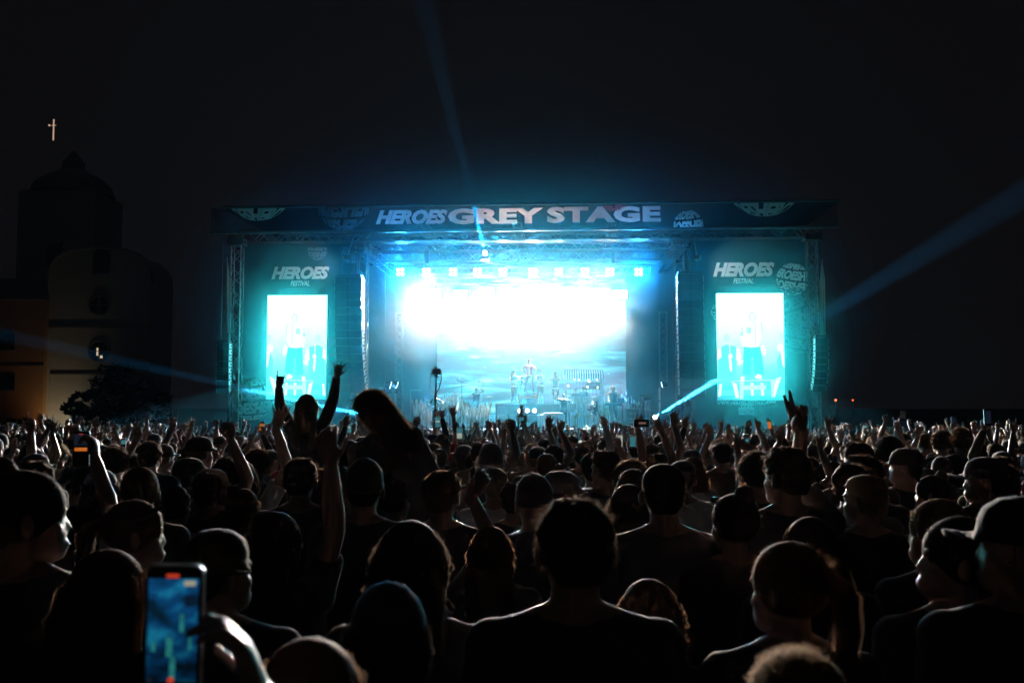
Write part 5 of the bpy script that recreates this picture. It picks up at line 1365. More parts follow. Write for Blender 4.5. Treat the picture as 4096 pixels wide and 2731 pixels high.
# tower with lit cross
TY = 90.0
ta, _ = Pc(70, 900, TY); tb, _ = Pc(375, 900, TY); zt0 = Pc(200, 760, TY)[1]
t2 = thing('church_tower', 'dark domed church tower behind the gable, topped by a lit cross', 'tower', ((ta + tb) / 2, TY, GZ0))
m = MB(); m.box(((ta + tb) / 2, TY + 3.3, (GZ0 + zt0) / 2), (tb - ta, 6.6, zt0 - GZ0)); part('wall', m, mat('tower_plaster', (.38, .36, .34), .9, .1, 2), t2)
tcx = (ta + tb) / 2; zc0 = Pc(210, 570, TY)[1]
m = MB(); rr = (tb - ta) / 2
m.loft([[(tcx + r * rr * c, TY + 3.3 + r * rr * s_, zt0 + (zc0 - zt0) * h) for c, s_ in zip(*_cyl(20))] for r, h in ((1.08, 0), (1.1, .04), (.98, .25), (.72, .42), (.45, .52), (.3, .6), (.28, .75), (.16, .88), (.04, 1))]); part('dome', m, rooft, t2)
m = MB(); m.box((tcx, TY - .03, (GZ0 + zt0) / 2 + 5), (1.4, .05, 3.0)); part('belfry_window', m, darkglass, t2)
cx_, cz0 = Pc(213, 562, TY + 3.3); _, cz1 = Pc(213, 478, TY + 3.3); _, czb = Pc(213, 502, TY + 3.3)
m = MB(); m.box((cx_, TY + 3.3, (cz0 + cz1) / 2), (.09, .1, cz1 - cz0)); m.box((cx_, TY + 3.3, czb), (.45, .08, .04)); m.ell((cx_ - .42, TY + 3.3, czb), (.1, .1, .1), n=10, m=6)
part('lit_cross', m, emis('cross_glow', (1.0, .62, .42), .55), t2)
# ochre house
h0, _ = Pc(-260, 1300, 77.4); h1, _ = Pc(180, 1300, 77.4); hz = Pc(80, 1200, 77.4)[1]
t3 = thing('house', 'ochre house wall lit orange from below next to the church', 'house', ((h0 + h1) / 2, 77.4, GZ0))
m = MB(); m.box(((h0 + h1) / 2, 80.9, (GZ0 + hz) / 2), (h1 - h0, 7, hz - GZ0)); part('wall', m, plaster_o, t3)
m = MB(); r0 = hz; r1 = Pc(80, 1090, 77.4)[1]
m.add([(h0 - .3, 77.0, r0), (h1 - .05, 77.0, r0), (h1 - .05, 84.8, r0), (h0 - .3, 84.8, r0), (h0 - .3, 80.9, r1), (h1 - .05, 80.9, r1)], [(0, 1, 5, 4), (2, 3, 4, 5), (0, 4, 3), (1, 2, 5), (0, 3, 2, 1)]); part('roof', m, rooft, t3)
for py_ in (1368, 1528):
    x, z = Pc(20, py_, 77.4); m = MB(); m.box((x, 77.38, z), (1.5, .08, 1.2)); f = part('window', m, darkglass, t3)
    m = MB(); m.box((x, 77.33, z - .66), (1.7, .14, .1)); part('sill', m, trim, f)
m = MB(); m.box(((h0 + h1) / 2, 77.37, Pc(80, 1462, 77.4)[1]), (h1 - h0, .05, .1)); part('string_course', m, trim, t3)
def flood_ground(px, py, Y, tgt, energy, col, lab, size=95):
    p = at(px, py, Y); p.z = GZ0 + .3
    t = thing('ground_flood', lab, 'floodlight', p, 'ground floodlights at the church')
    m = MB(); m.box((p.x, p.y, p.z), (.4, .25, .3), rx=-.6); part('housing', m, steel, t)
    m = MB(); m.box((p.x, p.y + .1, p.z + .14), (.34, .02, .22), rx=-.6 + math.pi / 2 - .4); part('lens', m, emis('flood_lens', (1, .85, .6), 1), t)
    L = lamp_data('SPOT', 'ground_flood_light', energy, col, spot_size=math.radians(size), spot_blend=.9, shadow_soft_size=.15)
    o = bpy.data.objects.new('ground_flood_light', L); COL.objects.link(o); q = V(tgt)
    o.matrix_world = Matrix.Translation(p + V((0, 0, .25))) @ (q - p).to_track_quat('-Z', 'Y').to_matrix().to_4x4()
    bpy.context.view_layer.update(); mw = o.matrix_world.copy(); o.parent = t; o.matrix_parent_inverse = t.matrix_world.inverted(); o.matrix_world = mw
cpt = at(240, 1560, CY)
flood_ground(232, 1600, CY - 1.8, (cpt.x, CY, GZ0 + 3.5), 170, (1, .80, .5), 'warm floodlight at the foot of the church wall')
opt_ = at(165, 1560, 77.4); flood_ground(160, 1600, 75.8, (opt_.x - .3, 77.4, GZ0 + 3.2), 42, (1, .42, .08), 'orange floodlight at the foot of the ochre house', 90)
# trees and bushes: tapered trunk, limbs, crown of leaf clumps
leafm = [mat('leaf_dark', (.025, .045, .02), .6, .3, 3, transl=.3), mat('leaf_mid', (.05, .075, .03), .6, .3, 3, transl=.3)]
bark = mat('bark', (.06, .045, .035), .9, .3, 6, bump=.4)
def tree(c, r, h, label, clumps=60, leaves=26, trunk=1.2, name='tree', ls=.16, cat='tree', group='trees and bushes by the church'):
    c = V(c); t = thing(name, label, cat, c, group)
    m = MB(); top = c + V((0, 0, trunk + h * .45)); m.rcone(c, top, .16 * h / 5 + .04, .05, n=8)
    for i in range(6): a = i * 1.1; s_ = c + V((0, 0, trunk * (.7 + .1 * i))); m.rcone(s_, s_ + V((math.cos(a) * r * .6, math.sin(a) * r * .6, h * .3)), .05, .015, n=6)
    part('trunk', m, bark, t)
    m = MB(); rg = random.Random(int(c.x * 10) + 5)
    for i in range(clumps):
        a = rg.uniform(0, 6.28); q = rg.random() ** .5; zf = rg.uniform(-.5, .5); rad = r * q * math.sqrt(max(.1, 1 - (zf * 1.7) ** 2)) * rg.uniform(.8, 1.15)
        cc = c + V((math.cos(a) * rad, math.sin(a) * rad, trunk + h * (.5 + zf))); cr_ = rg.uniform(.25, .5) * r * .4; m.cur = rg.randrange(2)
        for j in range(leaves):
            d = V((rg.gauss(0, 1), rg.gauss(0, 1), rg.gauss(0, .8))); d = d.normalized() * cr_ * rg.uniform(.5, 1.15); p = cc + d
            u = V((rg.uniform(-1, 1), rg.uniform(-1, 1), rg.uniform(-1, 1))).normalized(); w = u.orthogonal().normalized(); L_ = ls * rg.uniform(.6, 1.3)
            m.add([p - u * L_, p + w * L_ * .45, p + u * L_, p - w * L_ * .45], [(0, 1, 2, 3)])
    part('crown', m, leafm, t)
    return t
p = at(345, 1660, 70); tree((p.x, 70, GZ0), 1.6, 3.4, 'round leafy tree rim lit by the church floodlight', 90, 34, .8)
p = at(480, 1660, 69); tree((p.x, 69, GZ0), 2.2, 4.6, 'taller dark tree in front of the church gable', 110, 30, 1.2)
p = at(590, 1660, 72); tree((p.x, 72, GZ0), 1.8, 3.6, 'dark tree between the church and the stage', 80, 26, 1.0)
for i, (px_, r_, h_) in enumerate(((-20, 1.3, 1.7), (60, 1.2, 1.9), (130, 1.1, 1.6), (195, 1.0, 1.3), (255, .9, 1.0))):
    p = at(px_, 1660, 68); tree((p.x, 68, GZ0), r_, h_, ['low bush at the frame edge below the ochre house', 'spiky bush below the ochre house windows', 'bush at the orange lit corner of the house', 'bush in front of the warm church floodlight', 'small bush between the floodlight and the round tree'][i], 34, 30, .35, 'bush', .10, 'bush')
# far small lights
def small_light(px, py, Y, r, col, s, lab, grp, cat='lamp'):
    p = at(px, py, Y); t = thing('distant_lamp', lab, cat, (p.x, Y, p.z), grp)
    m = MB(); m.ell(p, (r, r, r), n=10, m=6); part('globe', m, emis('far_' + lab.split()[0], col, s), t)
    m = MB(); m.bar((p.x, Y, p.z - r), (p.x, Y, GZ0), .04); part('post', m, steel, t)
small_light(618, 1594, 95, .13, (.85, 1, .9), 3, 'whitish light in the trees beside the church', 'small distant lights')
small_light(630, 1606, 95, .10, (.8, 1, .9), 2, 'faint whitish light below its brighter neighbour', 'small distant lights')
small_light(662, 1593, 97, .07, (.6, 1, .9), 1.5, 'greenish speck of light between church and stage', 'small distant lights')
small_light(688, 1593, 97, .06, (.6, 1, .9), 1.2, 'faintest greenish speck next to the stage tower', 'small distant lights')
small_light(3343, 1600, 80, .09, (1, .12, .03), 4, 'red warning light nearest to the stage tower', 'small distant lights')
small_light(3411, 1600, 80, .07, (1, .10, .03), 3, 'smaller red warning light further out in the dark', 'small distant lights')
# ------------------------------------------------------------------ the crowd
VS = 4096.0 / 2352.0                              # measurements below were read off a 2352 px wide view
FV = F / VS
MODELTOP = 1.765
CROWD = []                                        # (x, y, root, features, px, py)
def solve(px, py, w=None, hw=0.165, D=None, rng=(0.88, 1.13)):
    """stand a figure of true size so that its head top and head width match what was measured"""
    best = None
    for k in range(400):
        d = 1.1 + 0.06 * k if D is None else D
        h = at(px, py, d).z - gz(d); s_ = h / MODELTOP
        sc_ = min(max(s_, rng[0]), rng[1])
        err = abs(s_ - sc_) * 8 + (abs(math.log(F * hw * sc_ / d / w)) if w else 0)
        if best is None or err < best[0]: best = (err, d, sc_, s_)
        if D is not None: break
    return best[1], best[2]
def tolocal(p, loc, rz, s):
    q = (V(p) - V(loc)) / s
    return Matrix.Rotation(-rz, 3, 'Z') @ q
def gzat(loc): return gz(loc[1])
def hero(v, w=None, label='', hw=0.165, D=None, yaw=0.0, hy=0.0, hp=0.0, hr=0.0, arms=(None, None), raise_z=None, scale=None, src=False, group=None, rng=(0.88, 1.13), **k):
    px, py = (v[0], v[1]) if src else (v[0] * VS, v[1] * VS)
    if w and not src: w = w * VS
    d, s_ = solve(px, py, w, hw, D, rng)
    if scale: s_ = scale
    p = at(px, py, d); loc = V((p.x, d, gz(d)))
    if raise_z: loc.z = p.z - MODELTOP * s_
    A = []
    for sd, a in zip((1, -1), arms):
        if a is None or len(a) > 4 and not isinstance(a[0], (int, float)): A.append(a); continue
        wx, wy, dy, pose, hd, palm = a[:6]; el = a[6] if len(a) > 6 else None
        W = tolocal(at(wx, wy, d + dy), loc, yaw, s_)
        S = V((sd * SH * 0.95, 0, SHZ + 0.03))
        pole = (tolocal(at(el[0], el[1], d + (el[2] if len(el) > 2 else dy * .5)), loc, yaw, s_) - S) if el else V((sd, -0.5, -0.3))
        e_, W = ik(S, W, .285, .262, pole)
        A.append((e_, W, hd, palm, pose))
    near = d < 5.2
    kw = dict(voxel=0.0062 if near else 0.0078, dec=0.4 if near else 0.3, top=('short', C_BLACK), bottom=('trousers', C_DENIM), shoes=C_BLACK, hair=('short', HB)); kw.update(k)
    o, AA, L, M = person(loc, yaw, s_, arms=tuple(A), head=(hy, hp, hr), label=label, group=group, **kw)
    CROWD.append((loc.x, d, o, None, px, py))
    return o, AA, L, M, loc, s_
sun = mat('shades_plastic', (.01, .01, .012), .15, .1, 5)
cloths = [C_BLACK, C_BLACK, C_NAVY, C_GREY, C_BLACK, C_GREEN, C_WHITE, C_NAVY, C_RED, C_TAN]
UP = (0, 0, 1); PB = (0, 1, 0)

hero((1320, 1143), 160, 'man with short tousled hair in the centre front, seen from behind in a black t-shirt', hair=('short', HB, 1, 3600), build=1.04, hy=.12, top=('short', C_BLACK))
hero((1524, 1060), 98, 'broad man with cropped hair in a faded t-shirt with a dark back print', hair=('buzz', HB, 2, 2600), build=1.1, hy=-.1, top=('short', C_GREY))
hero((1015, 1080), 79, 'slim man with an upswept quiff standing clear below the drum side', hair=('short', HR, 3, 2600), build=.92, hy=-.25)
oE = hero((943, 1192), 140, 'woman with smooth parted hair and a beaded braid over her shoulder', hair=('bob', HB, 4, 3000), female=True, hy=-.15, rng=(.86, 1.1), top=('none', C_BLACK))
m = MB()
for i in range(9): m.ell((.092 + .006 * math.sin(i), -.03, 1.585 - .022 * i), (.010, .010, .012), n=8, m=6)
child(m.mesh('braid', C_TAN, smooth=True), 'beaded_braid', oE[0], oE[3])
hero((893, 1357), 175, 'person in a rumpled cap worn low at the bottom of the crowd', hw=.176, hair=('bob', HD, 5, 900), hats=(('beanie', C_NAVY),), top=('long', C_GREY), hood=True)
hero((712, 1459), 215, 'head with orange glowing hair rim at the bottom of the crowd', hair=('bob', HR, 6, 3000), female=True, hw=.175, D=1.62, rng=(.8, 1.1))
hero((8, 1163), 140, 'man with cropped greying hair cut off by the frame edge', hair=('buzz', HL, 7, 2600), hy=-.9, build=1.05, yaw=-.2)
hero((62, 1077), 205, 'woman with dark tied hair and an earring in the near corner', D=2.75, hair=('bun', HD, 8, 2200), female=True, hy=-1.0, top=('short', C_NAVY))
hero((322, 1912), None, 'person holding the big dark phone up, head low behind the woman with an earring', src=True, D=4.25, hair=('short', HD), top=('short', C_WHITE), scale=.95,
     arms=((378, 1822, .12, 'grip', (-.2, .1, 1), (-1, .2, 0), (470, 2030)), None))
hero((500, 1213), 140, 'man in a cap turned backwards with the brim sticking out sideways', hw=.176, hair=('buzz', HD), hats=(('cap', C_GREEN),), hatrot=-1.9, hy=-.8, top=('short', C_NAVY))
hero((633, 1172), 92, 'person with long dark shining hair raising a rim lit arm', hair=('long', HD, 9, 1800), female=True, D=3.55, hy=-.4,
     arms=((1326, 1800, -.25, 'relaxed', (-.2, 0, 1), PB, (1440, 2090)), None), build=1.1)
hero((310, 1145), 108, 'woman with sunglasses pushed up on her hair, looking towards the singer', hair=('pony', HB, 10, 1600), hats=(('shades', sun),), female=True, hy=-1.1)
hero((250, 1258), 145, 'woman with long brown hair lit on one side, left of the glowing phone', hair=('long', HR, 11, 2200), female=True, hy=-.3, rng=(.86, 1.1))
hero((1490, 1326), 122, 'girl with centre parted straight hair low between two tall men', hair=('long', HR, 12, 2600), female=True, rng=(.84, 1.1))
hero((1443, 1110), 78, 'woman with sunglasses on her straight hair beside the man with a back print', hair=('long', HB, 13, 1600), hats=(('shades', sun),), female=True, rng=(.86, 1.1))
hero((1687, 1131), 95, 'woman with tied hair and lit jaw line in front of the orange phone', hair=('bun', HD, 14, 1500), hats=(('shades', sun),), female=True, hy=.45)
hero((1806, 1027), 90, 'man with a fade haircut raising one pointing hand high', hair=('short', HB, 15, 2600), hy=.55, build=1.06,
     arms=((3205, 1722, .1, 'peace', (-.2, 0, 1), (0, -1, 0), (3265, 1920)), None))
hero((1738, 1040), 74, 'fluffy haired person just behind the man raising a pointing hand', hair=('curly', HB, 16, 1500), hw=.185)
hero((1987, 1086), 84, 'bald headed man turned to the side with a lit scalp', hair=('buzz', HL, 17, 500), hy=.8)
hero((1985, 1045), 68, 'man with neat short hair and glasses behind the bald head', hair=('short', HB, 18, 1500), hy=.7)
hero((1812, 1240), 148, 'woman with wavy hair and a golden ponytail falling off her shoulder', hair=('pony', HR, 19, 3200), female=True, hy=.7, rng=(.86, 1.1), top=('long', C_NAVY))
hero((1830, 1506), 190, 'pale frizzy head at the very bottom of the crowd', hair=('curly', HL, 20, 2600), hw=.185, D=1.95, rng=(.8, 1.1))
hero((2155, 1143), 108, 'blonde woman with straight hair falling over her face', hair=('long', HL, 21, 2600), female=True, hy=.9)
hero((2190, 1182), 135, 'woman in profile with tied dark hair in front of the blonde', hair=('pony', HD, 22, 2000), female=True, hy=1.25, hp=.1, rng=(.86, 1.1))
hero((2345, 1138), 165, 'man in a dark cap at the frame edge, cheek and neck lit', hw=.176, hair=('buzz', HD), hats=(('cap', C_BLACK),), hatrot=.0, hy=1.0, build=1.1)
hero((2262, 1048), 78, 'man whose flat cap brim points sideways, behind the blonde woman', hw=.176, hair=('buzz', HD), hats=(('cap', C_GREY),), hy=1.2)
hero((2300, 1048), 54, 'man with a short beard and lit ear near the frame edge', hair=('short', HB, 23, 1000), hy=1.0)
hero((1860, 1184), 104, 'dark round head below the raised pointing arm', hair=('bob', HB, 24, 1800), hy=.2)
hero((2140, 1090), 60, 'woman with sunglasses on her head facing the singer, by the blonde', hair=('bun', HD, 25, 900), hats=(('shades', sun),), female=True, hy=1.0)
hero((2080, 1028), 62, 'man in a dark cap with a lit ear behind the bald man', hw=.176, hair=('buzz', HD), hats=(('cap', C_BLACK),), hy=1.1)
hero((2040, 1003), 56, 'tall man with tight curls below the dark far end of the crowd', hair=('curly', HD, 26, 900), hw=.18)
hero((1450, 1060), 74, 'person with a loose curly mop beside the man with the back print', hair=('curly', HR, 27, 1800), hw=.19)
hero((1364, 1037), 56, 'dark haired man with visible ears below the market stall', hair=('short', HD, 28, 1100))
hero((1232, 1112), 68, 'person with a neat middle parting below the plank desk', hair=('bob', HR, 29, 1400), female=True, rng=(.86, 1.1))
hero((1181, 1107), 58, 'round short haired head next to the neat middle parting', hair=('short', HD, 30, 1100), rng=(.86, 1.1))
hero((1128, 1023), 58, 'man in a close beanie standing tall below the riser', hw=.178, hair=None, hats=(('beanie', C_BLACK),))
hero((1288, 1080), 78, 'person in a cap with a pale sticker, brim towards the singer', hw=.176, hair=('buzz', HD), hats=(('cap', C_GREY),), hy=-1.2)
hero((1127, 1206), 84, 'woman with loose hair and one arm up in front of the quiff man', hair=('long', HR, 31, 1500), female=True, rng=(.86, 1.1), top=('short', C_GREY),
     arms=(None, (1885, 1985, .1, 'relaxed', (.5, 0, .8), PB, (1990, 2150))))
hero((690, 1050), 72, 'person with spiky hair below the blonde fan on shoulders', hair=('short', HB, 32, 1600), rng=(.88, 1.1))
hero((741, 1075), 64, 'person with light cropped hair just beside the spiky hair', hair=('short', HR, 33, 1400), rng=(.88, 1.1))
hero((838, 1062), 92, 'person in a wide bandana hat below the curly haired girl', hw=.185, hair=('buzz', HD), hats=(('beanie', C_GREEN),))
hero((487, 1075), 64, 'person in a pale curved brim cap below the outer roof tower', hw=.176, hair=('buzz', HB), hats=(('cap', C_TAN),), hy=-1.2)
hero((435, 1050), 62, 'person in an olive cap turned sideways below the church end', hw=.176, hair=('buzz', HB), hats=(('cap', C_GREEN),), hy=-1.0)
hero((380, 1090), 62, 'person in a dark blue cap in front of the olive cap', hw=.176, hair=('buzz', HD), hats=(('cap', C_NAVY),), hy=-.9, rng=(.86, 1.1))
hero((560, 1120), 62, 'reddish haired person below the blonde fan\'s raised arm', hair=('bob', HR, 34, 1000), rng=(.86, 1.1))
hero((264, 1028), 56, 'person with frizzy curls beside the dark phone with an orange picture', hair=('curly', HB, 35, 1200), hw=.185)
hero((345, 1012), 50, 'person with rough hair in front of the church end', hair=('short', HB, 36, 900))
hero((1010, 1028), 36, 'shaven head below the camera on the monopod', hair=('buzz', HB, 37, 500))
hero((1245, 988), 0, 'person in a floppy bucket hat in front of the plank desk', D=15.0, hair=('bob', HD), hats=(('bucket', C_BLACK),)) if False else None
hero((2163, 990), 40, 'curly head far out beyond the outer speakers', hair=('curly', HB, 38, 700), hw=.18)
hero((2207, 984), 42, 'tousled head lit from one side far out in the dark', hair=('curly', HR, 39, 700), hw=.18)
# on shoulders
oA = hero((1228, 1574), 76, 'blonde fan on shoulders with both arms thrown up', src=True, D=8.6, scale=.95, raise_z=True, legs='sit', female=True, hair=('long', HL, 40, 2600), top=('long', C_BLACK), build=.95,
     arms=((1347, 1506, -.05, 'spread', (.15, 0, 1), (0, 1, 0), (1345, 1610, .5)), (1116, 1548, -.05, 'horns', (.15, 0, 1), (0, 1, 0), (1100, 1625, .5))))
loc = oA[4]
def carrier(loc, label, **k):
    d = loc.y + .04; kw = dict(hair=('short', HB), top=('short', C_BLACK), bottom=('trousers', C_DENIM), shoes=C_BLACK, voxel=.009, dec=.25); kw.update(k)
    s_ = 1.02
    o, A_, L_, M_ = person(V((loc.x, d, gz(d))), 0, s_, label=label, **kw)
    p = V((loc.x, d, gz(d) + MODELTOP)); CROWD.append((loc.x, d, o, None, 2048 + F * loc.x / d, 1616 + F * (CAMZ - p.z) / d))
carrier(loc, 'person carrying the blonde fan on the shoulders')
oB = hero((1500, 1560), 135, 'girl with long curly hair on shoulders looking down to the side', src=True, D=6.0, scale=1.0, raise_z=True, legs='sit', female=True, hair=('bigcurly', HR, 41, 3800), hw=.2, build=1.2, top=('long', C_GREY), hood=True, yaw=.5, hy=.65, hp=-.25,
     arms=(((.24, -.05, 1.15), (.16, .22, 1.05), (-.3, .6, -.4), (-1, 0, 0), 'relaxed'), ((-.22, .05, 1.15), (-.12, .28, 1.10), (.3, .6, -.3), (1, 0, 0), 'relaxed')))
tilt_ = Matrix.Rotation(.5, 3, 'Z') @ Matrix.Rotation(-.26, 3, 'Y'); hd0 = V((0, 0, 1.70)); oB[0].rotation_euler = (0, -.26, .5)
oB[0].location = oB[0].location + hd0 - tilt_ @ hd0
carrier(oB[4] + V((.2, .1, 0)), 'person carrying the curly haired girl on the shoulders', hair=('buzz', HD))
# two-handed phone holder with horn fingers
oC = hero((2636, 1780), None, 'person behind the back print man holding a phone sideways with both hands in horn signs', src=True, D=9.4, scale=1.0, hair=('short', HD),
     arms=((2634, 1690, .0, 'horns', (-.35, .1, 1), (-.6, -.6, 0), (2715, 1790)), (2552, 1712, .0, 'horns', (.05, .1, 1), (.6, -.6, 0), (2565, 1800))))
oP = hero((560, 3300), None, 'person just outside the frame whose hand holds the big glowing phone', src=True, D=1.02, scale=.93, hair=('short', HD), arms=((1045, 2790, .34, 'relaxed', (-.40, .05, 1), (-1, -.2, .1), (1140, 3100)), None), rng=(.5, 1.1), voxel=.0058, dec=.5)

# ------------------------------------------------------------------ people picked out by one raised arm
AR = [(20, 1722, 12, 'fist'), (55, 1800, 7.2, 'relaxed'), (95, 1722, 11, 'point'), (140, 1745, 8.6, 'fist'), (186, 1705, 12.5, 'spread'), (270, 1722, 12, 'point'), (330, 1705, 12, 'peace'), (386, 1712, 9, 'relaxed'),
      (462, 1722, 10, 'point'), (500, 1735, 11, 'fist'), (548, 1752, 7.6, 'point'), (625, 1718, 13, 'point'), (682, 1705, 13.5, 'spread'), (722, 1725, 12, 'fist'), (768, 1712, 10, 'spread'), (905, 1722, 9, 'point'),
      (925, 1760, 6.0, 'fist'), (1104, 1712, 6.4, 'open'), (1384, 1705, 9.5, 'relaxed'), (1440, 1700, 10, 'open'), (1664, 1705, 8.6, 'point'), (1634, 1712, 10, 'point'), (1741, 1668, 11.7, 'fist'), (1768, 1672, 11.5, 'spread'),
      (1814, 1662, 10.4, 'open'), (1906, 1712, 14, 'open'), (1958, 1715, 11.5, 'relaxed'), (1978, 1720, 12, 'relaxed'), (1996, 1702, 12, 'point'), (2028, 1712, 12.5, 'point'), (2420, 1702, 8.8, 'point'), (2738, 1710, 8.8, 'relaxed'),
      (2838, 1742, 8, 'fist'), (2994, 1745, 9, 'open'), (3036, 1715, 9.4, 'peace'), (3128, 1748, 7.8, 'horns'), (3312, 1712, 9, 'spread'), (3402, 1722, 12, 'fist'), (3592, 1715, 9.6, 'horns'), (3674, 1742, 8.2, 'open'),
      (3764, 1722, 12, 'point'), (3934, 1722, 9.6, 'grip'), (3812, 1722, 9.4, 'grip'), (2478, 1790, 7.2, 'grip'), (2984, 1786, 7.6, 'grip'), (1050, 1738, 9.1, 'grip'), (3368, 1745, 12.4, 'grip'), (3465, 1742, 9.3, 'grip')]
AR = [(a, b, d if d < 7 or (a, b) == (3934, 1722) else d * 1.42, p) for a, b, d, p in AR]
POSEWORD = {'fist': 'one fist raised', 'relaxed': 'one loose hand raised', 'point': 'one finger pointing up', 'spread': 'one spread hand raised', 'open': 'one open hand raised', 'peace': 'two fingers raised', 'horns': 'one horn sign raised', 'grip': 'a hand gripping something high'}
rk = random.Random(31)
hk = [('short', HB), ('short', HD), ('curly', HB), ('bob', HB), ('long', HD), ('short', HR), ('pony', HB), ('buzz', HD), ('long', HL)]
HW = {}
for (wx, wy, D, pose) in AR:
    sd = 1 if (rk.random() < .55) else -1
    w = at(wx, wy, D - .02); h = min(1.9, max(1.62, (w.z - gz(D)) / 1.12)); s_ = h / 1.75
    lx_ = w.x - sd * rk.uniform(.14, .24)
    px = 2048 + F * lx_ / D; py = 1616 + F * (CAMZ - gz(D) - s_ * MODELTOP) / D
    hh = rk.choice(hk); topm = rk.choice(cloths); hat = ()
    if rk.random() < .18: hat = (('cap', rk.choice((C_BLACK, C_GREY, C_NAVY))),); hh = ('buzz', HD)
    a = (wx, wy, .0, pose, (rk.uniform(-.25, .25), rk.uniform(0, .3), 1), (sd * -.3, 1 if pose in ('open', 'spread') else -.6, 0), (wx + sd * rk.uniform(10, 30), wy + .24 * F / D))
    arms = (a, None) if sd == 1 else (None, a)
    r_ = hero((px, py), None, '', D=D, src=True, scale=s_, arms=arms, hair=hh, hats=hat, top=('short' if rk.random() < .8 else 'long', topm), female=hh[0] in ('long', 'pony'), yaw=rk.uniform(-.25, .25), hy=rk.uniform(-.4, .4), group='fans with one arm up')
    n_ = len(CROWD) - 1; c = CROWD[n_]; CROWD[n_] = (c[0], c[1], c[2], ({HB: 'brown-haired', HD: 'dark-haired', HR: 'auburn-haired', HL: 'blonde'}[hh[1]] if not hat else 'capped', POSEWORD[pose]), c[4], c[5])

# ------------------------------------------------------------------ the rest of the near crowd, copies of a few figures
PROTO = []
def proto(kind, hairk, mt, arms=(None, None), head=(0, 0, 0), **k):
    kw = dict(voxel=.009, dec=.22, bottom=('trousers', C_DENIM), shoes=C_BLACK); kw.update(k)
    o, A_, L_, M_ = person(V((0, -500, 0)), 0, 1, arms=arms, head=head, hair=(hairk, mt) if hairk else None, label='x', **kw)
    PROTO.append((o, kind, hairk)); return o
def rarm(sd, dx, z, pose, y=.1): 
    W = V((sd * dx, y, z)); e_, W = ik(V((sd * SH, 0, SHZ + .03)), W, .285, .262, (sd, -.5, -.2)); return (e_, W, (0, .1, 1), (0, -1 if pose != 'open' else 1, 0), pose)
dn = [('short', 0, (.15, 0, 0)), ('short', 0, (-.3, .05, 0)), ('curly', 0, (.1, 0, .05)), ('long', 1, (-.15, 0, 0)), ('bob', 1, (.3, 0, 0)), ('pony', 1, (0, 0, 0)), ('buzz', 0, (.2, -.05, 0)), ('bun', 1, (-.2, 0, 0)), ('long', 1, (.5, .0, 0)), ('short', 0, (.6, 0, 0))]
for hk_, fe, hd_ in dn: proto('down', hk_, HB, head=hd_, female=bool(fe), top=('short' if not fe else rk.choice(('none', 'short')), C_BLACK), build=rk.uniform(.92, 1.1))
proto('cap', 'buzz', HD, hats=(('cap', C_BLACK),), head=(-.6, 0, 0), top=('short', C_GREY)); proto('cap', 'buzz', HD, hats=(('cap', C_GREY),), hatrot=math.pi, head=(.2, 0, 0), top=('short', C_NAVY)); proto('cap', 'bob', HB, hats=(('cap', C_NAVY),), head=(.7, 0, 0), top=('long', C_BLACK))
proto('beanie', None, HD, hats=(('beanie', C_BLACK),), head=(0, 0, 0), top=('long', C_BLACK), hood=True)
for sd, dx, z, ps in ((1, .22, 1.95, 'open'), (-1, .25, 1.90, 'fist'), (1, .30, 1.88, 'point'), (-1, .2, 1.95, 'horns'), (1, .12, 1.78, 'grip')):
    a = rarm(sd, dx, z, ps); proto(('arm', POSEWORD[ps]), rk.choice(('short', 'long', 'curly')), HB, arms=(a, None) if sd == 1 else (None, a), top=('short', C_BLACK), head=(rk.uniform(-.3, .3), 0, 0))
proto(('arm', 'both arms raised'), 'long', HB, arms=(rarm(1, .38, 1.86, 'open'), rarm(-1, .38, 1.86, 'open')), female=True, top=('short', C_BLACK))
def setmat(o, m):
    for sl in o.material_slots:
        sl.link = 'OBJECT'; sl.material = m
HAIRW = {HB: 'brown', HD: 'dark', HR: 'auburn', HL: 'blonde'}
CLW = {C_BLACK: 'black', C_NAVY: 'navy', C_GREY: 'grey', C_GREEN: 'olive', C_WHITE: 'white', C_RED: 'red', C_TAN: 'tan', C_BLUE: 'blue', C_ORANGE: 'orange'}
used = set()
def place_copy(pi, loc, rz, s_, hm, cm, sm):
    root, kind, hk_ = PROTO[pi]
    if pi not in used: used.add(pi); r = root; kids = list(root.children)
    else:
        r = root.copy(); COL.objects.link(r); kids = []
        for ch in root.children:
            c = ch.copy(); COL.objects.link(c); c.parent = r; kids.append(c)
    r.location = loc; r.rotation_euler = (0, 0, rz); r.scale = (s_,) * 3; r['group'] = 'fans standing in the crowd'
    setmat(r, sm)
    for c in kids:
        b_ = c.name.split('.')[0]
        if b_ == 'hair': setmat(c, hm)
        elif b_ in ('t_shirt', 'jacket', 'vest', 'hooded_top'): setmat(c, cm)
    hw_ = {'long': 'long-haired', 'curly': 'curly-haired', 'short': 'short-haired', 'buzz': 'cropped', 'bob': 'bob-haired', 'pony': 'ponytailed', 'bun': 'bun-wearing', None: ''}[hk_]
    if kind == 'cap': d1 = 'capped'
    elif kind == 'beanie': d1 = 'beanie-wearing'
    else: d1 = hw_
    return r, (d1, kind[1] if isinstance(kind, tuple) else 'in a %s top' % CLW[cm])
NIND = 300
y = 4.7; row = 0
cand = []
while y < 16:
    x = -.56 * y - .3 + (row % 2) * .3
    while x < .56 * y + .3:
        cand.append((x + rk.uniform(-.13, .13), y + rk.uniform(-.16, .16))); x += .60
    y += .62; row += 1
cand.sort(key=lambda c: c[1])
LASTY = 0
TALLX = [(oA[4].x, oA[4].y), (oB[4].x, oB[4].y)]
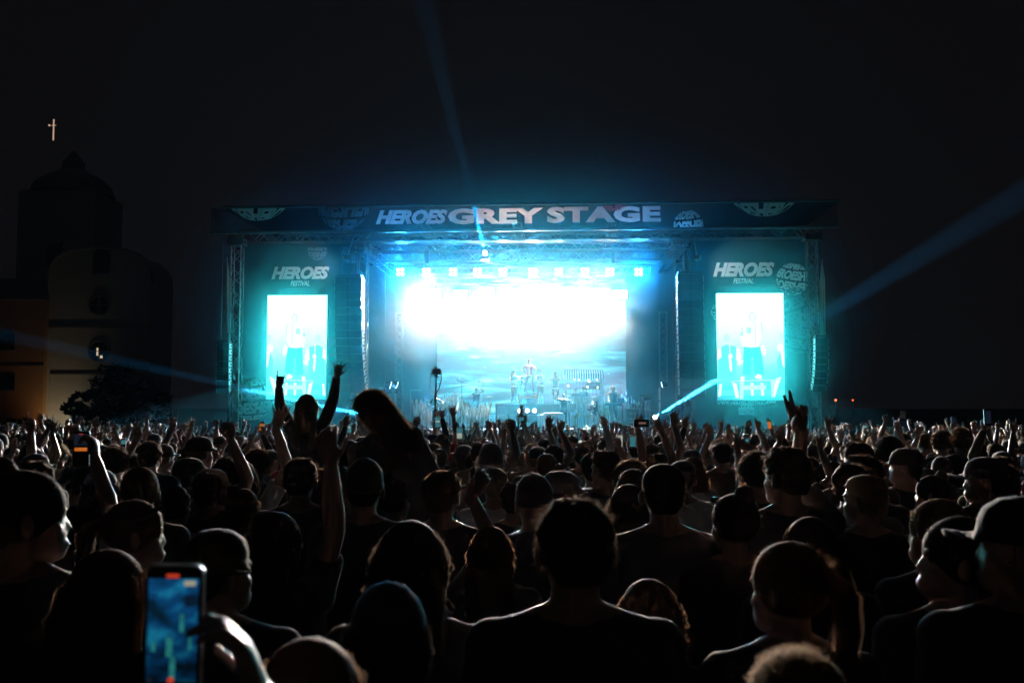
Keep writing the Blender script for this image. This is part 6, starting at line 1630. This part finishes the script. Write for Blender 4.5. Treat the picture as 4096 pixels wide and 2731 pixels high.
for x, y in cand:
    if len(CROWD) >= NIND: break
    if any((x - c[0]) ** 2 + (y - c[1]) ** 2 < .42 ** 2 for c in CROWD): continue
    if y > 6.5 and rk.random() < .08: continue
    raisable = y > 7.5
    ups = [i for i, p in enumerate(PROTO) if isinstance(p[1], tuple)]; dns = [i for i, p in enumerate(PROTO) if not isinstance(p[1], tuple)]
    pi = rk.choice(ups) if raisable and rk.random() < .16 else rk.choice(dns)
    fem = PROTO[pi][2] in ('long', 'bob', 'pony', 'bun')
    h = rk.gauss(1.68 if fem else 1.79, .07); h = min(max(h, 1.55), 1.92)
    # nobody in front may hide the stage: keep the picked out fans readable
    hm = rk.choices((HB, HD, HR, HL), (5, 4, 2, 1))[0]; cm = rk.choice(cloths); sm = skins[rk.random() < .3]
    r, ft = place_copy(pi, V((x, y, gz(y))), rk.uniform(-.3, .3), h / 1.75, hm, cm, sm)
    if ft[0] not in ('capped', 'beanie-wearing'): ft = ('%s %s' % (HAIRW[hm], ft[0]) if ft[0] else HAIRW[hm], ft[1])
    s_ = h / 1.75
    CROWD.append((x, y, r, ft, 2048 + F * x / y, 1616 + F * (CAMZ - gz(y) - s_ * MODELTOP) / y)); LASTY = y
for i, (o, k, h) in enumerate(PROTO):
    if i not in used:
        for c in list(o.children): bpy.data.objects.remove(c)
        bpy.data.objects.remove(o)
ZONES = [(110, 'below the ochre house'), (230, 'below the bushes'), (330, 'below the warm church wall'), (480, 'below the round windows'), (620, 'below the dark trees'), (880, 'below the church-stage gap'), (1050, 'below the churchside tower'), (1190, 'below the fan\'s screen'), (1330, 'below the sponsor mark'), (1480, 'below the curved speakers'), (1640, 'below the twin floods'),
         (1760, 'below the guitarist'), (1860, 'below the cymbals'), (1960, 'below the drummer'), (2080, 'below the tuba player'), (2180, 'below the bench'), (2290, 'below the plank desk'), (2400, 'below the market stall'), (2500, 'below the keyboard player'), (2620, 'below the bald photographer'),
         (2720, 'below the side fill'), (2860, 'below the black speaker column'), (3000, 'below the WWW lettering'), (3140, 'below the COM lettering'), (3310, 'below the small blue speakers'), (3480, 'below the red lights'), (3600, 'just past the red lights'), (3740, 'below the white card'), (3880, 'in the outer dark'), (4000, 'near the dark edge'), (9999, 'at the dark frame edge')]
ORD = ['nearest', 'second', 'third', 'fourth', 'fifth', 'sixth', 'seventh', 'eighth', 'ninth', 'tenth', 'eleventh', 'twelfth', 'thirteenth', 'fourteenth', 'fifteenth', 'sixteenth', 'seventeenth', 'eighteenth', 'nineteenth'] + ['twentieth'] + ['twenty-' + q for q in ('first', 'second', 'third', 'fourth', 'fifth', 'sixth', 'seventh', 'eighth', 'ninth')] + ['thirtieth'] + ['thirty-' + q for q in ('first', 'second', 'third', 'fourth', 'fifth', 'sixth', 'seventh', 'eighth', 'ninth')]
zones = {}
for c in CROWD:
    z = next(n for lim, n in ZONES if c[4] < lim); zones.setdefault(z, []).append(c)
for z, cs in zones.items():
    cs.sort(key=lambda c: c[1])
    for i, c in enumerate(cs):
        if c[3] is None: continue
        d1, d2 = c[3]; od = ORD[min(i, 38)]
        c[2]['label'] = '%s fan %s, %s back %s' % (d1, d2 if d2.startswith('in') else 'with ' + d2, od, z)
        c[2]['category'] = 'person'

# ------------------------------------------------------------------ phones and cameras held over the heads
pblack = mat('phone_glass', (.01, .01, .012), .12, .1, 5); pedge = mat('phone_edge', (.35, .36, .38), .3, .1, 5, metal=.9)
def rbox(c, w, h, d, r=.15, n=4):
    pts = []
    for qx, qz, a0 in ((1, 1, 0), (-1, 1, 90), (-1, -1, 180), (1, -1, 270)):
        for i in range(n + 1):
            a = math.radians(a0 + 90 * i / n); R_ = min(w, h) * r
            pts.append((qx * (w / 2 - R_) + R_ * math.cos(a), qz * (h / 2 - R_) + R_ * math.sin(a)))
    m = MB(); m.loft([[(c[0] + x, c[1] + y, c[2] + z) for x, z in pts] for y in (-d / 2, d / 2)]); return m
def phone(px, py, D, w, h, picture, label, rz=0.0, ry=0.0):
    """picture: list of (u0,v0,u1,v1,material) panels on the lit screen that faces the holder"""
    p = at(px, py, D); t = thing('phone', label, 'phone', p, 'phones held up by the crowd', rz=rz); t.rotation_euler = (0, ry, rz)
    part('edge', rbox(p, w, h, .008), pedge, t)
    m = rbox((p.x, p.y - .0045, p.z), w * .955, h * .975, .002); part('glass', m, pblack, t)
    for i, (u0, v0, u1, v1, mt) in enumerate(picture):
        y_ = p.y - .0062 - .0004 * i; m = MB(); X = lambda u: p.x - w / 2 * .9 + w * .9 * u; Z = lambda v: p.z + h / 2 * .94 - h * .94 * v
        m.add([(X(u0), y_, Z(v1)), (X(u1), y_, Z(v1)), (X(u1), y_, Z(v0)), (X(u0), y_, Z(v0))], [(0, 1, 2, 3)]); part('picture', m, mt, t)
    return t
e_or = emis('ph_orange', (.8, .20, .03), .6, 60, .5); e_te = emis('ph_teal', (.05, .25, .30), .6, 70, .6); e_wh = emis('ph_white', (.42, .48, .42), .7, 60, .3); e_dk = emis('ph_dark', (.01, .016, .03), .6, 60, .3); e_pk = emis('ph_pink', (.25, .14, .12), .5, 50, .4); e_red = emis('ph_red', (1, .08, .03), .5)
P1 = [(.05, .06, .95, .94, e_te), (.1, .35, .9, .5, e_wh)]
phone(1048, 1708, 13, .072, .15, [(.05, .2, .95, .8, e_or)], 'phone with an orange picture at the foot of the blonde fan')
phone(1395, 1712, 13.5, .072, .15, P1, 'phone with a bright cyan picture between the fan and the curly girl')
phone(1751, 1688, 12.5, .072, .15, P1, 'phone with a teal stage picture under the monopod camera')
phone(1838, 1732, 11.6, .072, .14, [(.05, .05, .95, .5, e_te), (.05, .5, .95, .95, e_wh)], 'phone half teal half yellowish just after the monopod')
phone(2480, 1764, 10.3, .07, .14, [(.1, .05, .9, .9, e_wh)], 'phone with a white picture below the keyboard player')
phone(2531, 1766, 10.9, .072, .14, [(.05, .1, .95, .9, e_te)], 'phone with a teal picture beside the white one')
phone(2932, 1712, 19, .075, .15, P1, 'tiny cyan phone below the web address lettering')
phone(2984, 1762, 10.8, .072, .15, [(.1, .3, .9, .9, e_te)], 'dim teal phone held up below the tall video screen')
phone(3078, 1700, 19, .075, .15, [(.05, .05, .95, .95, e_or)], 'small orange phone below the end of the web address')
phone(3370, 1728, 17.8, .15, .075, [(.04, .1, .96, .9, e_te)], 'sideways teal phone under the red lights')
phone(3463, 1722, 13.3, .072, .15, P1, 'upright teal phone past the red lights')
phone(3815, 1688, 13.4, .072, .15, [(.1, .1, .9, .9, e_dk)], 'upright dark phone with a lit edge in the dark')
phone(3951, 1668, 9.5, .076, .16, [(.1, .1, .9, .9, e_dk)], 'highest dark phone with a shining rim near the frame edge')
phone(493, 1772, 14, .072, .15, [(.1, .2, .9, .6, e_te)], 'dim teal phone below the church end')
phone(325, 1795, 4.4, .075, .16, [(.04, .06, .96, .4, e_dk), (.1, .46, .92, .56, e_or), (.35, .06, .65, .075, e_red)], 'big dark phone with an orange band on its screen')
phone(2971, 1936, 7.6, .068, .14, [(.04, .02, .96, .72, e_pk), (.3, .12, .96, .66, e_or), (.1, .84, .9, .88, e_or)], 'glowing orange phone beside the head of the man with the raised arm')
phone(2566, 1692, 9.3, .15, .075, [(.3, .35, .8, .62, e_pk)], 'phone held sideways between two horn signs')
# the big phone in front, with its picture of the stage
bp = bpy.data.materials.new('phone_picture'); bp.use_nodes = True; n = bp.node_tree.nodes; l = bp.node_tree.links; n.remove(n['Principled BSDF'])
e = n.new('ShaderNodeEmission'); tc = n.new('ShaderNodeTexCoord'); mp = n.new('ShaderNodeMapping'); mp.inputs['Scale'].default_value = (22, 1, 34); mp.inputs['Rotation'].default_value = (0, -.5, 0); nz = n.new('ShaderNodeTexNoise'); nz.inputs['Scale'].default_value = 1.0; nz.inputs['Detail'].default_value = 3
l.new(tc.outputs['Object'], mp.inputs[0]); l.new(mp.outputs[0], nz.inputs['Vector']); cr = n.new('ShaderNodeValToRGB'); l.new(nz.outputs['Fac'], cr.inputs[0]); els = cr.color_ramp.elements
els[0].position = .38; els[0].color = (.003, .02, .04, 1); els[1].position = .68; els[1].color = (.015, .32, .55, 1); q = els.new(.52); q.color = (.005, .08, .24, 1)
sg = n.new('ShaderNodeSeparateXYZ'); l.new(tc.outputs['Generated'], sg.inputs[0]); mr = n.new('ShaderNodeMapRange'); mr.inputs['From Min'].default_value = .0; mr.inputs['From Max'].default_value = .75; mr.inputs['To Min'].default_value = .16; mr.inputs['To Max'].default_value = 0.62; l.new(sg.outputs['Z'], mr.inputs[0])
l.new(cr.outputs[0], e.inputs[0]); l.new(mr.outputs[0], e.inputs[1]); l.new(e.outputs[0], n['Material Output'].inputs[0])
fig = emis('ph_figures', (.03, .30, .30), .5, 90, .8); cream = emis('ph_cream', (.55, .5, .35), .6, 60, .3); sq = emis('ph_square', (.006, .02, .05), .5)
pd = 1.36; pc = at(695, 2520, pd); pw = .078; ph_ = .171
t = phone(695, 2512, pd, pw, ph_, [(0.03, .085, .97, .93, bp), (.36, .045, .60, .075, e_red), (.70, .10, .92, .14, cream), (.72, .215, .9, .31, sq), (.64, .37, .72, .52, fig), (.12, .60, .2, .68, fig), (.40, .56, .52, .72, fig), (.48, .72, .58, .9, fig), (.82, .55, .88, .66, fig)], 'big phone filming the stage, nearest thing in the picture', rz=.03, ry=.012)
m = MB(); m.bar((pc.x + .0, pc.y - .008, pc.z - .062), (pc.x, pc.y - .0082, pc.z - .062), .006, n=16)
for o_, col_ in ((0.0, e_red), (-.028, e_dk)):
    m = MB(); c0 = at(695, 2512, pd); m.bar((c0.x + o_ + .001, c0.y - .0105, c0.z - .0655), (c0.x + o_ + .001, c0.y - .0112, c0.z - .0655), .0042, n=16); part('record_button' if o_ == 0 else 'round_button', m, col_, t)
# camera on a monopod
cp_ = at(1745, 1486, 16.6); t = thing('camera', 'camera with a dangling strap on a tall monopod', 'camera', cp_)
m = MB(); m.box(cp_, (.15, .07, .10)); m.box(cp_ + V((-.01, 0, .06)), (.06, .06, .035)); m.bar(cp_ + V((0, .03, 0)), cp_ + V((0, .14, 0)), .036, n=12); m.ell(cp_ + V((.055, -.005, .0)), (.03, .045, .05), n=10, m=7); part('body', m, plastic, t)
m = MB(); m.box(cp_ + V((-.015, -.037, 0)), (.075, .004, .05)); part('display', m, e_dk, t)
m = MB(); m.tube([cp_ + V((-.08, 0, .02)), cp_ + V((-.105, 0, -.15)), cp_ + V((-.10, 0, -.36)), cp_ + V((-.03, 0, -.40))], .008, 5); m.tube([cp_ + V((.08, 0, .02)), cp_ + V((.09, 0, -.12)), cp_ + V((.05, 0, -.28)), cp_ + V((0, 0, -.36))], .008, 5); part('strap', m, C_BLACK, t)
t = thing('monopod', 'black monopod held high below the camera', 'monopod', at(1741, 1660, 16.6)); p0 = at(1741, 1660, 16.6)
m = MB(); m.bar(p0 - V((0, 0, .12)), p0.lerp(cp_, .45), .017, n=8); m.bar(p0.lerp(cp_, .45), cp_ - V((0, 0, .10)), .012, n=8); part('tube', m, plastic, t)
m = MB(); m.box(cp_ - V((0, 0, .075)), (.05, .05, .05)); m.bar(cp_ - V((-.0, 0, .09)), cp_ - V((-.05, 0, .09)), .01); part('head', m, plastic, t)
# second camera held up in front of the riser, with two hands
oD = hero((2090, 1755), None, 'person holding a camera with a flash up with both hands below the singer', src=True, D=15.6, scale=1.0, hair=('short', HB), arms=((2104, 1706, .0, 'grip', (-.2, 0, 1), (-1, 0, 0), (2140, 1790)), (2072, 1706, .0, 'grip', (.2, 0, 1), (1, 0, 0), (2040, 1790))))
cp2 = at(2088, 1672, 15.6); t = thing('camera', 'camera with a tall flash held up below the singer', 'camera', cp2)
m = MB(); m.box(cp2, (.15, .07, .10)); m.bar(cp2, cp2 + V((0, .13, 0)), .036, n=12); part('body', m, plastic, t)
m = MB(); m.box(cp2 + V((-.01, -.037, -.01)), (.08, .004, .05)); part('display', m, e_te, t)
m = MB(); m.box(cp2 + V((-.01, 0, .12)), (.05, .05, .16)); part('flash', m, plastic, t)
pw_ = at(3612, 1657, 13.6); m = MB(); m.box(pw_, (.085, .004, .10), ry=.15, rz=.3); m.box(pw_ - V((0, 0, .048)), (.088, .006, .004), ry=.15, rz=.3)
alone('paper_card', m, C_WHITE, 'white card held up in the dark beside a horn sign', 'card', pw_)

# ------------------------------------------------------------------ the far crowd up to the stage, one mass
def lowpoly(arms, hairk, seed, ratio):
    b, A_, L_, M_ = figure_parts(arms, (0, 0, 0), 'stand')
    out = []
    def grab(mb, vox, dec, mi):
        me = fuse(mb, 'x', C_BLACK, vox, dec * ratio); me.calc_loop_triangles()
        v = np.array([q.co[:] for q in me.vertices]); t_ = np.array([q.vertices[:] for q in me.loop_triangles]); bpy.data.meshes.remove(me); out.append((v, t_, mi))
    grab(b, .009, .016, 0); grab(garment_top(A_, 'short'), .016, .05, 2); grab(garment_bottom(L_, 'trousers'), .02, .04, 3)
    h = MB()
    if hairk == 'cap': h.loft([ellring(z, hx, hy, -.004, n=10, p=2.0) for z, hx, hy in ((1.65, .09, .108), (1.72, .082, .098), (1.762, .03, .04))]); h.box((0, .13, 1.668), (.13, .10, .012))
    else:
        h.ell((0, -.008, 1.668), (.084, .10, .094), n=10, m=7)
        if hairk == 'long': h.loft([ellring(z, hx, hy, yo, n=8) for z, hx, hy, yo in ((1.34, .075, .03, -.08), (1.5, .09, .05, -.06), (1.66, .086, .085, -.02))])
        rg = random.Random(seed)
        for p_, d_ in scalp_pts(70, rg): 
            s_ = d_.orthogonal().normalized() * .007; h.add([p_ - s_, p_ + s_, p_ + d_ * rg.uniform(.015, .03)], [(0, 1, 2)])
    me = h.mesh('x'); me.calc_loop_triangles(); out.append((np.array([q.co[:] for q in me.vertices]), np.array([q.vertices[:] for q in me.loop_triangles]), 1))
    return out
LP = {}
armsets = [(None, None), (None, None), (None, None), (rarm(1, .2, 1.95, 'open'), None), (None, rarm(-1, .24, 1.92, 'point')), (rarm(1, .36, 1.88, 'open'), rarm(-1, .36, 1.88, 'open')), (rarm(1, .1, 1.8, 'fist'), None)]
for i, a in enumerate(armsets):
    for q, r_ in (('n', 1.0), ('f', .5)): LP[(i, q)] = lowpoly(a, ('short', 'long', 'cap', 'short', 'long', 'short', 'cap')[i], i, r_)
far_m = [skins[0], skins[1], HB, HD, HR, HL, C_BLACK, C_NAVY, C_GREY, C_WHITE, C_RED, C_TAN, C_DENIM]
VV, TT, MM = [], [], []; off = 0
y = LASTY + .3; row = 0; nf = 0
while y < 46.0:
    st_ = .62 if y < 26 else .74
    x = -.56 * y - .5 + (row % 2) * st_ / 2
    while x < .56 * y + .5:
        xx = x + rk.uniform(-.15, .15); yy = y + rk.uniform(-.2, .2)
        if not any(abs(xx - c[0]) < .4 and abs(yy - c[1]) < .4 for c in CROWD[-0:] if c[1] > LASTY - 1):
            ai = rk.choice((0, 1, 2, 0, 1, 2, 0, 1, 3, 4, 5, 6)) if rk.random() < .8 else rk.choice((3, 4, 6)); s_ = min(max(rk.gauss(1.74, .07), 1.55), 1.92) / 1.75; rz = rk.uniform(-.4, .4); cs, sn = math.cos(rz), math.sin(rz)
            ms = (rk.choice((0, 0, 1)), rk.choice((2, 2, 3, 3, 4, 5)), rk.choice((6, 6, 7, 8, 6, 9, 10, 11)), 12)
            mir = -1 if rk.random() < .5 else 1
            for v, t_, mi in LP[(ai, 'n' if y < 22 else 'f')]:
                if mi == 3 and y > 20: continue
                w_ = np.empty_like(v); vx = v[:, 0] * mir
                w_[:, 0] = (vx * cs - v[:, 1] * sn) * s_ + xx; w_[:, 1] = (vx * sn + v[:, 1] * cs) * s_ + yy; w_[:, 2] = v[:, 2] * s_ + gz(yy)
                VV.append(w_); TT.append((t_ if mir == 1 else t_[:, ::-1]) + off); MM.append(np.full(len(t_), ms[mi], dtype=np.int32)); off += len(v)
            nf += 1
        x += st_
    y += st_ * 1.1; row += 1
VV = np.concatenate(VV); TT = np.concatenate(TT); MM = np.concatenate(MM)
print('far crowd', nf, len(TT))
me = bpy.data.meshes.new('crowd'); me.vertices.add(len(VV)); me.vertices.foreach_set('co', VV.ravel().astype(np.float32)); me.loops.add(TT.size); me.loops.foreach_set('vertex_index', TT.ravel().astype(np.int32)); me.polygons.add(len(TT)); me.polygons.foreach_set('loop_start', np.arange(0, TT.size, 3, dtype=np.int32)); me.polygons.foreach_set('material_index', MM)
try: me.polygons.foreach_set('loop_total', np.full(len(TT), 3, dtype=np.int32))
except Exception: pass
for m_ in far_m: me.materials.append(m_)
me.update(calc_edges=True); me.validate()
me.polygons.foreach_set('use_smooth', [True] * len(me.polygons))
o = bpy.data.objects.new('crowd', me); COL.objects.link(o); tag(o, 'packed far crowd filling the field up to the stage', None, None, 'stuff')
# barrier in front of the stage
m = MB(); x0b, x1b = -16, 17
m.box(((x0b + x1b) / 2, 47.2, gz(47) + .55), (x1b - x0b, .04, 1.1)); m.box(((x0b + x1b) / 2, 47.2, gz(47) + 1.12), (x1b - x0b, .08, .05))
alone('crowd_barrier', m, steel, 'long metal crowd barrier in front of the stage', 'barrier', (0.5, 47.2, gz(47)))
# ------------------------------------------------------------------ air: haze and stage smoke
def volmat(name, dens, col, g):
    m = bpy.data.materials.new(name); m.use_nodes = True
    nt = m.node_tree; n = nt.nodes; n.remove(n['Principled BSDF'])
    v = n.new('ShaderNodeVolumePrincipled')
    v.inputs['Density'].default_value = dens; v.inputs['Color'].default_value = tuple(col) + (1,)
    v.inputs['Anisotropy'].default_value = g
    v.inputs['Density Attribute'].default_value = ''
    nt.links.new(v.outputs[0], n['Material Output'].inputs['Volume'])
    m.cycles.homogeneous_volume = True if hasattr(m.cycles, 'homogeneous_volume') else False
    return m
m = MB(); m.box((0, 60, 19), (240, 190, 46))
alone('haze', m, volmat('haze_air', 0.000018, (0.2, 0.6, 1.0), 0.6), None, None, kind='stuff')
def smoke(c, r, dens, g, name='smoke', col=(0.95, 0.97, 1.0)):
    m = MB(); m.ell(c, r, n=40, m=24)
    o = alone(name, m, volmat('smoke_air', dens, col, g), None, None, c, stage=True, kind='stuff', smooth=True)
    return o
smoke((0.1, 4.6, FLOORZ + 5.0), (9.2, 5.4, 5.4), 0.0022, 0.2, col=(1.0, 0.94, 0.88))
# drifting smoke lit by the strobes: a few uneven clouds
for cx_, cy_, cz_, rx_, ry_, rz__, dn_ in ((0.1, 3.2, 5.75, 6.4, 2.6, 2.0, .0005), (-2.9, 3.0, 5.45, 3.2, 2.2, 1.5, .0010), (2.2, 3.4, 5.35, 4.0, 2.0, 1.9, .0008), (4.0, 2.6, 6.05, 2.6, 2.0, 1.2, .0006), (5.6, 2.2, 5.35, 2.2, 1.6, 2.0, .0008), (-5.6, 2.4, 5.35, 2.0, 1.6, 2.0, .0008),
                                        (7.0, 4.0, 4.75, 2.5, 2.4, 4.0, .011), (-7.0, 4.0, 4.95, 2.5, 2.4, 3.6, .009), (0.2, 0.8, 9.0, 8.6, 2.6, 1.5, .0012)):
    smoke((cx_, cy_, FLOORZ + cz_), (rx_, ry_, rz__), dn_, 0.45, col=(1.0, 0.93, 0.86))
for px_, r_, d_ in ((1601, 2.5, .011), (2555, 2.5, .013), (1601, 1.2, .035), (2555, 1.2, .045), (1812, .8, .02)):
    x_, z_ = sp(px_, 1088, BY); smoke((x_, BY - .4, z_), (r_, r_, r_), d_, 0.2, col=(.10, .5, 1))  # blue puffs added round these blinders to make their halos
smoke((0.1, -1.0, FLOORZ + 5.0), (15.5, 4.0, 8.5), 0.0019, 0.5, col=(0.02, 0.5, 0.85))  # blue of the glow above the roof is put into the smoke colour
smoke((0.1, -3.0, FLOORZ + 6.0), (17.0, 7.0, 9.5), 0.0012, 0.5, col=(0.005, 0.42, 0.85))  # wider cloud, tinted for the same blue roof glow
smoke((0.0, -13.0, 0.2), (15.0, 15.0, 3.2), 0.0010, 0.5, col=(0.2, 0.7, 1.0))
ST = (0.22, 0.95, 0.93)  # screen halo: its teal is put into the colour of added smoke
for c_ in (-11.4, 11.6):
    for k_, d_ in ((1.0, .008), (.85, .008), (.7, .010), (.55, .012)):
        smoke((c_, -0.6, FLOORZ + 3.6 + .3 * k_), (4.4 * k_, 2.2 * k_, 6.4 * k_), d_, 0.2, col=ST)
